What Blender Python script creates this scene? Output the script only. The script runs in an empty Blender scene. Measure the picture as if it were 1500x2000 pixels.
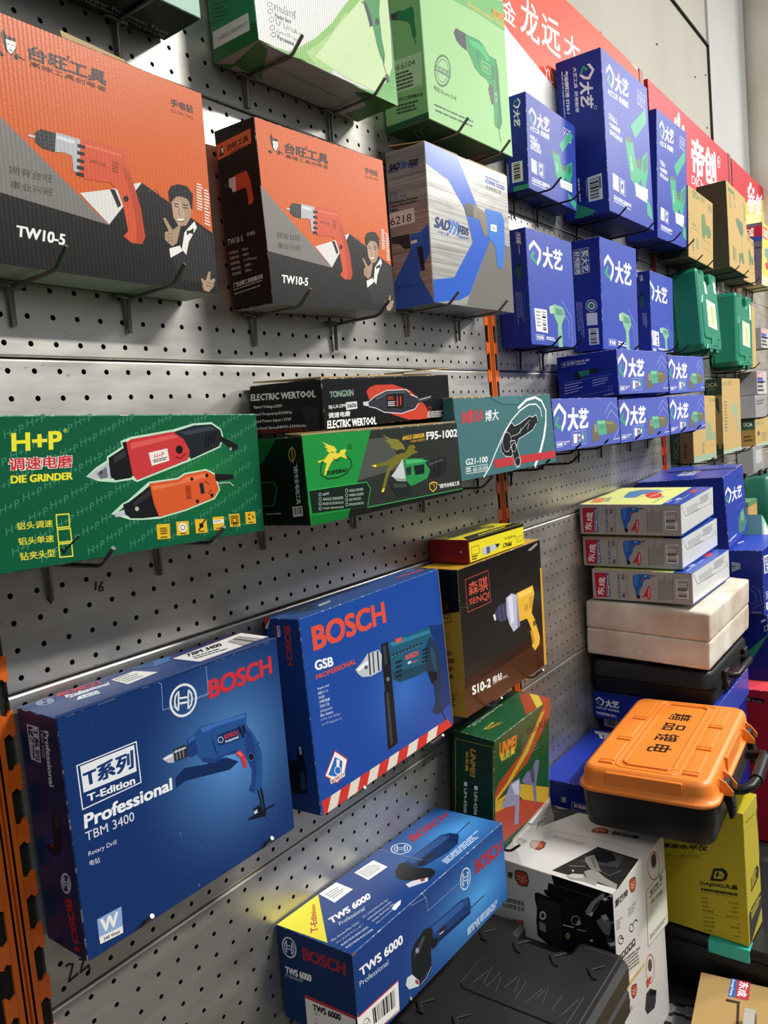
import bpy, bmesh, math, random
from mathutils import Vector, Matrix, Euler
from mathutils.geometry import tessellate_polygon
S = bpy.context.scene
COL = S.collection
MM = 0.001
Z0 = 1.588                      # world height (m) of the reference row of holes; all tables below are in mm from it

# ------------------------------------------------------------------ camera
cam = bpy.data.cameras.new('camera'); cam_o = bpy.data.objects.new('camera', cam); COL.objects.link(cam_o)
cam.sensor_fit = 'HORIZONTAL'; cam.sensor_width = 36.0; cam.lens = 36.977; cam.clip_start = 0.02
cam_o.matrix_world = Matrix(((0.591353, 0.128941, -0.796038, -0.373626), (-0.801422, -0.015685, -0.597893, -0.679960), (-0.089579, 0.991528, 0.094061, 1.500209), (0.000000, 0.000000, 0.000000, 1.000000)))
S.camera = cam_o
# ------------------------------------------------------------------ world, lights, exposure
S.view_settings.view_transform = 'Standard'; S.view_settings.look = 'None'
S.view_settings.exposure = 0.38; S.view_settings.gamma = 1.0; S.view_settings.use_curve_mapping = False
wd = bpy.data.worlds.new('shop_air'); S.world = wd; wd.use_nodes = True
_n, _l = wd.node_tree.nodes, wd.node_tree.links; _b = _n['Background']                  # pale hall above, dim aisle below
_tc = _n.new('ShaderNodeTexCoord'); _sx = _n.new('ShaderNodeSeparateXYZ'); _rp = _n.new('ShaderNodeValToRGB'); _mr = _n.new('ShaderNodeMapRange')
_l.new(_tc.outputs['Generated'], _sx.inputs[0]); _l.new(_sx.outputs['Z'], _mr.inputs[0]); _mr.inputs[1].default_value = -1; _l.new(_mr.outputs[0], _rp.inputs[0])
_rp.color_ramp.elements[0].position = .42; _rp.color_ramp.elements[0].color = (.03, .03, .032, 1); _rp.color_ramp.elements[1].position = .66; _rp.color_ramp.elements[1].color = (.95, .97, 1, 1)
_l.new(_rp.outputs[0], _b.inputs[0]); _b.inputs[1].default_value = 0.40
def area(name, loc, aim, sx, sy, power, col=(1, .97, .92)):
    l = bpy.data.lights.new(name, 'AREA'); l.shape = 'RECTANGLE'; l.size = sx; l.size_y = sy; l.energy = power; l.color = col
    o = bpy.data.objects.new(name, l); COL.objects.link(o); o.location = loc
    o.rotation_euler = (Vector(aim) - Vector(loc)).to_track_quat('-Z', 'Y').to_euler(); return o
LAMPS = [((1.9, -2.25, 3.55), 1.2, 135), ((-1.1, -2.25, 3.55), 1.2, 14), ((5.0, -2.25, 3.55), 1.2, 150)]
for x_, l_, e_ in LAMPS:
    area('ceiling_lamp_light', x_, (x_[0], x_[1] + .35, 0), l_, .16, e_)

# ------------------------------------------------------------------ helpers
def lin(h):
    c = [int(h[i:i+2], 16) / 255 for i in (0, 2, 4)]
    return tuple(((v + .055) / 1.055) ** 2.4 if v > .04045 else v / 12.92 for v in c) + (1,)
MATS = {}
def mat(key, fn):
    if key not in MATS:
        m = bpy.data.materials.new(key); m.use_nodes = True; fn(m, m.node_tree.nodes, m.node_tree.links, m.node_tree.nodes['Principled BSDF']); MATS[key] = m
    return MATS[key]
def nd(n, t, **k):
    x = n.new(t)
    for a, v in k.items(): setattr(x, a, v)
    return x
def flutes(n, l, b, corr):
    """the flutes of corrugated board showing through the print"""
    tc = nd(n, 'ShaderNodeTexCoord'); wv = nd(n, 'ShaderNodeTexWave', wave_type='BANDS', bands_direction='X'); wv.inputs['Scale'].default_value = corr; wv.inputs['Distortion'].default_value = 1.2; wv.inputs['Detail'].default_value = 1; wv.inputs['Detail Scale'].default_value = 6
    l.new(tc.outputs['Object'], wv.inputs['Vector'])
    bp = nd(n, 'ShaderNodeBump'); bp.inputs['Strength'].default_value = .16; bp.inputs['Distance'].default_value = .0006; l.new(wv.outputs['Fac'], bp.inputs['Height']); l.new(bp.outputs[0], b.inputs['Normal'])
def ink(h, rough=.34, corr=0):
    def f(m, n, l, b):
        b.inputs['Base Color'].default_value = lin(h); b.inputs['Roughness'].default_value = rough; b.inputs['Specular IOR Level'].default_value = .5 if rough < .25 else .22
        if corr: flutes(n, l, b, corr)
    return mat('ink_%s_%d_%d' % (h, rough * 100, corr), f)
def card(h, corr=0, glows=(), rough=.36, wear=.0, edge=False, brush=''):
    """printed carton board: base colour, printed glow patches (UV in face units), flute bump, worn specks"""
    def f(m, n, l, b):
        tc = nd(n, 'ShaderNodeTexCoord'); cur = None
        rgb = nd(n, 'ShaderNodeRGB'); rgb.outputs[0].default_value = lin(h); cur = rgb.outputs[0]
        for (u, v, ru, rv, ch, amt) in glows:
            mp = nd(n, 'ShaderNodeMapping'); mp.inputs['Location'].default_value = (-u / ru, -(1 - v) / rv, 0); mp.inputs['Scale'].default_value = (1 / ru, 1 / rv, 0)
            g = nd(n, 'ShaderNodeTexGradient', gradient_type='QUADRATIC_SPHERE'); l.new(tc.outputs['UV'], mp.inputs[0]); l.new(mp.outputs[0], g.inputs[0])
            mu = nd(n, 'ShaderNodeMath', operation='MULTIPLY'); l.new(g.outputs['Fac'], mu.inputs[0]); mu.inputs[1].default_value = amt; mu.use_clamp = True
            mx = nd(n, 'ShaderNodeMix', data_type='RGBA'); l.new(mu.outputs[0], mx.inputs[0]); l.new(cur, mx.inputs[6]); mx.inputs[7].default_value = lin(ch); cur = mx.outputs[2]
        if brush:                                                 # brushed-metal print: fine streaks along the face
            mp = nd(n, 'ShaderNodeMapping'); mp.inputs['Scale'].default_value = (6, 6, 420); l.new(tc.outputs['Object'], mp.inputs[0])
            no = nd(n, 'ShaderNodeTexNoise'); no.inputs['Scale'].default_value = 1; no.inputs['Detail'].default_value = 4; l.new(mp.outputs[0], no.inputs['Vector'])
            rp = nd(n, 'ShaderNodeValToRGB'); rp.color_ramp.elements[0].position = .32; rp.color_ramp.elements[1].position = .68; l.new(no.outputs['Fac'], rp.inputs[0])
            mx = nd(n, 'ShaderNodeMix', data_type='RGBA'); l.new(rp.outputs[0], mx.inputs[0]); l.new(cur, mx.inputs[6]); mx.inputs[7].default_value = lin(brush); cur = mx.outputs[2]; b.inputs['Metallic'].default_value = .35
        if wear or edge:
            no = nd(n, 'ShaderNodeTexNoise'); no.inputs['Scale'].default_value = 260 if not edge else 150; no.inputs['Detail'].default_value = 3; l.new(tc.outputs['Object'], no.inputs['Vector'])
            rp = nd(n, 'ShaderNodeValToRGB'); lo = .74 - wear * .06 if not edge else .55
            rp.color_ramp.elements[0].position = lo; rp.color_ramp.elements[1].position = lo + .08; l.new(no.outputs['Fac'], rp.inputs[0])
            mu = nd(n, 'ShaderNodeMath', operation='MULTIPLY'); l.new(rp.outputs[0], mu.inputs[0]); mu.inputs[1].default_value = .7 if edge else .3
            mx = nd(n, 'ShaderNodeMix', data_type='RGBA'); l.new(mu.outputs[0], mx.inputs[0]); l.new(cur, mx.inputs[6]); mx.inputs[7].default_value = lin('cfc9bd'); cur = mx.outputs[2]
        l.new(cur, b.inputs['Base Color']); b.inputs['Roughness'].default_value = rough; b.inputs['Specular IOR Level'].default_value = .5 if rough < .25 else .22
        if corr: flutes(n, l, b, corr)
        elif not edge:
            no = nd(n, 'ShaderNodeTexNoise'); no.inputs['Scale'].default_value = 26; no.inputs['Detail'].default_value = 2; l.new(tc.outputs['Object'], no.inputs['Vector'])
            bp = nd(n, 'ShaderNodeBump'); bp.inputs['Strength'].default_value = .12; bp.inputs['Distance'].default_value = .004; l.new(no.outputs['Fac'], bp.inputs['Height']); l.new(bp.outputs[0], b.inputs['Normal'])
    return mat('card_%s_%s_%s_%s_%s_%s' % (h, corr, repr(glows), rough, wear, edge) + brush, f)
def plain(key, h, rough=.5, metal=0., noise=0., h2=None, scale=40, bump=0., bscale=200, trans=0., alpha=1., spec=.5):
    def f(m, n, l, b):
        b.inputs['Base Color'].default_value = lin(h); b.inputs['Roughness'].default_value = rough; b.inputs['Metallic'].default_value = metal
        b.inputs['Transmission Weight'].default_value = trans; b.inputs['Alpha'].default_value = alpha; b.inputs['Specular IOR Level'].default_value = spec
        tc = nd(n, 'ShaderNodeTexCoord')
        if h2:
            no = nd(n, 'ShaderNodeTexNoise'); no.inputs['Scale'].default_value = scale; no.inputs['Detail'].default_value = 5; l.new(tc.outputs['Object'], no.inputs['Vector'])
            rp = nd(n, 'ShaderNodeValToRGB'); rp.color_ramp.elements[0].position = .35; rp.color_ramp.elements[1].position = .68
            rp.color_ramp.elements[0].color = lin(h); rp.color_ramp.elements[1].color = lin(h2); l.new(no.outputs['Fac'], rp.inputs[0]); l.new(rp.outputs[0], b.inputs['Base Color'])
        if bump:
            no = nd(n, 'ShaderNodeTexNoise'); no.inputs['Scale'].default_value = bscale; no.inputs['Detail'].default_value = 3; l.new(tc.outputs['Object'], no.inputs['Vector'])
            bp = nd(n, 'ShaderNodeBump'); bp.inputs['Strength'].default_value = bump; bp.inputs['Distance'].default_value = .001; l.new(no.outputs['Fac'], bp.inputs['Height']); l.new(bp.outputs[0], b.inputs['Normal'])
    return mat(key, f)
def tag(o, label=None, cat=None, group=None, kind=None):
    if label: o['label'] = label
    if cat: o['category'] = cat
    if group: o['group'] = group
    if kind: o['kind'] = kind
    return o
def link(name, me, parent=None, mats=()):
    o = bpy.data.objects.new(name, me); COL.objects.link(o)
    for m in mats: me.materials.append(m)
    if parent: o.parent = parent
    return o
def P(x, y, z): return Vector((x * MM, y * MM, z * MM + Z0))
class MB:
    """collects faces in mm (local), one material slot per material"""
    def __init__(s): s.v = []; s.f = []; s.mi = []; s.m = []; s.sm = []
    def slot(s, m):
        if m not in s.m: s.m.append(m)
        return s.m.index(m)
    def face(s, pts, m, smooth=False):
        k = len(s.v); s.v += [tuple(p) for p in pts]; s.f.append(tuple(range(k, k + len(pts)))); s.mi.append(s.slot(m)); s.sm.append(smooth)
    def geo(s, vs, fs, m, smooth=False):
        k = len(s.v); s.v += [tuple(p) for p in vs]; q = s.slot(m)
        for f in fs: s.f.append(tuple(i + k for i in f)); s.mi.append(q); s.sm.append(smooth)
    def box(s, x0, x1, y0, y1, z0, z1, m, b=0.):
        if b:
            s.geo(*chamfer_box(x0, x1, y0, y1, z0, z1, b), m); return
        vs = [(x, y, z) for x in (x0, x1) for y in (y0, y1) for z in (z0, z1)]
        s.geo(vs, [(0, 1, 3, 2), (4, 6, 7, 5), (0, 4, 5, 1), (2, 3, 7, 6), (0, 2, 6, 4), (1, 5, 7, 3)], m)
    def tube(s, pts, r, m, n=8, cap=True):
        pts = [Vector(p) for p in pts]; rings = []
        for i, p in enumerate(pts):
            t = (pts[min(i + 1, len(pts) - 1)] - pts[max(i - 1, 0)]).normalized()
            a = t.orthogonal().normalized() if i == 0 else (rings[-1][1] - t * rings[-1][1].dot(t)).normalized()
            rings.append((p, a, t.cross(a)))
        vs = [p + (a * math.cos(2 * math.pi * k / n) + b * math.sin(2 * math.pi * k / n)) * r for p, a, b in rings for k in range(n)]
        fs = [(i * n + k, i * n + (k + 1) % n, (i + 1) * n + (k + 1) % n, (i + 1) * n + k) for i in range(len(pts) - 1) for k in range(n)]
        s.geo(vs, fs, m, True)
        if cap: s.face(vs[:n][::-1], m); s.face(vs[-n:], m)
    def prism(s, poly, z0, z1, m, axis='z', bev=0.):
        """extrude a 2-D outline; axis z: (x,y) outline, axis y: (x,z) outline, axis x: (y,z) outline"""
        f = {'z': lambda a, b, c: (a, b, c), 'y': lambda a, b, c: (a, c, b), 'x': lambda a, b, c: (c, a, b)}[axis]
        n = len(poly)
        def inset(d):
            out = []; area_ = sum(poly[i][0] * poly[(i + 1) % n][1] - poly[(i + 1) % n][0] * poly[i][1] for i in range(n)); sg = 1 if area_ > 0 else -1
            for i in range(n):
                p0, p1, p2 = Vector(poly[i - 1]), Vector(poly[i]), Vector(poly[(i + 1) % n]); a = (p1 - p0).normalized(); c = (p2 - p1).normalized()
                n1 = Vector((-a.y, a.x)) * sg; n2 = Vector((-c.y, c.x)) * sg; k = (n1 + n2); k = k / max(.35, k.length_squared / 2) if k.length > 1e-6 else n1
                out.append(p1 + k * d)
            return out
        loops = [(poly, z0), (poly, z1)] if not bev else [(inset(bev), z0), (poly, z0 + bev * (1 if z1 > z0 else -1)), (poly, z1 - bev * (1 if z1 > z0 else -1)), (inset(bev), z1)]
        vs = [f(p[0], p[1], z) for lp, z in loops for p in lp]
        fs = [(r * n + i, r * n + (i + 1) % n, (r + 1) * n + (i + 1) % n, (r + 1) * n + i) for r in range(len(loops) - 1) for i in range(n)]
        s.geo(vs, fs, m)
        for lp, z in (loops[0], loops[-1]):
            tri = tessellate_polygon([[Vector((p[0], p[1], 0)) for p in lp]]); s.geo([f(p[0], p[1], z) for p in lp], [tuple(t) for t in tri], m)
    def build(s, name, parent=None, uv=None):
        me = bpy.data.meshes.new(name); me.from_pydata([(x * MM, y * MM, z * MM) for x, y, z in s.v], [], s.f)
        for m in s.m: me.materials.append(m)
        me.polygons.foreach_set('material_index', s.mi); me.polygons.foreach_set('use_smooth', s.sm)
        if uv:
            lay = me.uv_layers.new(name='UVMap')
            for pi, co in uv.items():
                for li, c in zip(me.polygons[pi].loop_indices, co): lay.data[li].uv = c
        me.update(); return link(name, me, parent)
def chamfer_box(x0, x1, y0, y1, z0, z1, b):
    X, Y, Z = (x0, x1), (y0, y1), (z0, z1); vs = []; idx = {}
    for i in (0, 1):
        for j in (0, 1):
            for k in (0, 1):
                for a in (0, 1, 2):
                    c = [X[i], Y[j], Z[k]]; s_ = (1 if not i else -1, 1 if not j else -1, 1 if not k else -1)
                    for q in (0, 1, 2):
                        if q != a: c[q] += s_[q] * b
                    idx[i, j, k, a] = len(vs); vs.append(tuple(c))
    fs = []
    I = lambda i, j, k, a: idx[i, j, k, a]
    for e in (0, 1):
        fs.append(tuple(I(e, j, k, 0) for j, k in ((0, 0), (0, 1), (1, 1), (1, 0)))); fs.append(tuple(I(i, e, k, 1) for i, k in ((0, 0), (0, 1), (1, 1), (1, 0)))); fs.append(tuple(I(i, j, e, 2) for i, j in ((0, 0), (0, 1), (1, 1), (1, 0))))
    for p in (0, 1):
        for q in (0, 1):
            fs.append((I(p, q, 0, 0), I(p, q, 1, 0), I(p, q, 1, 1), I(p, q, 0, 1))); fs.append((I(p, 0, q, 0), I(p, 1, q, 0), I(p, 1, q, 2), I(p, 0, q, 2))); fs.append((I(0, p, q, 1), I(1, p, q, 1), I(1, p, q, 2), I(0, p, q, 2)))
            for r in (0, 1): fs.append((I(p, q, r, 0), I(p, q, r, 1), I(p, q, r, 2)))
    return vs, fs
def rounded(W, D, H, r, seg=4, z0=0.):
    """box with rounded vertical edges and softened rims: outline loops bottom to top"""
    def loop(ins, z):
        rr = max(r - ins, .5); out = []
        for cx, cy, a0 in ((W / 2 - r, -D / 2 + r, -90), (W / 2 - r, D / 2 - r, 0), (-W / 2 + r, D / 2 - r, 90), (-W / 2 + r, -D / 2 + r, 180)):
            for k in range(seg + 1):
                a = math.radians(a0 + 90 * k / seg); out.append((cx + rr * math.cos(a), cy + rr * math.sin(a), z))
        return out
    return loop
def skin(mb, loops, m, smooth=True):
    n = len(loops[0]); vs = [p for lp in loops for p in lp]
    fs = [(r * n + i, r * n + (i + 1) % n, (r + 1) * n + (i + 1) % n, (r + 1) * n + i) for r in range(len(loops) - 1) for i in range(n)]
    mb.geo(vs, fs, m, smooth); mb.face(loops[0][::-1], m); mb.face(loops[-1], m)
_font = {}
def glyphs(t, res=2):
    """outline of a piece of lettering as (vertices in a unit box, polygons)"""
    if t not in _font:
        c = bpy.data.curves.new('lettering', 'FONT'); c.body = t; c.resolution_u = 5 if len(t) < 7 and ord(t[0]) < 256 else 3 if len(t) < 14 else 1; o = bpy.data.objects.new('lettering', c); COL.objects.link(o)
        me = bpy.data.meshes.new_from_object(o.evaluated_get(bpy.context.evaluated_depsgraph_get()))
        vs = [v.co.xy.copy() for v in me.vertices]; fs = [tuple(p.vertices) for p in me.polygons]
        x0 = min(v.x for v in vs); x1 = max(v.x for v in vs); y0 = min(v.y for v in vs); y1 = max(v.y for v in vs)
        _font[t] = ([((v.x - x0) / (x1 - x0 + 1e-9), 1 - (v.y - y0) / (y1 - y0 + 1e-9)) for v in vs], fs)
        bpy.data.objects.remove(o); bpy.data.curves.remove(c); bpy.data.meshes.remove(me)
    return _font[t]

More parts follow.
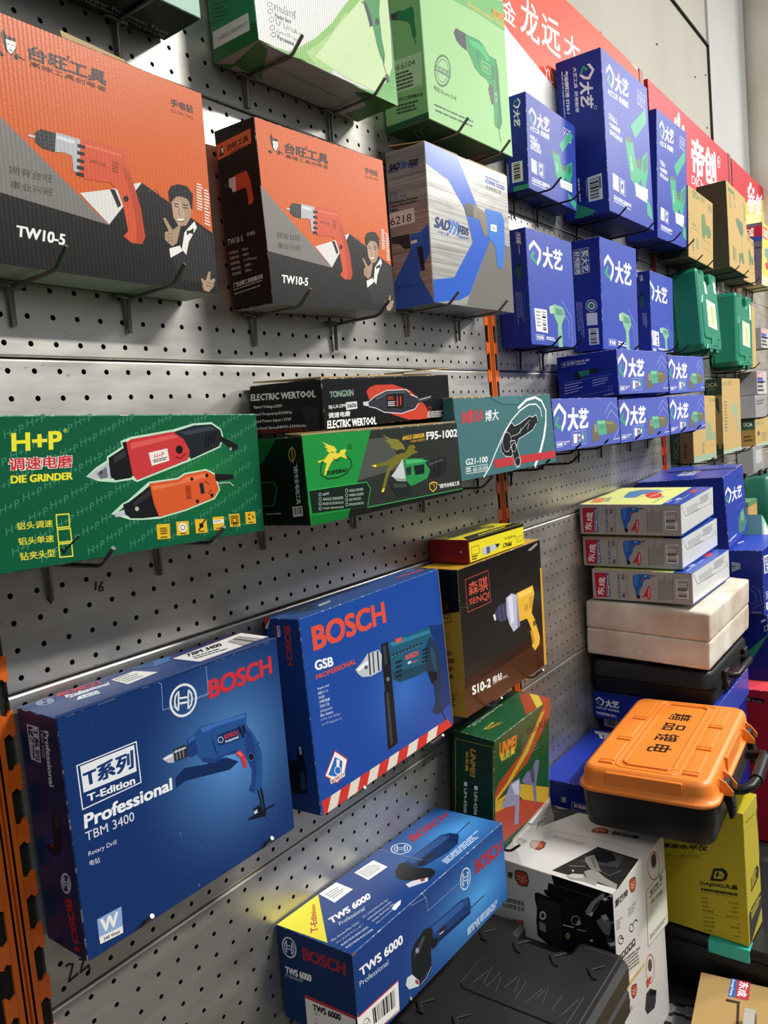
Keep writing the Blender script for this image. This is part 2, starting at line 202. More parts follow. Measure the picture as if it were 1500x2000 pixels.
# ------------------------------------------------------------------ printed artwork of the carton faces
# one string per face; every item is  kind|colour|layer|...  with coordinates in 1/2000 of the face (u right, v down)
ART = {
'tw_F': '''p|7b7873|1|-8 726 919 1518 1 1431
p|dcdad4|2|687 1293 960 1197 1255 1062 1286 1109 926 1517
p|161515|3|1 1431 919 1518 1269 1063 2008 1391 2008 2006 -7 2005
p|b5b6b8|4|537 828 744 828 698 1133 652 1115 652 991 589 980 514 997
p|d9dadb|5|543 851 686 852 682 883 539 881
p|cf5330|5|738 824 873 807 1119 818 1162 988 1233 1296 1256 1563 1217 1634 1117 1641 1044 1594 1094 1536 1068 1314 1031 1188 967 1139 744 1160 700 1116
p|b94526|6|1089 947 1162 988 1239 1309 1256 1563 1218 1628 1162 1633 1183 1461 1151 1226
p|e06a48|6|784 854 1091 849 1098 873 780 879
p|1b1b1b|6|709 873 772 871 768 901 705 904
p|1b1b1b|6|701 934 764 932 760 962 697 964
p|1b1b1b|6|693 1000 755 998 751 1029 689 1030
p|1b1b1b|6|685 1060 747 1059 743 1090 681 1091
p|1b1b1b|6|677 1116 740 1115 736 1146 673 1147
p|2b2d2d|5|370 880 421 838 535 838 514 997 415 994 365 961
l|4a4d4d|6|0.5|0|401 877 525 869
l|4a4d4d|6|0.5|0|396 909 521 901
l|4a4d4d|6|0.5|0|392 940 516 933
l|4a4d4d|6|0.5|0|388 970 512 963
p|c5c5c5|6|314 912 369 908 366 928 312 929
p|1c1c1c|6|960 1197 1003 1186 1050 1316 1018 1346 981 1246
e|2a1510|7|14|1101 1247 25 -3 -4 29
l|6d2413|6|0.8|0|1002 942 1062 943
l|6d2413|6|0.8|0|1000 962 1059 964
l|6d2413|6|0.8|0|997 983 1056 985
l|6d2413|6|0.8|0|995 1004 1054 1006
l|6d2413|6|0.8|0|992 1025 1051 1027
t|3a120a|6|台旺工具|0.0|802 971 943 976 939 1010 797 1004
p|2b1a10|1|191 165 213 128 224 170 290 170 296 248 255 316 215 298 198 237
p|f1ece6|2|219 202 294 198 287 250 248 309 223 283
p|2b1a10|2|145 332 176 309 200 342 165 350
p|2b1a10|3|271 303 306 279 305 332 267 332
l|2b1a10|4|0.8|0|303 303 348 316
l|2b1a10|3|0.6|0|226 235 243 235
l|2b1a10|3|0.6|0|258 232 275 233
l|2b1a10|3|0.6|0|235 278 261 276
t|2b1a10|1|台旺工具|0.05|385 174 1031 156 1014 283 369 295
t|2b1a10|2|®|0.0|687 143 719 142 715 169 684 169
t|2b1a10|2|高端工具创导者|0.0|388 305 1013 293 1007 339 382 347
t|2b1a10|1|手电钻|0.04|1644 170 1888 162 1879 239 1635 246
t|8a3a18|1|ELECTRIC DRILL|0.0|1640 271 1884 265 1881 296 1636 301
t|4d4946|4|拥有台旺|0.0|148 1202 481 1196 472 1264 139 1267
t|4d4946|4|事业兴旺|0.0|146 1320 472 1311 464 1376 138 1383
t|f3f3ef|4|TW10-5|0.05|157 1672 536 1674 517 1771 144 1765
p|262626|4|1658 1478 1722 1411 1822 1327 1949 1424 1996 1646 1982 1927 1591 1907 1509 1723
p|ebe7e0|5|1670 1438 1792 1305 1814 1362 1709 1525 1669 1658 1626 1610
p|141414|6|1693 1419 1730 1410 1775 1377 1768 1440 1728 1433 1696 1464
p|a78c74|7|1554 1151 1664 1082 1764 1126 1759 1266 1695 1368 1612 1393 1562 1315
p|b99d84|8|1562 1177 1659 1125 1690 1274 1621 1381 1566 1309
p|171717|9|1535 1077 1570 1018 1645 981 1740 979 1798 1043 1780 1194 1756 1155 1739 1095 1619 1099 1564 1163 1539 1180
l|241a14|9|0.9|0|1579 1203 1626 1206
l|241a14|9|0.9|0|1674 1200 1727 1194
l|241a14|10|0.9|0|1582 1181 1633 1177
l|241a14|10|0.9|0|1674 1170 1734 1168
l|7c5d48|9|0.7|0|1641 1210 1618 1276 1649 1278
l|f4efe9|9|1.4|0|1603 1330 1677 1314
l|7a4a3c|10|0.6|0|1594 1339 1641 1346 1685 1316
p|a78c74|11|1449 1349 1477 1340 1543 1441 1613 1382 1631 1397 1576 1558 1524 1602 1451 1552 1456 1480 1497 1459
l|7c6350|12|0.6|0|1474 1495 1538 1478
l|7c6350|12|0.6|0|1470 1523 1542 1511
l|7c6350|12|0.6|0|1486 1552 1538 1545
p|ece8e2|12|1489 1627 1606 1578 1632 1627 1494 1715
p|a78c74|5|1819 1934 1859 1874 1929 1861 1956 1925 1888 1993 1834 1983
p|a78c74|6|1863 1882 1903 1787 1930 1779 1915 1874
p|a78c74|7|1828 1931 1809 1873 1831 1861 1864 1906
p|a78c74|7|1928 1867 1961 1842 1977 1859 1950 1907
l|7c6350|8|0.6|0|1870 1894 1933 1902
l|7c6350|8|0.6|0|1862 1923 1938 1935
r|f0e6da|4|10|3|1853 919 1923 921 1903 1200 1830 1191
r|f0e6da|5|12|4|1931 959 1989 962 1972 1335 1906 1325
l|6b6560|4|0.5|0|1328 1125 1408 1088 1456 1163''',
'tw_L': '''p|cf6a35|1|52 155 1799 112 1775 261 52 323
t|2b1a10|2|台旺工具|0.04|592 195 1658 165 1646 229 577 265
r|2b1a10|3|1|1|732 280 1626 249 1619 262 733 299
p|2b1a10|2|241 196 378 186 441 233 373 281 128 284 238 243
p|f1ece6|3|281 203 401 206 389 248 314 267
p|c9cacb|1|491 554 841 546 799 708 627 709 586 664 467 643
p|303030|2|186 594 485 587 464 647 269 646
p|c24b2b|2|845 537 1400 527 1535 628 1597 851 1504 893 1319 888 1343 780 1228 699 799 708
p|161616|3|1162 705 1289 702 1327 791 1246 786
e|401810|4|14|1277 725 61 3 -9 18
t|cfcfcb|1|TW10-5|0.0|91 1196 868 1194 868 1255 89 1263
t|cfcfcb|1|手电钻|0.0|1086 1180 1504 1175 1502 1219 1084 1224
t|c4c4c0|1|夹持能力:|0.0|106 1335 593 1336 575 1370 88 1370
t|c4c4c0|1|10mm|0.0|785 1334 1080 1335 1066 1363 770 1364
t|c4c4c0|1|负载功率:|0.0|118 1395 605 1395 587 1430 100 1430
t|c4c4c0|1|500W|0.0|797 1393 1091 1394 1077 1422 782 1423
t|c4c4c0|1|空载转速:|0.0|131 1455 617 1454 599 1489 112 1490
t|c4c4c0|1|0-2500rpm|0.0|809 1452 1463 1460 1449 1487 794 1482
t|c4c4c0|1|额定电压:|0.0|143 1515 629 1514 611 1549 125 1550
t|c4c4c0|1|220V~|0.0|821 1511 1187 1513 1173 1541 806 1541
t|c4c4c0|1|额定频率:|0.0|155 1575 641 1573 623 1608 137 1610
t|c4c4c0|1|50Hz|0.0|833 1571 1127 1571 1113 1598 818 1601
t|d8d8d4|1|广东台旺工具有限公司|0.03|140 1689 1648 1659 1632 1712 131 1748
r|a9a9a5|2|1|2|124 1760 1636 1723 1624 1746 123 1784
r|a9a9a5|3|1|5|143 1808 1653 1770 1642 1793 141 1832''',
'wg_F': '''p|74aa4a|1|1430 1151 1257 1304 1029 1536 751 1755 496 1913 342 1987 540 1986 892 1985 1031 1708 1512 1369 1936 954
p|97bf70|2|1244 1382 1014 1622 740 1824 610 1907 713 1982 954 1986 1077 1712 1545 1378
p|b9d09c|3|1086 1562 865 1786 725 1911 1146 1969 1656 1966 1869 1790 1941 1629 1981 1018 1510 1180
p|4f9a3e|4|1267 2008 1627 1970 1868 1794 1969 1641 2008 1127 2008 940 2008 912 2008 2003
p|4f9a3e|2|75 2008 348 1981 596 1989 369 2008
p|2b8340|5|1534 1133 1856 1041 1816 1192 1820 1426 1851 1565 1824 1663 1761 1602 1717 1497 1681 1353 1609 1241
p|20303a|6|1508 1188 1614 1173 1654 1246 1693 1345 1631 1381 1604 1291 1558 1198
e|14261c|6|14|1763 1291 38 -12 -6 33
l|252a28|6|1.4|0|1815 1582 1808 1667 1840 1738 1844 1780
p|2a2f2d|7|1817 1764 1877 1737 1884 1810 1840 1830
t|4a4c4a|2|สว่านโรทารี่|0.0|234 1629 519 1607 507 1679 223 1698
t|3a3c3a|2|Mesin bor|0.03|238 1714 449 1698 442 1738 232 1753
t|3a3c3a|3|آلة الثقب|0.0|240 1753 557 1749 548 1800 231 1806
t|3a3c3a|2|دستگاه دریل|0.0|235 1832 545 1818 539 1859 228 1870
t|3a3c3a|2|Perceuses|0.03|245 1882 453 1871 447 1911 238 1921
o|3a3c3a|1|0.7|10|189 1669 30 -10 -3 19
o|3a3c3a|2|0.7|10|185 1723 30 -10 -3 19
o|3a3c3a|1|0.7|10|188 1785 30 -10 -3 19
o|3a3c3a|1|0.7|10|190 1847 30 -10 -3 19
o|3a3c3a|2|0.7|10|195 1899 30 -9 -3 19''',
'wg_L': '''B|maker_label
p|eceae2|1|115 1763 1712 1765 1704 1898 77 1896
t|3a3c3a|2|广州台夏电动工具制造有限公司|0.0|208 1820 1631 1821 1612 1852 185 1855
E
o|1d5a38|1|0.6|8|241 1558 56 6 -6 9
r|1d5a38|1|1|0|348 1564 871 1590 861 1605 337 1579
o|1d5a38|1|0.6|8|220 1590 56 6 -6 9
r|1d5a38|2|1|1|327 1595 851 1621 841 1636 316 1611
o|1d5a38|1|0.6|8|199 1621 56 6 -6 9
r|1d5a38|3|1|2|306 1627 831 1652 821 1667 295 1642
o|1d5a38|1|0.6|8|178 1653 57 6 -6 10
r|1d5a38|4|1|3|285 1658 811 1683 801 1699 274 1674
o|1d5a38|1|0.6|8|157 1685 57 5 -6 10
r|1d5a38|5|1|4|264 1690 791 1714 781 1730 253 1706
p|276b33|2|0 1860 2000 1860 2000 2000 0 2000''',
'wg_D': '''l|6b655d|1|0.9|0|211 843 1726 1062
l|6b655d|2|0.7|0|16 27 211 843
p|4f8a44|3|-6 2008 193 2008 16 27 177 246 528 1817 139 1648
p|3d7a35|2|1384 328 1576 -8 1988 10 2008 1948 1739 1780 1744 758
l|6b655d|3|0.7|0|1752 983 1989 1816''',
'mod_F': '''p|67a95f|1|39 793 1265 695 2008 675 2008 373 1836 407 764 468
t|d8a83e|2|Electric power Tools|0.02|1090 640 2000 601 1988 666 1079 700
p|c89a35|3|1702 533 2008 504 2008 586 1688 610
t|4a3a10|4|专业电动工具|0.0|1664 539 2000 514 1990 575 1654 598
p|2a8f50|1|991 985 1277 960 1405 983 1556 1051 1709 1040 1746 1151 1746 1350 1757 1680 1685 1766 1545 1756 1561 1566 1507 1491 1487 1355 1401 1317 1269 1310 1120 1266 1055 1199 979 1142
p|1f7440|2|1695 1055 1746 1151 1746 1350 1757 1680 1685 1766 1616 1766 1678 1541 1659 1326
p|3fae66|2|1036 1014 1271 993 1398 1023 1534 1084 1488 1128 1311 1067 1053 1061
p|3a3f3f|1|687 1048 745 992 976 985 968 1147 840 1140 738 1114
l|5a6060|2|0.7|0|773 1024 970 1022
l|5a6060|2|0.7|0|776 1064 971 1072
p|4d5550|2|1489 1343 1576 1349 1592 1516 1503 1551 1445 1407
e|a8b8ac|3|14|1632 1447 41 -9 -9 51
e|2a8f50|4|14|1632 1448 29 -7 -6 34
l|9fd3a5|2|0.8|1|1322 1155 1534 1149 1517 1244 1306 1248
t|e8d98a|3|K-力士|0.0|1344 1181 1496 1176 1489 1218 1337 1223
l|123f24|3|1|0|1579 1144 1657 1143
l|123f24|3|0.8|0|1204 1078 1278 1075
l|123f24|3|1|0|1574 1169 1653 1168
l|123f24|3|0.8|0|1200 1102 1274 1100
l|123f24|3|1|0|1570 1194 1648 1193
l|123f24|3|0.8|0|1196 1126 1269 1124
l|123f24|3|1|0|1566 1219 1644 1218
l|123f24|2|0.8|0|1192 1150 1265 1148
l|123f24|3|1|0|1561 1244 1640 1243
l|123f24|2|0.8|0|1187 1174 1261 1172
l|123f24|3|1|0|1557 1269 1635 1268
l|123f24|2|0.8|0|1183 1198 1257 1197
l|bfe0c4|3|1|0|1376 999 1541 1046 1558 1012
l|3f4a42|1|2|0|1649 1773 1690 1898
o|4c6d4e|1|3|20|374 1483 171 -42 -25 146
o|4c6d4e|2|1|20|374 1483 124 -30 -19 109
p|4c6d4e|3|216 1466 546 1453 536 1510 206 1518
t|a9d59a|4|品质保证|0.0|232 1473 525 1464 519 1500 226 1506
t|2d4a2f|2|电钻 Electric Drill|0.0|159 1663 634 1658 626 1706 151 1710
r|35553a|1|1|2|138 1837 1013 1820 1008 1849 133 1865
r|35553a|2|1|3|152 1884 1215 1863 1210 1894 147 1913
l|c9e4bd|1|0.5|0|1926 1041 1984 1049 1941 1126 1967 1209''',
'mod_L': '''p|41484a|1|642 961 947 963 935 1039 642 1008
p|247a48|2|951 954 1274 979 1625 973 1708 1012 1686 1114 1725 1212 1684 1265 1538 1234 1508 1136 1379 1087 945 1040
l|2a2f2c|3|1.2|0|1628 1257 1669 1302
p|a9c99c|1|596 1378 1896 1397 1830 1687 520 1675
t|252a25|2|Mod.6104|0.0|250 1407 1583 1440 1573 1489 247 1461
r|3a463a|2|5|4|617 1496 1485 1509 1437 1676 576 1664
t|2a3a2a|1|大力士工具有限公司|0.03|588 1710 1804 1751 1792 1782 571 1748
r|3a463a|2|3|6|579 1778 1635 1801 1627 1898 558 1876
p|1d4f33|1|0 1940 2000 1940 2000 2000 0 2000''',
'mod_D': '''l|9fb8a4|1|0.8|1|184 1129 215 893 418 1206 396 1419''',
'sad_F': '''p|75736d|1|1448 994 2005 1034 2008 2002 745 1973 865 1816
p|2e5fc4|2|1 -5 719 10 1106 546 1448 994 843 1824 595 1921 0 1997 9 1709 485 1632 982 1106 831 680 479 369 10 268
t|22376f|3|SAD|0.06|153 892 488 905 436 1041 92 1038
p|4f7fd4|4|421 888 461 876 553 945 464 1054 415 1056 503 953
p|4f7fd4|5|508 894 549 882 643 952 553 1061 503 1063 592 960
p|4f7fd4|6|597 900 639 888 734 958 642 1069 592 1070 682 966
t|2a3a66|7|闪达|0.05|657 912 914 919 883 1033 625 1036
t|2e5fc4|3|闪电之星|0.0|173 1069 424 1065 420 1099 170 1102
t|2e5fc4|7|劲霸系列|0.0|644 1056 881 1050 877 1091 640 1096
p|847c70|8|820 633 870 596 1071 581 1338 647 1426 662 1377 968 1287 969 1173 768 855 756
p|5a554d|9|819 642 870 596 1049 594 1034 761 855 756
p|3b77cf|9|1354 585 1773 575 1855 659 1834 1057 1746 1383 1595 1363 1571 1092 1393 971
p|eeeeea|10|1472 780 1633 773 1625 871 1464 871
t|22376f|11|SAD|0.0|1492 813 1607 811 1604 844 1489 846
l|2653a0|10|0.8|0|1681 620 1823 615
l|2653a0|10|0.8|0|1678 663 1819 659
l|2653a0|10|0.8|0|1674 706 1816 702
l|2653a0|10|0.8|0|1670 749 1812 746
l|2653a0|10|0.8|0|1667 792 1808 789
l|2653a0|10|0.8|0|1663 835 1805 833
t|3a62b4|3|PROFESSIONAL|0.0|1411 124 1770 121 1767 155 1408 160
t|2d55aa|3|POWER TOOLS|0.06|1407 169 1914 166 1909 234 1402 229
t|55534d|3|专业电动工具|0.0|1400 247 1818 251 1814 303 1396 301''',
'sad_L': '''p|2e5fc4|1|1949 1004 1469 1104 923 1307 40 1660 -2 2006 1999 2003 1962 1969 1346 1610 1943 1363
t|1c2747|1|SAD|0.06|235 154 773 157 696 240 122 244
p|2e5fc4|2|740 163 816 157 975 206 812 253 727 247 868 204
p|2e5fc4|3|890 161 967 156 1125 204 962 251 878 246 1018 203
t|1c2747|1|闪达|0.05|1186 173 1675 170 1645 253 1141 263
t|2e5fc4|2|闪电之星|0.0|177 239 663 243 655 274 168 270
t|2e5fc4|2|劲霸系列|0.0|1197 256 1645 253 1637 283 1189 286
t|2d55aa|1|手电钻|0.0|99 504 535 506 520 561 83 559
t|3a62b4|2|Electric Drill|0.0|82 561 955 560 941 613 66 614
t|1a1c22|3|Bohrmaschine Perceuse|0.03|89 612 1521 628 1511 667 77 652
t|1a1c22|4|Trapano Boormachine|0.03|75 660 1466 674 1456 713 63 700
t|1a1c22|5|Taladro|0.03|60 708 499 712 488 752 49 747
B|number_sticker
p|dfe0e0|1|22 762 1304 762 1323 946 45 949
t|2a2a2c|2|6218|0.0|83 820 1156 828 1132 924 53 919
E
p|33363a|2|43 1069 983 1076 1001 1261 692 1255 458 1176 52 1153
p|3569c8|2|1014 1083 1636 1089 1681 1266 1566 1293 1021 1271
p|22262c|3|1320 1263 1594 1267 1653 1576 1477 1572
p|f0f0ee|3|1047 1170 1354 1171 1345 1209 1037 1208
t|1c2747|2|永康市闪达电动工具厂|0.0|115 1716 1376 1713 1368 1747 104 1755''',
'umei_D': '''t|9fb3a5|1|Power Pneumatic Tools|0.02|958 1317 1924 1399 1953 1591 982 1542
t|8ea396|2|UNMEI PNEUMATIC TOOLS CO.,LTD|0.04|781 1569 1943 1719 1964 1877 795 1728''',
'hp_F': '''hp|3f8a6a|1
l|bfe2c6|2|3.2|1|597 839 648 756 731 661 736 602 851 469 843 394 906 349 1234 255 1412 167 1564 153 1641 258 1655 384 1620 513 1339 705 926 951 894 910 771 931 661 899
p|b9bec2|3|591 846 642 763 734 661 745 887 673 900 604 872
p|6d7276|4|646 817 716 728 721 878 673 896
e|3a3e42|5|14|676 804 11 2 -1 27
p|191b1e|4|736 607 851 474 841 399 872 384 900 859 888 909 771 929 739 861
p|33363a|5|771 598 856 507 862 596 774 686
p|c93a3d|5|870 396 909 354 1234 260 1318 381 1360 567 1339 700 926 951 896 859
p|dc5a58|6|898 411 1233 305 1275 347 901 499
p|20242b|7|1241 266 1411 173 1564 159 1641 258 1652 384 1620 513 1361 697 1362 540 1311 362
p|3a4048|8|1277 273 1548 188 1610 243 1348 324
l|0c0e10|9|1.4|0|1514 320 1494 524
l|0c0e10|9|1.4|0|1539 308 1521 505
l|0c0e10|9|1.4|0|1565 296 1548 485
l|0c0e10|9|1.4|0|1590 283 1575 465
p|17191c|8|1640 347 1792 507 1793 570 1736 608 1704 520 1631 430
e|8d949a|9|14|1723 570 13 1 -1 31
p|efe9e2|6|1029 562 1178 510 1187 696 1046 758
t|c03a3a|7|H+P|0.0|1071 587 1148 558 1150 631 1073 660
r|555555|8|2|2|1058 673 1174 634 1177 682 1062 726
e|15181b|8|14|1274 538 29 3 -2 64
l|7a1d20|9|1.2|0|1238 649 1281 672 1324 604
l|bfe2c6|6|3|1|742 1393 812 1288 850 1257 1015 1015 1243 991 1304 926 1486 889 1555 963 1587 1211 1540 1333 1290 1461 1071 1530 947 1516 855 1493
p|c0c4c8|7|740 1393 814 1358 820 1438 753 1455
p|1a1c1e|8|810 1283 852 1258 1016 1054 1068 1519 947 1516 855 1493 821 1420
e|b8b8a0|9|14|907 1368 15 3 -1 33
p|2e3235|9|875 1289 1012 1106 1023 1188 887 1330
p|d65a2e|10|1015 1015 1243 991 1304 926 1486 889 1555 963 1587 1211 1540 1333 1290 1461 1071 1530 1038 1324
p|e57a4c|11|1030 1057 1242 1039 1310 968 1470 937 1484 995 1315 1051 1041 1125
p|1a1c1e|11|1560 950 1729 989 1733 1056 1564 1070
l|c8c8c0|11|1|0|1568 1107 1690 1113 1725 1177
l|7a2a10|12|1|0|1296 1117 1341 1111
l|7a2a10|11|1|0|1296 1147 1341 1141
l|7a2a10|11|1|0|1297 1177 1342 1172
l|7a2a10|11|1|0|1298 1208 1343 1202
l|7a2a10|11|1|0|1298 1238 1343 1233
l|7a2a10|11|1|0|1299 1269 1344 1264
l|7a2a10|11|1|0|1300 1299 1345 1294
p|20242b|12|1417 1082 1451 1074 1460 1244 1427 1255
e|24140c|12|14|1358 1003 13 2 -1 30
e|24140c|12|14|1489 968 14 2 -1 31
e|24140c|11|14|1520 1290 14 3 -1 31
e|24140c|11|14|1391 1360 14 3 -1 31
l|7a2a10|12|1|0|1467 1054 1505 1111
l|7a2a10|12|1|0|1486 1263 1519 1198
t|eee63a|2|H+P|0.06|143 226 445 209 437 457 136 459
t|eee63a|2|®|0.0|457 184 483 183 481 237 455 238
t|f1ece4|2|调速电磨|0.11|111 539 500 529 495 712 107 710
t|c8343a|3|调速电磨|0.035|114 543 497 536 492 704 110 701
t|eee63a|2|DIE GRINDER|0.06|116 763 489 771 486 871 114 866
l|e6df45|2|1.1|1|362 1323 441 1330 439 1501 360 1497
l|e6df45|2|1.1|1|361 1522 442 1527 443 1701 361 1694
l|e6df45|2|1.1|1|361 1718 442 1725 442 1906 360 1893
t|e6df45|2|铝头调速|0.02|125 1367 337 1380 335 1476 122 1464
t|e6df45|2|铝头单速|0.02|124 1563 335 1583 333 1680 122 1659
t|e6df45|2|钻夹头型|0.02|125 1753 336 1769 333 1877 123 1859
l|101510|3|1.6|0|373 1778 389 1846 413 1779 494 1653
p|e3b62e|2|1044 1635 1150 1649 1146 1875 1044 1861
p|5a4208|3|1069 1828 1121 1835 1121 1853 1069 1846
p|e3b62e|2|1201 1634 1304 1647 1302 1858 1201 1849
p|5a4208|3|1226 1817 1277 1822 1277 1839 1226 1834
p|e3b62e|2|1358 1640 1458 1651 1460 1874 1359 1860
p|5a4208|3|1383 1828 1434 1834 1434 1852 1383 1845
p|e3b62e|2|1512 1641 1614 1651 1613 1863 1516 1854
p|5a4208|3|1539 1822 1588 1827 1588 1844 1540 1839
p|e3b62e|2|1664 1634 1761 1642 1765 1853 1667 1842
p|5a4208|3|1690 1811 1739 1817 1740 1834 1691 1828
p|e3b62e|2|1816 1634 1915 1642 1919 1848 1820 1838
p|5a4208|3|1844 1807 1893 1812 1894 1829 1844 1824
p|3a2c08|3|1070 1695 1126 1702 1125 1715 1070 1708
p|3a2c08|3|1070 1722 1125 1729 1125 1743 1070 1735
p|3a2c08|3|1070 1749 1125 1756 1125 1770 1070 1762
p|3a2c08|3|1070 1776 1125 1783 1124 1797 1070 1790
e|f2f0e4|4|14|1252 1736 35 10 -2 72
o|8d8a70|5|1|20|1252 1736 18 5 -1 36
p|20180a|3|1393 1710 1428 1714 1428 1785 1393 1780
l|20180a|4|1.5|0|1418 1724 1453 1650
l|20180a|4|1.5|0|1403 1777 1383 1819
p|eee8d8|3|1513 1688 1614 1698 1614 1757 1514 1747
r|8a8a70|4|1|1|1518 1705 1609 1714 1609 1740 1519 1731
l|3a2c08|3|1|1|1682 1673 1744 1679 1746 1801 1683 1794
l|3a2c08|4|1|1|1696 1703 1731 1707 1732 1784 1697 1781
l|3a2c08|3|1.4|0|1847 1698 1866 1669
l|3a2c08|3|1.4|0|1886 1701 1897 1753
l|3a2c08|3|1.4|0|1863 1770 1843 1738''',
'wert_F': '''p|c9452f|1|596 594 656 422 740 341 1011 356 1291 662 1402 995 1531 1370 1594 1819 1554 1970 1424 1994 1218 1935 974 1656 777 1362 631 945
l|cfd2d6|2|1.2|1|598 1075 726 807 900 604 1226 604 1304 860 1403 975 1418 1246 1350 1498 1117 1636 840 1518 712 1301 623 1235
p|34343e|3|605 1076 726 826 899 622 1218 622 1285 876 1394 994 1407 1243 1343 1477 1118 1616 841 1499 713 1283 623 1217
p|50505c|4|725 871 898 669 1209 670 1222 749 930 759 738 984
p|d0d0d0|4|536 1017 617 1006 611 1214 539 1162
p|3a3a44|4|1393 1043 1663 921 1638 1089 1406 1253
l|c8c8d0|5|1|0|1430 1099 1640 998
p|17171a|5|896 762 1177 790 1152 1432 886 1341
r|c9452f|6|2|1|917 859 1024 869 1020 1039 912 1028
r|cfd2d6|6|3|2|911 1074 1025 1088 1019 1324 904 1298
p|c9452f|6|1060 856 1074 859 1069 1316 1040 1310
p|c9452f|6|1109 894 1130 897 1120 1280 1098 1275
l|1c1c22|4|1|0|1232 770 1288 779
l|1c1c22|4|1|0|1228 924 1283 934
l|1c1c22|4|1|0|1224 1079 1279 1090
l|1c1c22|4|1|0|1219 1234 1275 1245
l|1c1c22|4|1|0|1215 1388 1270 1401
t|7f9a8c|1|TONGXIN|0.06|92 517 418 479 410 743 91 764
t|e9e9e6|1|SIJ-LX-DM|0.03|62 1057 287 1036 282 1219 60 1227
B|number_sticker
p|dfe0dc|1|294 985 450 973 448 1267 291 1300
t|222222|2|3606|0.03|307 1049 439 1033 437 1202 305 1225
E
t|e9e9e6|1|调速电磨|0.04|51 1344 345 1331 341 1551 48 1566
t|f3f3f0|2|ELECTRIC WERTOOL|0.06|30 1640 717 1668 711 2000 21 1962
o|c9452f|2|0.8|8|1605 1548 32 7 -2 91
r|d8d8d4|2|4|5|1561 1678 1931 1688 1922 2000 1553 1979''',
'wert_L': '''t|f1f1ee|1|ELECTRIC WERTOOL|0.06|21 336 1834 420 1823 699 0 616
t|e2e2df|1|Rated Voltage:220V|0.03|87 814 906 854 896 1012 76 977
t|e2e2df|1|Rated Frequency:50/60Hz|0.03|12 1112 1155 1145 1145 1302 0 1275
t|e2e2df|1|Rated Power Input:115W|0.03|11 1410 1118 1417 1108 1575 0 1574
t|e2e2df|1|No-load Speed:8000-33000r/min|0.03|12 1697 1604 1713 1594 1869 0 1862
t|a3242c|1|工作前请务必阅读说明书|0.0|72 1835 1526 1853 1517 2000 61 1990
p|2a2a2d|2|1403 1090 1671 1019 1892 1166 1826 1997 1526 1971''',
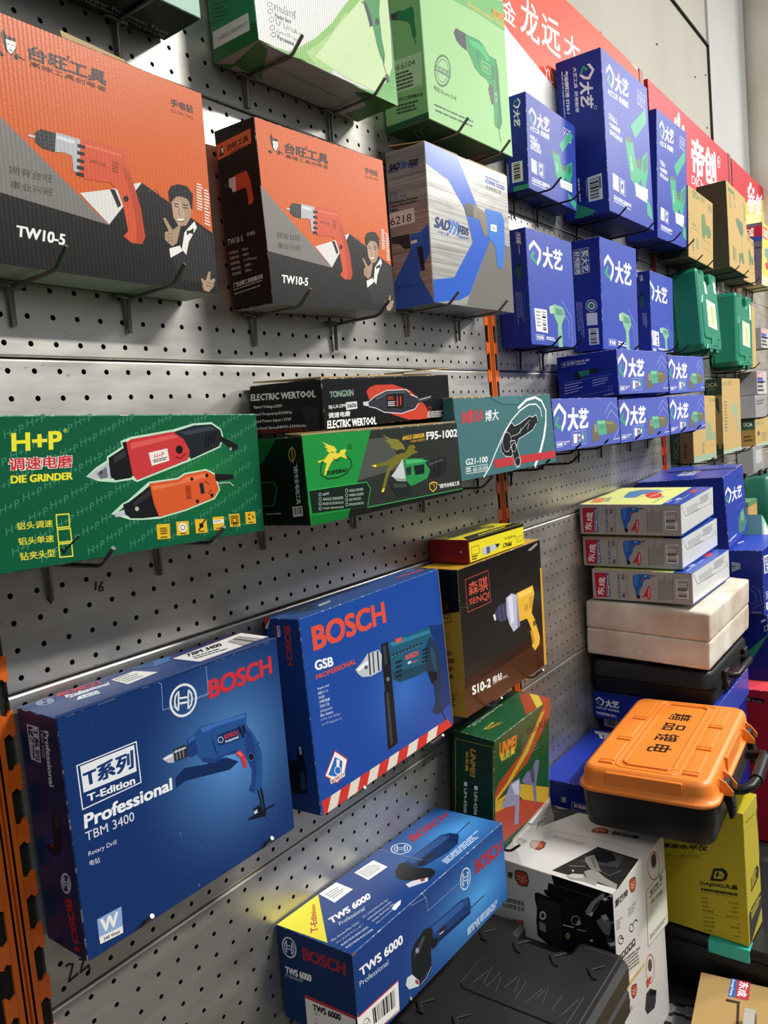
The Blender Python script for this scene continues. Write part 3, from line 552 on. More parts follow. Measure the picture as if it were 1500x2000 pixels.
'yue_F': '''bk|3a3f3a|1
p|4c504a|2|548 232 982 217 1118 1038 555 1184
p|151815|2|423 1842 2005 1907 2007 2008 395 2008
p|1d8a3c|3|-4 -8 761 9 544 1191 423 1842 394 2008 -3 2008
p|126b2b|4|10 1783 423 1826 394 2008 -3 2008
p|12241a|5|12 1218 649 1249 687 1418 635 1828 23 1739
l|2fae50|6|1|0|12 1218 649 1249 687 1418 635 1828
t|b9c9bd|7|角磨机|0.0|148 1334 218 1320 215 1385 146 1393
t|b9c9bd|7|ANGLE GRINDER|0.0|438 1352 604 1372 601 1435 435 1414
o|b9c9bd|7|0.5|8|120 1348 14 5 -2 34
o|b9c9bd|7|0.5|8|409 1368 15 6 -2 36
t|b9c9bd|7|ANGLE GRINDER|0.0|144 1438 365 1485 362 1551 141 1497
t|b9c9bd|7|WINKELSCHLEIFER|0.0|433 1460 601 1483 598 1546 430 1521
o|b9c9bd|7|0.5|8|115 1451 14 6 -2 34
o|b9c9bd|7|0.5|8|404 1475 15 6 -2 36
t|b9c9bd|8|MOEDOR DE ANGULO|0.0|139 1541 364 1593 361 1659 136 1600
t|b9c9bd|7|MAY MAI GOC|0.0|428 1567 568 1581 565 1644 425 1629
o|b9c9bd|7|0.5|8|111 1554 14 6 -2 34
o|b9c9bd|7|0.5|8|399 1582 15 6 -2 36
t|b9c9bd|9|Углошлифовальная машина|0.0|134 1644 359 1700 356 1766 132 1703
t|b9c9bd|7|AMOLADORA ANGULAR|0.0|423 1675 591 1703 588 1765 420 1736
o|b9c9bd|7|0.5|8|106 1657 14 6 -2 34
o|b9c9bd|7|0.5|8|395 1689 15 6 -2 36
p|e2cf3e|4|131 599 201 578 261 448 326 449 361 489 389 414 439 395 449 445 426 506 453 628 424 609 382 557 336 595 281 641 239 771 208 903 181 964 198 809 223 675 176 612 136 640
p|e2cf3e|5|196 175 263 261 320 310 345 403 326 449 286 419 266 449 227 364 251 359 212 289 240 291
l|0f2a18|5|1|0|296 584 333 656 367 614
l|0f3a1c|6|1.4|0|188 605 154 745 155 921 216 1027 336 1031 438 962 496 797 489 664 443 573
t|10220f|7|YUEFEIBAO|0.06|217 850 448 845 434 934 203 947
o|10220f|4|0.7|10|494 349 23 5 -3 59
t|10220f|5|R|0.0|485 318 505 317 502 379 482 380
p|7d7a35|3|895 127 980 261 1094 307 1161 453 1184 601 1111 560 1066 583 970 464 1006 445 921 303 964 302
p|6f6b25|4|723 875 924 824 1061 694 1181 657 1235 498 1297 484 1331 550 1305 631 1364 715 1285 730 1204 812 1080 902 955 1072 900 1331 856 1553 816 1560 863 1291 915 1032 948 920 780 935
p|e2cf3e|5|843 1476 865 1484 849 1572 816 1560
p|e2cf3e|5|723 875 783 860 785 937
p|c3c6c4|5|963 1214 1021 1093 1077 958 1135 816 1142 1045 1155 1392 1031 1304
p|8d9290|6|995 1280 1149 1333 1154 1420 1029 1359
p|1e2622|7|943 1330 1220 1437 1223 1750 1029 1776 944 1486
p|38423c|8|969 1395 1158 1461 1153 1563 983 1512
p|2a8a4a|9|1140 829 1249 836 1404 878 1511 991 1517 1219 1457 1437 1214 1562 1155 1392 1145 1103
p|4bb06b|10|1172 860 1387 897 1463 977 1181 972
p|14201a|10|1276 1040 1428 1044 1422 1284 1289 1293
p|20302a|10|1162 1052 1239 1052 1229 1256 1167 1259
p|202325|11|1449 997 1717 915 1775 992 1763 1296 1692 1413 1472 1454 1510 1217
p|43474a|12|1493 1033 1697 971 1746 1021 1506 1108
l|111315|13|1.2|0|1578 986 1573 1416
l|111315|13|1.2|0|1646 969 1640 1415
t|d8a83e|4|ANGLE GRINDER|0.06|1157 236 1478 213 1473 329 1151 348
t|d8a83e|2|小型角向磨光机|0.0|1257 365 1481 355 1478 419 1254 428
t|e8e8e4|2|F95-1002|0.06|1502 193 1997 194 1986 417 1498 412
t|e8e8e4|2|飞豹专业电动工具|0.03|1615 1648 1958 1670 1955 1795 1616 1775
l|d8b23e|10|1.6|1|1481 1600 1539 1561 1597 1611 1576 1748 1526 1819 1484 1732
t|d8b23e|11|飞|0.0|1510 1610 1563 1611 1558 1723 1505 1722
l|3aa85a|4|1|0|628 1863 2004 1913''',
'yue_L': '''p|15652f|1|1024 -8 1461 -8 1116 494 952 624
p|14241a|1|913 990 1292 989 1354 1144 1237 1531 855 1545
l|1f8a3e|2|1|0|913 990 1292 989 1354 1144 1237 1531 855 1545
t|b9bdb8|1|飞豹专业电动工具|0.03|1847 595 1836 1503 1741 1510 1757 604
o|b79a35|1|1.2|20|1754 392 65 5 -14 146
l|b79a35|2|1.2|0|1762 211 1755 579
p|cfd0cc|1|1641 1568 1855 1549 1853 1773 1642 1799
b|16181a|2|14|3|1|1649 1578 1845 1563 1843 1733 1651 1759
r|8d938d|1|1|4|1040 1705 1494 1695 1488 1756 1034 1767''',
'boda_F': '''t|c23c42|1|BODA|0.04|135 330 523 310 495 598 106 616
p|c23c42|2|241 393 287 246 311 385 243 677
t|e4ebe8|1|博大|0.02|548 344 814 320 794 613 525 618
l|dfe9e6|2|2.2|0|390 2000 522 1783 662 1445 885 943 1057 651 1256 413 1461 267 1636 269 1726 410 1743 644
l|f1f5f3|3|4|0|1214 351 1425 135 1628 77 1772 188 1853 471 1821 840
l|f1f5f3|4|6|0|1821 840 1747 1205 1621 1622 1461 2000
p|14171a|5|779 1268 852 1052 990 786 1052 708 1102 814 1224 760 1458 581 1503 629 1610 568 1637 723 1497 979 1340 1075 1162 1176 1089 1448 967 1612 848 1573 784 1442
l|eef2f0|6|0.9|1|779 1268 852 1052 990 786 1052 708 1102 814 1224 760 1458 581 1503 629 1610 568 1637 723 1497 979 1340 1075 1162 1176 1089 1448 967 1612 848 1573 784 1442
o|cfd8d5|7|0.8|20|914 1208 89 16 -24 257
l|cfd8d5|8|0.8|0|1017 1080 1150 1044 1447 700
l|cfd8d5|9|0.8|0|1197 1052 1236 880
l|cfd8d5|9|0.8|0|1375 960 1425 787
l|14171a|7|2|0|1563 806 1628 765
p|b5353c|7|616 1606 1983 1660 1988 1865 625 1827
p|14171a|8|978 1202 1080 1197 1161 1753 1128 1904 1050 1920 1023 1805
l|eef2f0|9|0.9|1|978 1202 1080 1197 1161 1753 1128 1904 1050 1920 1023 1805
o|cfd8d5|10|0.7|20|1097 1774 51 12 -11 118
o|cfd8d5|10|0.7|20|1044 1380 46 9 -11 116
t|e9eeec|3|G21-100|0.04|111 1476 509 1490 494 1645 96 1624
l|e9eeec|3|0.7|1|98 1678 489 1689 481 1858 86 1828
t|e9eeec|4|400-100-5858|0.0|215 1714 482 1721 476 1828 208 1823
r|e9eeec|4|2|1|107 1703 200 1705 189 1818 99 1815''',
'boda_L': '''t|9a3a3c|1|博大|0.0|1890 1645 2000 1612 1989 1759 1879 1792''',
'tbm_F': '''l|8fa6cc|1|0.6|0|782 -8 819 28 806 256 1229 270 1235 16
l|8fa6cc|2|0.4|0|1240 143 1223 281 854 272
t|c9323c|3|BOSCH|0.06|1239 154 1916 146 1911 327 1230 328
h|dfe4ea|3|2.4|994 241 116 27 -17 136
l|e8ebef|1|1.1|1|99 417 558 427 558 782 101 777
p|e8ebef|2|120 432 539 444 534 673 122 650
t|1a3670|3|T系列|0.05|131 476 526 480 516 635 135 620
t|f0f2f5|2|T-Edition|0.06|143 678 512 705 513 770 142 738
t|f0f2f5|1|Professional|0.05|103 822 815 866 811 976 96 938
t|e4e8ee|2|TBM 3400|0.0|96 965 472 992 471 1071 96 1040
t|dfe4ec|1|Rotary Drill|0.0|102 1130 314 1149 311 1197 99 1175
t|dfe4ec|1|电钻|0.0|102 1204 179 1216 176 1263 100 1249
p|8dabd8|1|103 1702 291 1716 283 1881 101 1854
p|f0efea|2|101 1854 283 1881 280 1940 104 1915
t|f0efea|3|W|0.05|123 1719 262 1739 254 1856 117 1835
t|2a2c33|3|340 Watt|0.03|131 1878 259 1897 257 1923 131 1906
p|0f2a58|1|847 885 936 839 1128 898 1334 927 1454 1024 1361 1060 1116 1000 932 956 846 979
p|b6bbc2|1|754 669 803 659 855 661 852 749 802 729 776 698
p|e9ebee|2|768 672 843 669 844 688 774 686
p|2e3136|2|857 629 965 636 992 668 982 754 875 749 855 725
l|7d838b|3|1.2|0|880 643 880 736
l|7d838b|3|1.2|0|910 646 910 740
l|7d838b|3|1.2|0|940 649 940 744
p|c8ccd2|4|860 652 968 657 968 672 860 667
p|1c3c7a|3|989 600 1056 582 1085 618 1078 772 999 770 980 723
p|3a62a6|4|994 606 1055 589 1060 626 996 639
p|24508f|5|1055 586 1111 539 1212 547 1272 563 1529 591 1588 603 1573 711 1622 798 1677 921 1707 1060 1697 1224 1663 1422 1590 1405 1528 1344 1572 1287 1586 1170 1551 1060 1523 1006 1442 937 1336 908 1207 926 1112 862 1071 784
p|3c6cb4|6|1119 552 1210 557 1517 598 1576 610 1568 638 1267 600 1134 601
p|1b3f7c|6|1107 820 1222 890 1447 899 1442 937 1336 908 1207 926 1112 862
p|1b3f7c|6|1577 754 1622 855 1647 1032 1630 1233 1587 1395 1532 1346 1572 1287 1590 1172 1552 1054 1536 899
p|173162|7|1268 683 1493 701 1492 822 1278 792
t|c9323c|8|BOSCH|0.06|1338 714 1479 724 1478 768 1338 752
t|e8ebef|8|Professional|0.04|1343 768 1479 776 1478 802 1344 792
o|c8d0dc|8|0.7|10|1298 740 25 11 -3 26
p|101c34|8|1482 697 1507 695 1541 820 1519 822
p|101c34|9|1522 703 1547 701 1565 793 1542 796
l|14284e|6|0.8|0|1217 676 1227 759
l|14284e|7|0.8|0|1222 718 1234 786
l|14284e|8|0.8|0|1227 759 1242 813
l|14284e|9|0.8|0|1233 801 1249 840
l|14284e|7|0.8|0|1238 843 1256 867
p|cf3540|7|1429 932 1479 922 1525 996 1537 1117 1501 1112 1483 1007
p|e86a70|8|1442 937 1476 933 1503 986 1489 992
e|0c1426|7|14|1590 1042 28 13 -4 30
o|44639a|8|0.8|12|1590 1043 33 15 -4 35
e|16305e|7|6|1633 951 7 3 -1 8
e|16305e|6|6|1662 948 7 3 -1 8
e|16305e|6|6|1690 944 7 3 -1 8
e|16305e|9|6|1625 1018 7 3 -1 8
e|16305e|7|6|1654 1015 7 3 -1 8
e|16305e|6|6|1682 1011 7 3 -1 8
e|16305e|9|6|1617 1085 7 3 -1 8
e|16305e|7|6|1645 1082 7 3 -1 8
e|16305e|6|6|1674 1078 7 3 -1 8
e|16305e|7|6|1609 1152 7 3 -1 8
e|16305e|7|6|1637 1149 7 3 -1 8
e|16305e|6|6|1666 1146 7 3 -1 8
e|16305e|7|6|1592 1214 7 3 -1 8
e|16305e|7|6|1620 1211 7 3 -1 8
e|16305e|7|6|1649 1209 7 3 -1 8
l|0c1220|6|2.2|0|1658 1389 1672 1507 1678 1696
l|0c1220|6|1.6|0|1626 1398 1643 1512 1652 1676
p|101828|7|1625 1545 1679 1690 1504 1637 1565 1608 1560 1552
l|101828|8|2|0|1498 1627 1791 1629
p|c8ccd2|8|1557 1582 1593 1574 1600 1612 1565 1613''',
'tbm_U': '''h|a9b6cc|1|1.6|157 357 45 94 -33 263
t|c9323c|1|BOSCH|0.06|300 0 617 157 577 483 249 318
t|e8ebef|2|Professional|0.05|300 364 625 542 597 794 275 655
r|e8ebef|3|1|2|297 635 448 681 432 849 279 829
p|e8ebef|1|332 869 474 911 449 1226 280 1120
t|1a3670|2|T系列|0.0|342 953 456 982 441 1152 312 1116
B|paper_sticker
p|f1f0ec|1|666 435 879 353 945 1196 658 1317
r|8d939b|2|4|3|680 508 846 441 904 1163 682 1200
E
p|2a4f8c|3|842 -8 1122 -8 1202 281 1028 576
p|3f6fb0|4|1119 -8 1276 108 1172 550 1028 576
l|c9323c|5|1|0|1077 302 1122 382
B|type_label
p|f1f0ec|5|1222 451 2003 230 2008 1594 1257 1629
l|c9323c|6|0.9|0|1222 451 2003 230
l|c9323c|6|0.9|0|1257 1576 2000 1571
t|1c1d20|6|TBM 3400|0.05|1346 476 1700 524 1654 873 1294 795
r|55585e|6|2|4|1323 928 1661 1048 1609 1502 1280 1304
b|1c1d20|7|18|5|1|1746 660 1913 502 1934 1581 1717 1641
E''',
'tbm_L': '''p|c9ccd3|1|435 115 1053 110 935 413 435 409
p|10254c|2|484 129 765 126 635 395 487 393
t|10254c|3|T系列|0.04|1028 128 919 397 663 397 759 134
t|c9ccd3|4|T-Edition|0.04|738 135 617 393 471 389 538 136
t|cfd2d8|1|Professional|0.05|1535 118 1448 578 1212 588 1311 125
t|b4b9c4|2|TBM 3400|0.0|1276 120 1202 358 1065 360 1140 121
p|0a1730|1|1355 746 1405 827 1571 856 1495 1016 1305 1153 1032 1186 703 1172 611 1128 1041 1076 1075 983 1140 875
p|2a2f3c|2|1361 763 1382 821 1485 847 1350 960 1234 901
p|a12a30|2|887 1100 1041 1076 1014 1110 908 1122
h|c9ccd3|1|1.8|1411 1384 231 -8 -64 84
t|b8282f|1|BOSCH|0.06|1597 1508 1686 1933 1410 1956 1245 1528''',
'gsb_F': '''t|d8503e|1|BOSCH|0.06|125 116 1087 139 1091 384 123 368
t|f0f2f5|1|GSB|0.06|120 458 339 495 336 594 117 561
t|d8503e|1|PROFESSIONAL|0.05|117 605 618 618 616 679 117 652
t|dfe6f0|1|Impact drill|0.0|121 733 256 751 253 781 117 763
t|dfe6f0|2|振動ドリル|0.0|121 779 243 795 240 826 117 808
t|dfe6f0|3|冲击钻|0.0|121 824 192 834 188 864 117 854
t|dfe6f0|1|冲擊電鑽|0.0|121 869 249 889 245 919 117 899
t|dfe6f0|2|전동드릴|0.0|121 915 236 933 232 963 118 944
t|dfe6f0|3|สว่านกระแทก|0.0|121 960 264 983 261 1013 118 990
t|dfe6f0|4|Bor beton|0.0|121 1005 270 1030 266 1060 118 1035
t|dfe6f0|5|مثقاب اشتغال طرق|0.0|121 1051 349 1090 345 1121 118 1080
t|dfe6f0|6|دستگاه دریل ضربه ای|0.0|121 1096 359 1139 356 1169 118 1125
p|14326c|1|1735 635 2008 706 2008 1714 1726 1745 1842 1473 1855 989
p|b9c0c6|2|598 737 690 697 779 630 940 642 974 717 947 884 798 888 683 852 631 798
p|e6eaee|3|618 738 770 701 780 741 642 774
l|24292e|3|3|0|799 632 788 870
l|24292e|3|2.4|0|853 639 843 870
l|24292e|3|3|0|920 648 911 870
e|50585e|4|14|741 767 23 9 -3 21
p|15181c|3|983 596 1085 603 1084 1057 1074 1133 966 1127 971 814
p|34393f|4|999 627 1044 623 1041 841 1002 851
p|17191d|4|953 1127 1082 1121 1067 1777 940 1790 921 1766
p|383c42|5|974 1160 1013 1157 1001 1737 961 1754
e|6d7278|4|14|1025 1013 24 10 -3 24
p|1d5672|5|1076 624 1160 604 1515 639 1755 655 1772 802 1655 809 1636 1068 1668 1155 1444 1151 1192 1116 1099 1043
p|2f7c98|6|1108 628 1748 680 1752 730 1133 680
p|174257|6|1103 965 1636 1068 1662 1150 1444 1151 1192 1111 1106 1041
l|10181e|6|1.6|0|1056 772 1608 803
l|a8b4bc|7|1|0|1114 776 1119 793
l|a8b4bc|7|1|0|1166 779 1171 796
l|a8b4bc|7|1|0|1219 782 1224 799
l|a8b4bc|7|1|0|1273 785 1277 802
l|a8b4bc|7|1|0|1327 788 1331 805
l|a8b4bc|7|1|0|1382 791 1386 809
l|a8b4bc|7|1|0|1437 795 1442 812
l|a8b4bc|7|1|0|1493 798 1498 815
l|a8b4bc|7|1|0|1550 801 1555 819
p|1b3348|7|1738 771 1797 838 1857 976 1880 1216 1865 1373 1802 1590 1848 1751 1733 1748 1661 1675 1733 1588 1727 1371 1688 1227 1610 1125 1654 889
p|27455e|8|1747 869 1804 997 1807 1242 1763 1225 1714 991
l|1b2024|8|1.6|0|1821 1747 1879 1881
p|10181e|9|1650 1180 1731 1190 1756 1329 1699 1354
e|0c1418|10|14|1764 1272 36 14 -8 57
t|e0504a|6|BOSCH|0.06|1319 849 1527 866 1522 925 1315 904
t|f0f2f5|7|GSB|0.05|1341 935 1396 940 1392 970 1341 966
r|d8504e|7|1|1|1407 960 1540 974 1538 994 1408 981
p|0e222c|6|1158 866 1258 873 1254 899 1158 893
p|0e222c|8|1590 879 1692 886 1689 909 1590 903
p|0e222c|6|1151 918 1250 926 1247 953 1151 946
p|0e222c|8|1584 924 1685 932 1682 955 1584 948
p|0e222c|7|1144 971 1243 979 1240 1006 1144 998
p|0e222c|8|1577 969 1679 978 1676 1001 1577 993
p|0e222c|7|1138 1023 1236 1032 1233 1059 1137 1051
p|0e222c|8|1571 1014 1672 1024 1669 1046 1571 1038
p|d8503e|7|1195 613 1291 621 1292 668 1198 663
l|123848|7|0.8|0|1375 638 1384 672
l|123848|7|0.8|0|1406 640 1415 674
l|123848|7|0.8|0|1437 642 1446 677
l|123848|7|0.8|0|1468 645 1478 679
l|123848|7|0.8|0|1500 647 1509 682
l|123848|7|0.8|0|1532 650 1541 684
l|123848|7|0.8|0|1564 652 1573 687
l|123848|7|0.8|0|1596 654 1606 690
l|123848|7|0.8|0|1628 657 1638 692
l|123848|7|0.8|0|1661 659 1671 695
l|123848|7|0.8|0|1694 662 1704 698
l|123848|7|0.8|0|1727 665 1737 700
p|c8352f|1|20 1861 138 1862 71 2004 30 2004
p|d9d2c4|2|138 1862 259 1863 193 2004 71 2004
p|c8352f|3|259 1863 384 1864 320 2004 193 2004
p|d9d2c4|4|384 1864 514 1866 450 2003 320 2004
p|c8352f|5|514 1866 647 1867 585 2003 450 2003
p|d9d2c4|6|647 1867 785 1868 724 2003 585 2003
p|c8352f|7|785 1868 928 1870 868 2002 724 2003
p|d9d2c4|8|928 1870 1076 1871 1018 2002 868 2002
p|c8352f|9|1076 1871 1230 1872 1173 2002 1018 2002
p|d9d2c4|10|1230 1872 1389 1874 1334 2001 1173 2002
p|c8352f|11|1389 1874 1554 1876 1501 2001 1334 2001
p|d9d2c4|12|1554 1876 1725 1877 1674 2000 1501 2001
p|c8352f|13|1725 1877 1903 1879 1976 2000 1674 2000
p|f0eeea|1|92 1633 238 1443 376 1603 321 1744 219 1774
l|c8352f|2|1.4|1|92 1633 238 1447 373 1604 316 1741 219 1774
p|2c68b4|3|129 1642 231 1506 312 1592 288 1704 213 1708
o|f0eeea|4|1|10|245 1657 38 20 -5 40
p|f0eeea|5|246 1536 282 1570 265 1624 235 1605
p|e8e5de|5|141 1701 321 1701 325 1759 148 1751
t|a23a36|6|BOSCH|0.04|152 1711 311 1714 313 1748 159 1748''',
'gsb_L': '''p|d9d2c4|1|-8 -7 390 -2 120 123 -8 106
p|c23a34|2|-8 -7 390 -2 -8 106
t|c23a34|1|BOSCH|0.06|1475 72 1402 472 1053 476 1097 72
t|e8ebef|1|GSB|0.05|886 72 856 192 660 196 694 74
t|a8323a|1|PROFESSIONAL|0.03|636 68 595 304 486 302 530 69
p|0c1524|1|1123 1304 1345 1291 1378 1407 1448 1557 1321 1788 529 1827 288 1725 380 1461 956 1469
p|c0c8ce|2|1157 1310 1288 1302 1289 1385 1155 1396
p|1d4258|2|1051 1569 1346 1555 1290 1748 1009 1770''',
'gsb_U': '''p|1f3f6e|1|126 224 504 -4 646 867 357 1556 120 1107
p|18303f|2|195 433 436 417 424 977 256 1124
p|a8b0b8|3|456 895 622 856 565 1156 395 1277
l|d8503e|3|1|0|268 796 320 833
t|d8503e|1|BOSCH|0.06|2000 1053 1614 854 1527 1093 1907 1346
t|dfe6f0|1|GSB|0.0|1998 508 1892 390 1854 485 1959 615''',
'sen_F': '''p|43240f|1|-2 1624 2008 1570 2008 2008 -1 2006
p|2a170b|2|3 1481 2008 1389 2008 1570 -2 1624
p|c9992f|3|1959 444 2008 449 2008 2005 1939 2006
l|c2523f|1|1|1|140 166 645 162 672 617 153 611
t|c2523f|2|森骐|0.02|190 225 619 222 623 428 199 406
t|c2523f|2|SENQI|0.03|195 447 635 453 636 582 199 535
p|3a3c58|1|738 788 836 719 1029 723 1059 986 846 961 759 871
p|d8dae4|2|696 814 746 809 766 905 726 905
l|6d6f8c|2|1.2|0|845 735 873 956
l|6d6f8c|2|1.2|0|938 734 965 971
p|b2b6cc|2|1025 663 1163 632 1335 703 1340 1172 1166 1209 1073 1063 1025 910
p|d4d8e6|3|1072 675 1182 660 1194 1060 1114 1085
p|8084a0|3|1290 698 1346 706 1340 1172 1269 1191
p|deb03c|4|1294 665 1729 659 1764 786 1662 1068 1735 1188 1856 1513 1830 1620 1702 1679 1621 1576 1684 1457 1584 1213 1528 1119 1336 1106
p|edc860|5|1326 684 1695 686 1712 754 1341 756
t|8a6414|5|森骐|0.0|1476 896 1572 894 1572 1000 1476 1000
l|5a4010|5|1|0|1617 829 1716 827
l|5a4010|5|1|0|1613 860 1712 858
l|5a4010|5|1|0|1609 890 1708 889
l|5a4010|5|1|0|1606 921 1705 920
l|5a4010|5|1|0|1602 952 1701 951
l|5a4010|5|1|0|1599 982 1697 982
p|b88c24|5|1595 1329 1655 1341 1706 1535 1650 1587
e|6a4c12|5|14|1721 1255 42 13 -5 41
l|1a1a1a|2|1.6|0|1765 1680 1783 1954 1746 2000
t|f0f0ec|2|S10-2|0.06|142 1626 559 1670 550 1797 143 1753
t|f0f0ec|2|电钻|0.03|607 1670 831 1686 820 1788 602 1762
t|d8d8d4|3|ELECTRIC DRILL|0.0|604 1750 969 1769 964 1810 605 1788
p|8d8a84|1|1641 99 1911 33 1926 72 1730 123
l|55524c|3|0.6|0|0 502 202 556''',
'sen_L': '''p|c29430|1|487 655 1992 558 2008 2005 326 2008
l|241a10|2|1|1|547 434 1485 374 1489 706 497 787
t|5a3a1a|3|森骐|0.0|643 498 1422 448 1414 564 633 621
t|241a10|4|SENQI|0.0|628 638 1432 581 1431 673 625 738
t|3a2a10|2|10mm|0.0|929 917 1295 897 1284 938 918 958
r|6a4c18|2|4|3|871 1140 1557 1096 1618 1518 869 1583
t|3a2a10|2|永康市森骐工具有限公司|0.0|772 1737 1599 1684 1587 1732 759 1785
r|4a3612|3|3|7|754 1803 1628 1747 1619 1872 743 1932''',
'imp_F': '''p|191a16|1|-8 -8 2001 -8 1997 302 -8 215
p|b9bcc0|1|422 1130 500 1016 883 1073 1058 1177 953 1550 516 1784 423 1616
p|55585c|2|573 1099 687 1114 695 1699 571 1711
p|2a2c2e|2|883 1073 1074 1190 953 1509
t|1a1a14|1|IMPACT|0.05|1489 1752 1156 1641 1164 1264 1496 1342
t|1a1a14|1|冲击批头|0.0|1686 1079 1227 1040 1232 770 1690 820
l|3a3a1a|1|0.7|1|1686 1122 1933 1136 1947 1617 1697 1594
l|3a3a1a|1|0.7|1|79 695 325 709 326 1406 77 1378
r|55541a|1|2|2|67 1467 251 1498 251 1944 74 1892
l|3a3a1a|2|0.8|0|1747 1258 1772 1455
l|3a3a1a|2|0.8|0|1820 1315 1845 1513''',
'imp_U': '''p|191a16|1|274 1307 2008 1445 2008 1924 -1 1964
p|6d6c66|1|291 378 1441 200 1478 586 256 868
t|3a3a1a|2|IMPACT|0.0|1537 1191 1252 1165 1360 652 1660 700
r|d8d030|2|1|4|575 1594 1901 1560 1834 1870 419 1951''',
'unm_F': '''p|9a4126|1|21 887 153 764 888 593 1422 274 1747 -2 2008 -2 1994 319 1135 851 609 932 37 1078
p|b89a2c|2|49 981 406 892 1039 583 1653 138 1803 136 1161 673 551 931 50 1048
p|b9962c|3|37 1041 920 1137 2004 1699 2008 2008 62 1700
p|1d3a26|4|294 1135 617 1106 1189 1630 557 1443
p|a33e28|5|40 1228 936 1421 2008 2008 65 1859
t|cf7a2c|3|UNMEI|0.06|164 101 747 188 716 418 143 332
t|d8c23e|4|佑尼美|0.03|169 312 670 370 690 494 206 443
t|3a2416|3|精品风批|0.01|1091 230 1925 324 1954 504 1106 338
l|a8a090|3|0.5|0|937 670 1571 750
l|a8a090|4|0.5|0|934 617 1514 672
l|a8a090|3|0.5|0|931 563 1458 596
l|a8a090|3|0.5|0|928 511 1403 520
l|a8a090|4|0.5|0|925 458 1349 446
l|a8a090|4|0.5|0|921 405 1296 373
l|a8a090|4|0.5|0|918 353 1243 300
p|6a6a88|6|941 1101 1106 1012 1268 1047 1479 933 1604 1019 1552 1196 1487 1409 1516 1754 1428 1718 1350 1363 1064 1207
p|45455e|7|1228 1048 1386 1002 1431 1341 1329 1313
p|8484a0|6|240 1239 537 955 851 1005 906 1170 870 1348 842 1824 692 1766 721 1430 479 1337
p|b4b4c8|7|575 991 837 1029 852 1300 696 1222''',
'unm_L': '''l|b8a23a|1|0.8|0|150 1706 147 135 1931 110 2000 1832
t|c98a30|2|UNMEI|0.06|1137 247 1095 712 858 705 849 224
t|d8c23e|2|佑尼美|0.03|789 297 774 635 630 645 645 300
p|e0e4e0|2|1067 847 1231 844 1222 915 1058 917
t|e0e4e0|2|UM-4206|0.04|1223 944 1210 1349 1045 1355 1058 950
p|e0e4e0|2|571 835 726 834 717 905 562 906
t|e0e4e0|2|UM-4208|0.04|718 942 705 1369 550 1374 563 946''',
'unm_U': '''p|9a4126|1|1883 548 2008 905 2004 2008 1555 2008 1141 1906
p|c0b03a|2|2008 928 2003 1401 1697 2005 1473 2008
t|c98a30|1|UNMEI|0.05|652 1440 329 1266 300 1130 656 1285
t|d8c23e|2|佑尼美|0.02|603 1160 277 1144 263 1064 600 1011
t|cfd8d0|2|Power Pneumatic Tools|0.0|1288 508 303 582 314 455 1288 376
t|cfd8d0|3|UNMEI PNEUMATIC TOOLS CO.,LTD|0.02|1329 318 196 434 205 332 1321 195''',
'tws_F': '''t|a52a3a|1|BOSCH|0.06|1524 323 1965 392 1966 719 1522 667
h|d8dee6|1|1.6|1370 535 73 50 -12 236
l|a9b6cc|1|0.5|0|798 17 836 193 846 483 1273 501
l|a9b6cc|2|0.5|0|649 56 838 157
p|183a70|1|829 830 898 863 1278 920 1398 1016 1421 1310 1405 1418 910 1347 830 1303
p|2a5694|2|873 901 1276 966 1376 1032 1392 1140 899 1083
p|0f2448|2|880 1230 1400 1360 1404 1430 914 1362 852 1322
l|0c1c3a|3|0.8|0|1302 965 1323 1321
l|0c1c3a|3|0.8|0|1324 984 1344 1306
l|0c1c3a|3|0.8|0|1346 1002 1366 1290
l|0c1c3a|3|0.8|0|1369 1020 1388 1275
l|0c1c3a|3|0.8|0|1392 1039 1410 1259
l|24282e|2|1.6|0|1410 1317 1620 1325
p|12161c|3|606 1062 653 911 772 804 818 813 878 930 883 1175 842 1384 835 1727 749 1774 670 1759 602 1535
p|3a4048|4|631 1144 756 906 787 977 697 1178
e|8d949c|5|14|679 1089 21 35 -3 54
p|10141c|4|859 1194 929 1211 922 1399 861 1384
p|1b2027|4|670 1752 771 1811 833 1723 827 1810 755 1901 686 1889
p|cdd3d8|5|516 1565 539 1445 596 1474 676 1763 665 1859 549 1718
p|9a3a44|6|630 1643 670 1752 660 1819 626 1721
l|c8ced4|5|0.8|0|833 1723 769 1847 687 1867
p|2a2226|3|969 1118 1060 1153 1061 1236 975 1207
r|e8ebef|4|1|1|966 1200 1042 1228 1043 1266 968 1244
t|eef0f3|1|TWS 6000|0.06|51 380 524 467 528 671 62 565
t|cfd8e4|2|Professional|0.0|44 620 349 708 350 815 44 733
r|c8d8ea|1|4|8|1343 1706 1968 1752 1959 1936 1339 1887
B|type_label
p|e8e5dd|1|-8 1243 437 1304 425 1949 -8 1833
l|b83a44|2|1.8|0|0 1259 437 1318
b|1a1b1e|2|22|7|1|144 1373 390 1409 386 1776 149 1693
o|1a1b1e|2|0.8|12|82 1531 32 59 -4 84
l|1a1b1e|3|1|0|62 1512 75 1566 106 1513
l|b83a44|2|1.2|0|222 1884 424 1921
E
p|7a5a3a|1|-8 -8 42 -8 27 45 -8 35''',
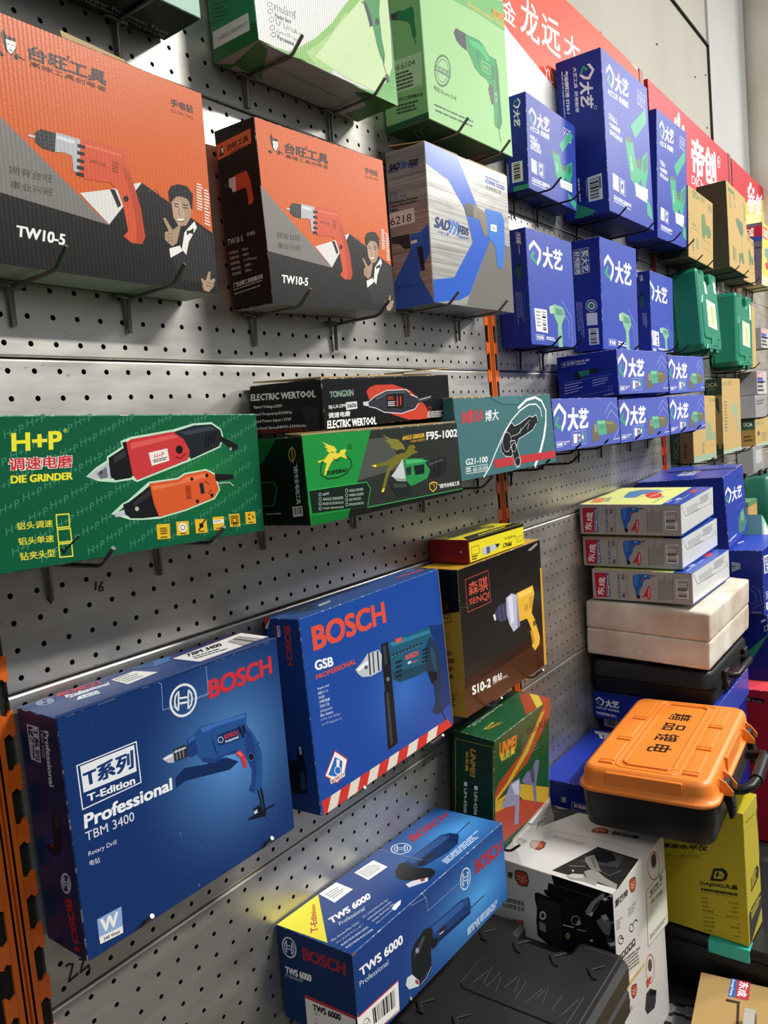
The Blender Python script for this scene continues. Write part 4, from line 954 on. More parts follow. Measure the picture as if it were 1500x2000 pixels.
'tws_U': '''p|e3d83a|1|0 0 421 16 15 1338
t|a8442c|2|T-Edition|0.05|39 822 292 161 314 211 79 926
B|paper_sticker
p|f1f1ee|2|429 19 611 51 596 570 396 550
r|9a9ea4|3|4|2|440 145 566 198 569 477 427 466
E
B|paper_sticker
p|f1f1ee|1|782 156 999 211 970 687 749 643
r|9a9ea4|2|6|4|792 227 971 275 955 627 773 584
E
t|eef0f3|3|TWS 6000|0.06|220 817 619 962 568 1140 185 1001
t|cfd8e4|4|Professional|0.0|224 1084 462 1186 432 1295 202 1189
t|cfd8e4|2|Mini Grinder/Mini Cutter|0.0|48 1337 306 1416 294 1477 39 1399
t|cfd8e4|3|ディスクグラインダー|0.0|44 1472 298 1556 286 1616 34 1532
t|cfd8e4|4|角型砂轮机/角型切割机|0.0|39 1604 291 1694 279 1753 30 1663
t|cfd8e4|5|角型砂輪機/角型切割機|0.0|34 1734 283 1830 272 1887 25 1792
t|cfd8e4|1|미니 그라인더/미니커터 PBH|0.0|357 1394 615 1461 603 1521 347 1455
t|cfd8e4|1|เครื่องเจียรขนาดเล็ก|0.0|353 1522 605 1567 593 1626 343 1582
t|cfd8e4|1|Grinder Mini/Cutter Mini|0.0|349 1648 595 1671 582 1729 340 1707
t|cfd8e4|1|Máy mài mini/Máy cắt|0.0|346 1771 585 1774 572 1831 336 1829
p|e8ebef|2|533 1757 599 1726 654 1743 604 1836 523 1868
h|d8dee6|1|1.5|1249 469 44 195 -69 147
t|a52a3a|1|BOSCH|0.06|1433 280 1947 403 1898 603 1379 554
p|17315e|1|1083 913 1584 965 1649 1109 1662 1345 1525 1569 1361 1569 1104 1416 1051 1253
p|2a4f86|2|1118 942 1564 1002 1617 1139 1583 1227 1099 1132
l|0c1c3a|3|0.8|0|1615 1066 1510 1330
l|0c1c3a|4|0.8|0|1623 1125 1516 1375
l|0c1c3a|5|0.8|0|1630 1184 1522 1420
l|0c1c3a|6|0.8|0|1638 1243 1528 1464
l|0c1c3a|7|0.8|0|1646 1301 1534 1509
l|24282e|2|1.6|0|1658 1290 1892 1251
p|12161c|3|940 966 1051 838 1083 913 1055 1244 1107 1602 1082 1790 980 1797 900 1534 873 1352 873 1168
p|cdd3d8|4|833 1482 896 1542 992 1784 941 1848 808 1628
p|9a3a44|5|941 1663 969 1725 936 1779 912 1721
p|1b2027|6|977 1779 1088 1770 1042 1842 961 1855
p|10141c|4|1113 1228 1187 1280 1152 1397 1090 1321
p|2a2226|3|1218 1219 1305 1277 1277 1350 1197 1285
r|c8d8ea|1|4|5|1233 1655 1853 1643 1829 1881 1216 1851
l|a9b6cc|5|0.5|0|1156 0 1174 1231''',
'tws_L': '''h|d8dee6|1|1.8|305 394 189 -10 -22 212
t|a52a3a|1|BOSCH|0.06|674 268 1815 242 1789 497 666 528
t|eef0f3|1|TWS 6000|0.06|132 845 868 793 852 945 132 993
t|b8c4d6|2|Professional|0.0|132 993 603 953 594 1040 128 1080
B|type_label
p|e8e5dd|1|630 1293 1946 1269 1892 1981 621 2008
p|b83a44|2|631 1285 1947 1262 1940 1329 628 1354
t|1a1b1e|2|TWS 6000|0.06|823 1408 1570 1358 1556 1499 818 1549
t|1a1b1e|2|220 V|0.0|854 1566 995 1557 990 1612 853 1623
t|1a1b1e|2|4 1/2|0.0|851 1687 945 1681 940 1728 851 1732
t|1a1b1e|2|0 601 3|0.0|850 1785 1177 1767 1168 1852 846 1866
E''',
'st_F': '''p|f2f4f4|1|183 213 329 120 497 214 461 326 352 424 348 370 411 305 434 244 320 173 172 277
p|3f9c74|2|334 419 171 352 268 253 308 275 244 341 337 365
t|f2f4f4|1|大艺|0.045|543 155 1111 135 1070 361 498 411
t|f2f4f4|2|大艺工具  好用耐用|0.03|194 448 1042 420 1025 512 181 521
t|f2f4f4|1|ST64-1|0.04|187 750 507 760 492 845 175 818
t|f2f4f4|1|气动钢钉枪|0.04|182 864 633 859 620 929 172 922
t|f2f4f4|1|PNEUMATIC NAIL GUN|0.02|182 953 695 963 686 1009 175 992
r|b9c4dc|2|1|2|175 992 686 1009 680 1044 169 1026
l|f2f4f4|1|0.9|1|1513 147 1602 147 1593 220 1506 219
l|f2f4f4|1|0.9|0|1528 232 1575 233
l|f2f4f4|1|0.9|1|1503 253 1588 255 1579 328 1495 325
l|f2f4f4|1|0.9|0|1517 339 1562 340
l|f2f4f4|1|0.9|1|1648 147 1737 147 1726 222 1638 221
l|f2f4f4|1|0.9|0|1660 234 1708 235
l|f2f4f4|1|0.9|1|1633 256 1720 257 1709 333 1623 330
l|f2f4f4|1|0.9|0|1645 343 1691 345
l|f2f4f4|1|0.9|1|1784 147 1876 147 1862 224 1772 223
l|f2f4f4|1|0.9|0|1794 237 1843 237
l|f2f4f4|1|0.9|1|1766 258 1855 260 1841 337 1753 334
l|f2f4f4|1|0.9|0|1775 348 1822 350
p|3a9a7a|2|1090 716 1871 319 1871 515 1283 851
p|2f9a70|1|807 914 1060 882 1179 921 1233 1093 1296 1171 1534 1148 1558 1056 1853 914 1840 1173 1711 1414 1669 1465 1488 1429 1452 1363 1345 1444 1175 1490 983 1441 903 1197
p|51605a|2|807 914 1060 882 1157 915 1139 940 838 965
p|51605a|2|1254 1108 1515 1099 1531 1231 1299 1219
p|24795a|2|1577 1097 1835 967 1821 1156 1628 1262
t|f2f4f4|2|DAYI|0.0|1030 1310 1004 1133 1080 1130 1102 1309
p|dfe3e2|2|1154 1458 1782 1449 1755 1655 1189 1632
l|8d9796|3|1|0|1161 1521 1773 1517
l|8d9796|3|1|0|1168 1584 1764 1586
p|f2f4f4|1|209 1491 439 1500 419 1697 188 1694
l|f2f4f4|1|0.8|1|469 1507 709 1518 689 1716 458 1701
p|f2f4f4|2|515 1529 658 1535 644 1694 505 1685
e|2a4a9c|3|14|580 1606 53 -8 -8 45
t|f2f4f4|1|江苏大艺机电工具有限公司|0.03|199 1763 936 1781 928 1827 190 1811
r|b9c4dc|2|2|4|190 1811 928 1827 1003 1882 181 1864
p|3a9a7a|4|1705 1572 1896 1678 1948 1864 1677 1812''',
'ps_F': '''p|f2f4f4|1|103 370 220 246 376 362 358 509 273 639 265 568 311 483 325 403 218 314 100 452
p|3f9c74|2|257 633 108 549 182 418 219 446 170 533 254 562
t|f2f4f4|1|大艺|0.045|410 285 894 239 885 550 399 620
t|f2f4f4|3|大艺工具  好用耐用|0.03|121 655 861 588 857 722 118 754
t|f2f4f4|1|P625-1|0.04|115 846 376 840 373 934 112 930
t|f2f4f4|1|气动钢钉枪|0.04|111 946 482 934 478 1057 108 1042
t|f2f4f4|2|PNEUMATIC NAIL GUN|0.02|115 1052 523 1039 521 1109 113 1112
r|b9c4dc|3|1|2|113 1112 521 1109 519 1167 111 1168
l|f2f4f4|1|0.9|1|1474 223 1554 218 1554 317 1474 322
l|f2f4f4|1|0.9|0|1496 338 1540 336
l|f2f4f4|1|0.9|1|1474 369 1554 364 1555 464 1475 467
l|f2f4f4|1|0.9|0|1496 484 1540 482
l|f2f4f4|1|0.9|1|1595 215 1676 210 1677 310 1596 315
l|f2f4f4|1|0.9|0|1618 331 1662 329
l|f2f4f4|1|0.9|1|1596 362 1677 358 1678 459 1596 462
l|f2f4f4|1|0.9|0|1618 479 1663 477
l|f2f4f4|1|0.9|1|1719 207 1801 201 1802 303 1719 308
l|f2f4f4|1|0.9|0|1742 325 1787 322
l|f2f4f4|1|0.9|1|1719 356 1802 351 1803 454 1720 457
l|f2f4f4|1|0.9|0|1742 474 1788 472
p|3a9a7a|2|1280 666 1782 211 1904 293 1400 812
p|2f9a70|1|956 894 1165 864 1264 904 1312 1075 1367 1151 1566 1125 1582 1035 1816 899 1823 1144 1732 1377 1698 1427 1540 1400 1506 1337 1416 1420 1268 1473 1099 1431 1033 1184
p|51605a|2|956 894 1165 864 1246 897 1231 922 981 947
p|51605a|2|1330 1089 1549 1077 1568 1205 1370 1199
p|24795a|2|1600 1074 1805 949 1807 1128 1651 1234
t|f2f4f4|2|DAYI|0.0|1142 1296 1119 1117 1184 1113 1203 1293
p|dfe3e2|2|1250 1442 1795 1407 1787 1605 1282 1616
l|8d9796|3|1|0|1256 1505 1793 1473
l|8d9796|3|1|0|1263 1568 1790 1539
p|f2f4f4|1|126 1338 324 1345 329 1632 131 1616
l|f2f4f4|1|0.8|1|382 1340 596 1333 602 1621 395 1609
p|f2f4f4|2|425 1366 553 1363 559 1590 435 1584
e|2a4a9c|3|14|492 1469 46 -13 -2 62
t|f2f4f4|1|江苏大艺机电工具有限公司|0.03|127 1725 813 1701 810 1782 125 1806
r|b9c4dc|2|2|4|125 1806 810 1782 886 1872 122 1895
p|3a9a7a|1|1574 1651 1977 1803 1910 1975 1629 1838''',
't5_F': '''p|f2f4f4|1|183 213 329 120 497 214 461 326 352 424 348 370 411 305 434 244 320 173 172 277
p|3f9c74|2|334 419 171 352 268 253 308 275 244 341 337 365
t|f2f4f4|1|大艺|0.045|543 155 1111 135 1070 361 498 411
t|f2f4f4|2|大艺工具  好用耐用|0.03|194 448 1042 420 1025 512 181 521
t|f2f4f4|1|T50-1|0.04|187 750 507 760 492 845 175 818
t|f2f4f4|1|气动钢钉枪|0.04|182 864 633 859 620 929 172 922
t|f2f4f4|1|PNEUMATIC NAIL GUN|0.02|182 953 695 963 686 1009 175 992
r|b9c4dc|2|1|2|175 992 686 1009 680 1044 169 1026
l|f2f4f4|1|0.9|1|1513 147 1602 147 1593 220 1506 219
l|f2f4f4|1|0.9|0|1528 232 1575 233
l|f2f4f4|1|0.9|1|1503 253 1588 255 1579 328 1495 325
l|f2f4f4|1|0.9|0|1517 339 1562 340
l|f2f4f4|1|0.9|1|1648 147 1737 147 1726 222 1638 221
l|f2f4f4|1|0.9|0|1660 234 1708 235
l|f2f4f4|1|0.9|1|1633 256 1720 257 1709 333 1623 330
l|f2f4f4|1|0.9|0|1645 343 1691 345
l|f2f4f4|1|0.9|1|1784 147 1876 147 1862 224 1772 223
l|f2f4f4|1|0.9|0|1794 237 1843 237
l|f2f4f4|1|0.9|1|1766 258 1855 260 1841 337 1753 334
l|f2f4f4|1|0.9|0|1775 348 1822 350
p|3a9a7a|2|1090 716 1871 319 1871 515 1283 851
p|2f9a70|1|807 914 1060 882 1179 921 1233 1093 1296 1171 1534 1148 1558 1056 1853 914 1840 1173 1711 1414 1669 1465 1488 1429 1452 1363 1345 1444 1175 1490 983 1441 903 1197
p|51605a|2|807 914 1060 882 1157 915 1139 940 838 965
p|51605a|2|1254 1108 1515 1099 1531 1231 1299 1219
p|24795a|2|1577 1097 1835 967 1821 1156 1628 1262
t|f2f4f4|2|DAYI|0.0|1030 1310 1004 1133 1080 1130 1102 1309
p|dfe3e2|2|1154 1458 1782 1449 1755 1655 1189 1632
l|8d9796|3|1|0|1161 1521 1773 1517
l|8d9796|3|1|0|1168 1584 1764 1586
p|f2f4f4|1|209 1491 439 1500 419 1697 188 1694
l|f2f4f4|1|0.8|1|469 1507 709 1518 689 1716 458 1701
p|f2f4f4|2|515 1529 658 1535 644 1694 505 1685
e|2a4a9c|3|14|580 1606 53 -8 -8 45
t|f2f4f4|1|江苏大艺机电工具有限公司|0.03|199 1763 936 1781 928 1827 190 1811
r|b9c4dc|2|2|4|190 1811 928 1827 1003 1882 181 1864
p|3a9a7a|4|1705 1572 1896 1678 1948 1864 1677 1812''',
'st_L': '''p|f2f4f4|1|1513 152 1696 243 1467 342 1219 315 1016 248 1140 248 1274 287 1409 303 1582 237 1377 146
p|3f9c74|2|1030 238 1212 146 1415 205 1359 228 1224 189 1154 242
t|f2f4f4|2|大艺|0.045|1592 373 1567 702 1009 630 1015 329
o|f2f4f4|3|0.7|10|1643 699 65 5 -4 20
t|f2f4f4|1|大艺工具  好用耐用|0.03|925 138 929 688 770 675 768 123
t|f2f4f4|1|气动钢钉枪 ST64-1|0.05|543 143 556 677 370 661 358 131
r|b9c4dc|1|1|2|305 133 306 709 203 705 202 130
B|barcode_label
p|eef0ee|1|1114 1523 1746 1509 1742 1830 1109 1827
b|1a1b1e|2|16|4|0|1201 1553 1590 1542 1590 1797 1201 1798
r|44464a|2|1|4|1606 1543 1723 1541 1720 1815 1603 1812
E
r|f2f4f4|1|1|3|750 1499 769 1886 648 1883 628 1503
r|b9c4dc|1|1|3|1067 1544 1061 1812 1001 1810 1006 1547
p|3a9a7a|2|550 1808 1431 1960 1058 1991 709 2001 448 1992''',
'st_D': '''t|3a4a94|1|好用耐用|0.04|326 1082 1451 1102 1733 1502 581 1489
r|3a4a94|2|1|1|823 1535 1443 1411 1549 1616 943 1751''',
'ps_L': '''p|f2f4f4|1|1339 96 1538 191 1308 304 1048 281 833 212 961 210 1103 248 1244 263 1418 187 1198 92
p|3f9c74|2|847 201 1027 95 1241 155 1186 182 1043 142 974 202
t|f2f4f4|2|大艺|0.045|1441 334 1445 696 854 643 838 303
B|barcode_label
p|eef0ee|1|502 1387 1503 1396 1530 1824 514 1814
b|1a1b1e|2|14|6|0|678 1422 1251 1425 1283 1776 701 1783
E
p|3a9a7a|1|600 1900 2000 1900 2000 2000 600 2000
r|b9c4dc|1|2|3|182 1394 239 1947 55 1937 0 1391''',
'ps_D': '''p|3f4e92|1|82 1225 118 961 326 1170 401 1483 399 1757 347 1610 341 1430 304 1261 155 1097 123 1385
p|2f5a70|2|379 1744 183 1574 181 1309 232 1362 234 1539 333 1596
t|3f4e92|3|大艺|0.045|307 1002 703 827 957 1598 515 1724''',
'd1_F': '''p|f2f4f4|1|103 303 309 176 592 315 561 479 413 616 397 536 478 446 501 357 307 251 102 391
p|3f9c74|2|385 608 119 497 246 362 313 396 229 486 377 527
t|f2f4f4|1|大艺|0.045|652 230 1542 212 1505 596 635 612
l|a9b4dc|1|1|0|1371 1136 1806 1424 1807 2000
l|a9b4dc|2|1|0|1362 1329 1661 1499 1649 1840
p|9cc4a4|1|833 1299 992 1251 1018 1409 844 1414
p|7fb492|3|993 1233 1365 1259 1473 1309 1505 1432 1390 1524 1332 1597 1332 2008 1130 2008 1151 1584 1015 1463
p|5a8f74|4|1077 1301 1399 1311 1431 1416 1106 1425
p|b9bfa0|2|817 1290 904 1270 913 1412 827 1415
l|f2f4f4|1|0.6|1|178 1817 526 1820 516 1906 188 1909
t|f2f4f4|2|专业级|0.04|207 1831 497 1833 491 1893 213 1895
B|barcode_label
p|eef0ee|1|171 1362 690 1362 688 1775 206 1760
r|8d9196|2|5|2|224 1401 428 1402 441 1706 248 1701
b|1a1b1e|2|12|3|0|480 1402 637 1403 638 1732 491 1728
E
r|f2f4f4|4|2|1|614 1835 1072 1854 1065 1923 606 1902''',
'd2_F': '''p|f2f4f4|1|187 411 399 272 694 430 661 611 508 758 491 671 575 573 599 475 397 355 185 508
p|3f9c74|2|478 748 203 624 334 478 404 516 317 614 471 661
t|f2f4f4|1|大艺|0.045|757 335 1693 323 1652 754 739 757
l|a9b4dc|1|1|0|1416 1197 1871 1513 1915 2000
l|a9b4dc|2|1|0|1425 1393 1733 1579 1748 1913
p|9cc4a4|1|902 1331 1053 1292 1095 1454 924 1448
p|7fb492|3|1052 1274 1422 1322 1532 1378 1574 1504 1469 1589 1419 1658 1454 2008 1260 2008 1241 1636 1097 1507
p|5a8f74|4|1142 1348 1460 1376 1501 1484 1182 1474
p|b9bfa0|2|885 1322 969 1307 992 1451 908 1448
l|f2f4f4|1|0.6|1|293 1801 691 1812 682 1923 285 1918
t|f2f4f4|2|专业级|0.04|323 1819 657 1828 651 1906 317 1901
r|f2f4f4|4|2|1|799 1829 1368 1859 1360 1955 792 1922''',
'd3_F': '''p|f2f4f4|1|-8 396 -8 249 339 417 313 603 148 754 122 665 212 565 232 463 -8 337 -8 499
p|3f9c74|2|113 745 -8 620 -8 466 11 506 -8 608 99 656
t|f2f4f4|1|大艺|0.045|405 319 1475 310 1443 736 410 750
l|a9b4dc|1|1|0|1337 1281 1847 1552 1869 2000
l|a9b4dc|2|1|0|1353 1455 1695 1613 1705 1903
p|9cc4a4|1|760 1413 927 1374 988 1515 798 1513
p|7fb492|3|925 1359 1347 1392 1473 1440 1521 1550 1407 1626 1355 1687 1405 2008 1207 2008 1162 1669 995 1561
p|5a8f74|4|1032 1422 1392 1439 1440 1533 1086 1531
p|b9bfa0|2|740 1405 833 1390 873 1514 779 1513
l|f2f4f4|1|0.6|1|98 1930 401 1937 400 2000 99 2000
t|f2f4f4|2|专业级|0.04|122 1943 377 1949 376 2005 122 1999
B|barcode_label
p|eef0ee|1|35 1485 621 1511 653 1874 98 1861
r|8d9196|2|5|2|98 1526 329 1535 365 1813 143 1807
b|1a1b1e|2|12|3|0|387 1538 565 1545 593 1837 423 1833
E
r|f2f4f4|4|2|1|567 1903 1438 1939 1433 2000 565 1961''',
'd1_L': '''l|f2f4f4|1|0.6|1|1361 47 1636 83 1644 275 1355 239
t|f2f4f4|2|专业级|0.03|1621 95 1634 262 1408 236 1396 62
r|c9d2e8|1|1|3|1525 288 1561 470 1459 464 1423 282
p|1d5a4c|1|1139 723 1287 649 1536 636 1551 744 1416 877 1289 864 1260 765
p|14201c|2|1353 588 1535 585 1549 637 1365 647
r|8f9cd0|1|1|2|1139 1060 1191 1633 1124 1637 1073 1064
r|8f9cd0|2|1|3|1256 1066 1309 1638 1242 1642 1189 1069
r|8f9cd0|3|1|4|1372 1072 1426 1643 1359 1647 1306 1075
r|8f9cd0|4|1|5|1488 1077 1542 1648 1476 1652 1422 1081
l|6f7cc0|1|0.4|0|1657 1076 1667 1853
l|6f7cc0|1|0.4|0|948 1091 954 1858''',
'd2_L': '''l|f2f4f4|1|0.8|1|140 172 1198 159 1232 594 168 601
l|f2f4f4|2|0.8|0|650 165 694 597
t|f2f4f4|2|买大艺|0.05|1182 185 1194 579 736 586 700 190
t|f2f4f4|2|好用耐用|0.04|593 192 627 594 224 590 191 194
o|f2f4f4|1|1.2|14|1277 1195 391 17 -11 105
e|dfe4ea|2|14|1277 1195 283 12 -7 71
e|3a9a7a|3|14|1277 1195 175 8 -5 44
p|eef0ee|1|898 1318 1656 1330 1675 1551 915 1539
p|eef0ee|1|1004 1598 1711 1607 1737 1899 1027 1897
b|1a1b1e|2|12|3|0|1110 1623 1545 1628 1575 1878 1138 1873
r|a9b4dc|1|1|3|245 1096 329 1770 247 1773 163 1099
r|a9b4dc|2|1|4|366 1101 452 1775 369 1779 284 1104
r|a9b4dc|3|1|5|488 1106 574 1780 492 1784 406 1109
r|a9b4dc|4|1|6|609 1111 697 1785 614 1789 527 1115''',
'd3_L': '''l|f2f4f4|1|0.6|1|370 99 804 90 896 231 452 238
t|f2f4f4|2|专业级|0.04|747 106 841 223 564 227 475 114
p|1d5a4c|1|253 701 792 579 1012 715 653 936 401 838
p|14201c|2|512 533 855 545 847 606 500 601
r|8f9cd0|1|4|3|1289 1048 1457 1462 738 1443 547 1037''',
's_F': '''p|f2f4f4|1|32 461 190 162 364 545 322 942 203 1275 201 1075 269 855 296 637 178 351 18 690
p|3f9c74|2|184 1254 15 966 121 627 163 719 92 943 189 1054
t|f2f4f4|2|大艺|0.055|415 346 1021 421 967 1218 358 1263
l|b9c4e4|1|0.9|0|1534 646 1760 194 2001 542
l|b9c4e4|2|0.9|0|1568 914 1752 527 2005 954 1975 1366 1785 1756
l|c9d2ee|1|0.6|1|475 1308 886 1285 863 1823 455 1824
t|f2f4f4|2|赠|0.05|506 1387 620 1377 603 1767 493 1767
t|f2f4f4|2|价值|0.03|637 1405 715 1403 710 1517 633 1518
t|f2f4f4|2|元|0.03|641 1595 699 1591 695 1705 636 1709
p|c23c48|3|632 1530 675 1530 672 1625 629 1625
o|4cae78|3|2|12|782 1540 68 10 -15 190
t|f2f4f4|4|6|0.04|751 1440 820 1436 803 1639 739 1642
l|f2f4f4|1|0.6|1|27 1634 201 1626 194 1809 24 1822
t|f2f4f4|2|专业级|0.05|41 1673 184 1660 183 1777 40 1794
t|f2f4f4|1|PAG 02-100|0.03|227 1630 393 1619 387 1693 226 1704
r|f2f4f4|1|1|1|224 1728 324 1726 319 1782 223 1790
r|dfe6f2|1|1|2|1754 1786 1993 1774 1989 1829 1755 1841
p|66665c|1|1064 1268 1130 1081 1182 1074 1236 923 1304 988 1340 1422 1294 1802 1074 1793 1050 1710
p|8d8d80|2|1156 1084 1224 1078 1240 1409 1147 1396
p|5aa083|3|1233 962 1298 929 1538 945 1591 1185 1548 1530 1329 1553 1256 1477
p|7cc0a0|4|1273 985 1518 990 1522 1077 1276 1084
t|2a6a50|4|DAYI|0.0|1356 1145 1506 1148 1496 1281 1351 1277
p|6e6a50|4|1527 944 1800 1010 1835 1075 1938 1244 1919 1346 1791 1516 1548 1537
p|8a8668|5|1560 1014 1779 1069 1784 1152 1563 1115''',
's_L': '''l|f2f4f4|1|0.5|1|155 266 622 228 630 424 164 488
t|f2f4f4|2|专业级|0.04|185 306 606 268 609 387 189 439
t|f2f4f4|1|PAG 02-100|0.05|649 267 1108 260 1104 356 653 369
r|f2f4f4|1|1|2|659 411 995 404 992 485 664 488
p|1f2326|1|542 859 661 763 857 809 918 1034 706 1123 579 1063
p|2f8a74|2|704 776 1063 736 1095 947 780 1022
p|20262a|3|1064 720 1297 717 1407 777 1403 869 1289 919 1095 947
l|20262a|4|1.2|0|1406 808 1535 777
l|8f9cd0|2|0.5|0|198 1204 1819 1062
l|8f9cd0|1|0.5|0|191 1922 1800 1744
r|c9d2e8|1|1|0|211 1291 842 1230 840 1287 208 1360
r|c9d2e8|2|1|1|207 1420 838 1343 836 1399 205 1488
r|c9d2e8|3|1|2|203 1548 834 1456 832 1512 201 1616
r|c9d2e8|4|1|3|199 1676 830 1568 828 1624 197 1744
r|c9d2e8|3|1|5|1162 1220 1724 1156 1722 1208 1160 1283
r|c9d2e8|4|1|6|1158 1337 1720 1259 1717 1311 1156 1400
r|c9d2e8|5|1|7|1153 1454 1715 1362 1713 1414 1151 1516
l|8f9cd0|1|0.5|1|1671 1581 1797 1563 1797 1693 1671 1713
t|f2f4f4|2|大艺科技股份|0.0|1493 1918 1838 1874 1835 1945 1490 1992''',
'dca1_F': '''t|5a7a4e|1|DCA|0.05|331 43 835 47 840 228 334 253
r|7a8258|1|3|2|895 53 1359 60 1365 196 900 201
p|8a7f58|1|1572 125 1908 130 1921 324 1582 317
t|6a7448|1|A55-F30|0.0|280 970 575 980 577 1051 281 1058
r|8a8058|1|1|1|281 1111 865 1132 866 1177 282 1165
p|617a50|1|1034 579 1254 492 1417 799 1695 779 1831 928 1790 1121 1498 1166 1430 1068 1281 1148 1335 1227 1082 1231 1020 893
l|617a50|1|1|1|1084 1286 1696 1282 1709 1514 1091 1515
p|7a9066|1|557 1340 745 1342 778 1658 588 1641
r|8a8058|1|5|3|247 1412 458 1413 464 1800 250 1793
l|7a7448|1|0.7|0|213 1951 1668 1978''',
'dca2_F': '''p|5c7348|1|151 122 773 117 773 199 150 205
r|8a8058|1|7|3|210 246 455 246 452 607 205 602
r|8a8058|2|2|3|709 196 838 195 838 565 707 555
t|5a7a4e|1|DCA|0.03|1885 198 1894 624 1745 605 1736 153
p|58745a|1|772 760 1039 672 1148 688 1528 711 1603 911 1432 1076 1247 1049 931 878
l|58745a|2|2.2|0|1346 1071 1393 1452
p|58745a|1|1180 1483 1494 1477 1541 1729 1324 1737 1266 1627 1153 1619
l|7a4a30|1|0.8|0|286 961 385 1087 563 1092
p|6a7448|1|381 1452 509 1458 506 1787 378 1778
p|6a7448|1|599 1474 678 1477 677 1790 597 1786
p|5c7448|2|973 1532 1181 1541 1182 1716 1015 1816''',
'dca3_F': '''t|7a8a5c|1|DCA|0.04|1469 103 1803 92 1795 180 1461 190
r|8a8058|2|3|2|1767 92 2000 85 1992 179 1759 190
p|8a9678|1|1219 788 1583 900 1637 1160 1945 1173 1928 1382 1095 1392 1096 1038
l|7d8060|1|0.7|0|1010 1540 1914 1549
r|7d8060|1|6|3|733 1424 947 1425 917 1787 702 1793
p|8fa58c|1|0 1800 2000 1800 2000 2000 0 2000''',
'dca3_L': '''p|22352a|1|0 0 800 0 800 2000 0 2000
t|4d5f4a|2|DCA|0.05|181 1848 275 1200 718 1188 627 1834
t|2a2a1c|1|A55-F30|0.05|1094 1859 1164 1430 1427 1425 1358 1853''',
'dca4_F': '''t|7a8a5c|1|DCA|0.04|163 101 602 91 594 180 155 193
r|8a8058|1|3|2|691 83 1053 77 1043 184 682 194
p|93a084|1|893 842 1086 714 1558 636 1677 775 1622 956 1815 1328 1855 1512 1608 1500 1422 1084 1153 985
r|7d8060|1|10|3|206 603 521 602 482 1443 168 1449
p|9ab09a|1|0 1900 2000 1900 2000 2000 0 2000''',
'dca4_L': '''p|243a2c|1|0 0 2000 0 2000 440 0 440
t|8a8458|2|DCA|0.05|44 103 1448 91 1475 203 66 219
r|6d6c48|2|2|1|261 253 1430 244 1424 294 254 303
p|2a3a30|1|1153 527 1523 487 1610 784 1634 935 1243 782
p|243a2c|1|0 1720 2000 1720 2000 2000 0 2000
p|7a6a44|2|1349 1612 1684 1606 1744 1830 1406 1846''',
'dca5_F': '''t|7a9070|1|DCA|0.04|189 216 1186 251 1166 484 189 454
p|55564a|1|231 959 462 814 612 1120 336 1257
r|8a8058|1|5|2|843 1032 1581 1074 1524 1711 788 1665
p|9ab09a|1|0 1760 2000 1760 2000 2000 0 2000''',
'dca5_L': '''p|31574a|1|0 0 2000 0 2000 720 0 720
t|e0e4d8|2|DCA|0.06|311 214 1604 205 1600 467 318 476
r|4a3a20|1|2|3|249 1123 1629 1105 1621 1609 261 1637''',
'dc_L': '''p|b4233f|1|53 245 305 212 290 1846 71 1873
t|f0f2f2|2|东成|0.03|87 1754 152 521 286 513 236 1736
p|2b4fa0|2|308 223 360 221 371 1801 304 1844
t|eef0f4|3|DongCheng|0.04|313 1762 316 373 351 348 362 1733
t|2e55a8|1|J1Z-FF-10A|0.06|535 1872 538 271 593 258 593 1842
t|22242a|1|电|0.03|621 1816 619 1497 680 1490 681 1808
t|22242a|1|钻|0.03|621 609 620 268 680 265 681 605
t|55585e|1|ELECTRIC DRILL|0.0|707 1873 713 287 740 274 734 1858
p|2a63b8|1|848 393 879 257 1037 184 1202 199 1211 463 1079 559 1046 805 1043 972 971 1257 962 1594 904 1544 889 1288 855 932
p|3f7fd4|2|879 302 971 253 925 1038 888 929
p|20252e|2|904 1533 969 1570 986 1725 945 1842 914 1756
l|15171a|2|1.8|0|1208 265 1296 272
p|b8303c|2|1051 494 1103 469 1081 648 1049 627
r|e8eef4|2|1|1|1083 282 1147 268 1146 356 1085 381
p|c42a44|2|1028 1720 1123 1187 1146 964 1178 950 1199 1180 1185 1700 1151 1859 1126 1774 1116 1631
t|f0e8e8|3|专业级品质|0.03|1140 1706 1157 1085 1182 1082 1169 1702
r|6d6f72|1|1|3|1353 1767 1366 171 1391 170 1378 1764
r|6d6f72|1|1|4|1391 1762 1403 170 1428 169 1415 1759
r|6d6f72|1|1|5|1428 1757 1440 168 1465 167 1453 1754
r|6d6f72|1|1|6|1465 1753 1477 167 1501 166 1489 1749
r|6d6f72|1|1|7|1502 1748 1514 166 1538 165 1526 1745
r|6d6f72|1|1|8|1538 1743 1550 164 1575 163 1563 1740
r|6d6f72|1|1|9|1575 1738 1587 163 1611 162 1599 1735
r|6d6f72|1|1|10|1611 1734 1623 161 1647 161 1635 1731
l|6d6f72|2|0.4|0|1360 128 1350 1964
l|6d6f72|2|0.4|0|1478 124 1468 1948
l|6d6f72|2|0.4|0|1645 118 1636 1924
p|e3e3e0|1|1697 448 1922 404 1922 1609 1697 1605
b|2a2b2e|2|20|5|0|1714 511 1891 479 1891 1528 1716 1527
r|44464a|2|1|5|1897 489 1918 488 1914 1547 1894 1528''',
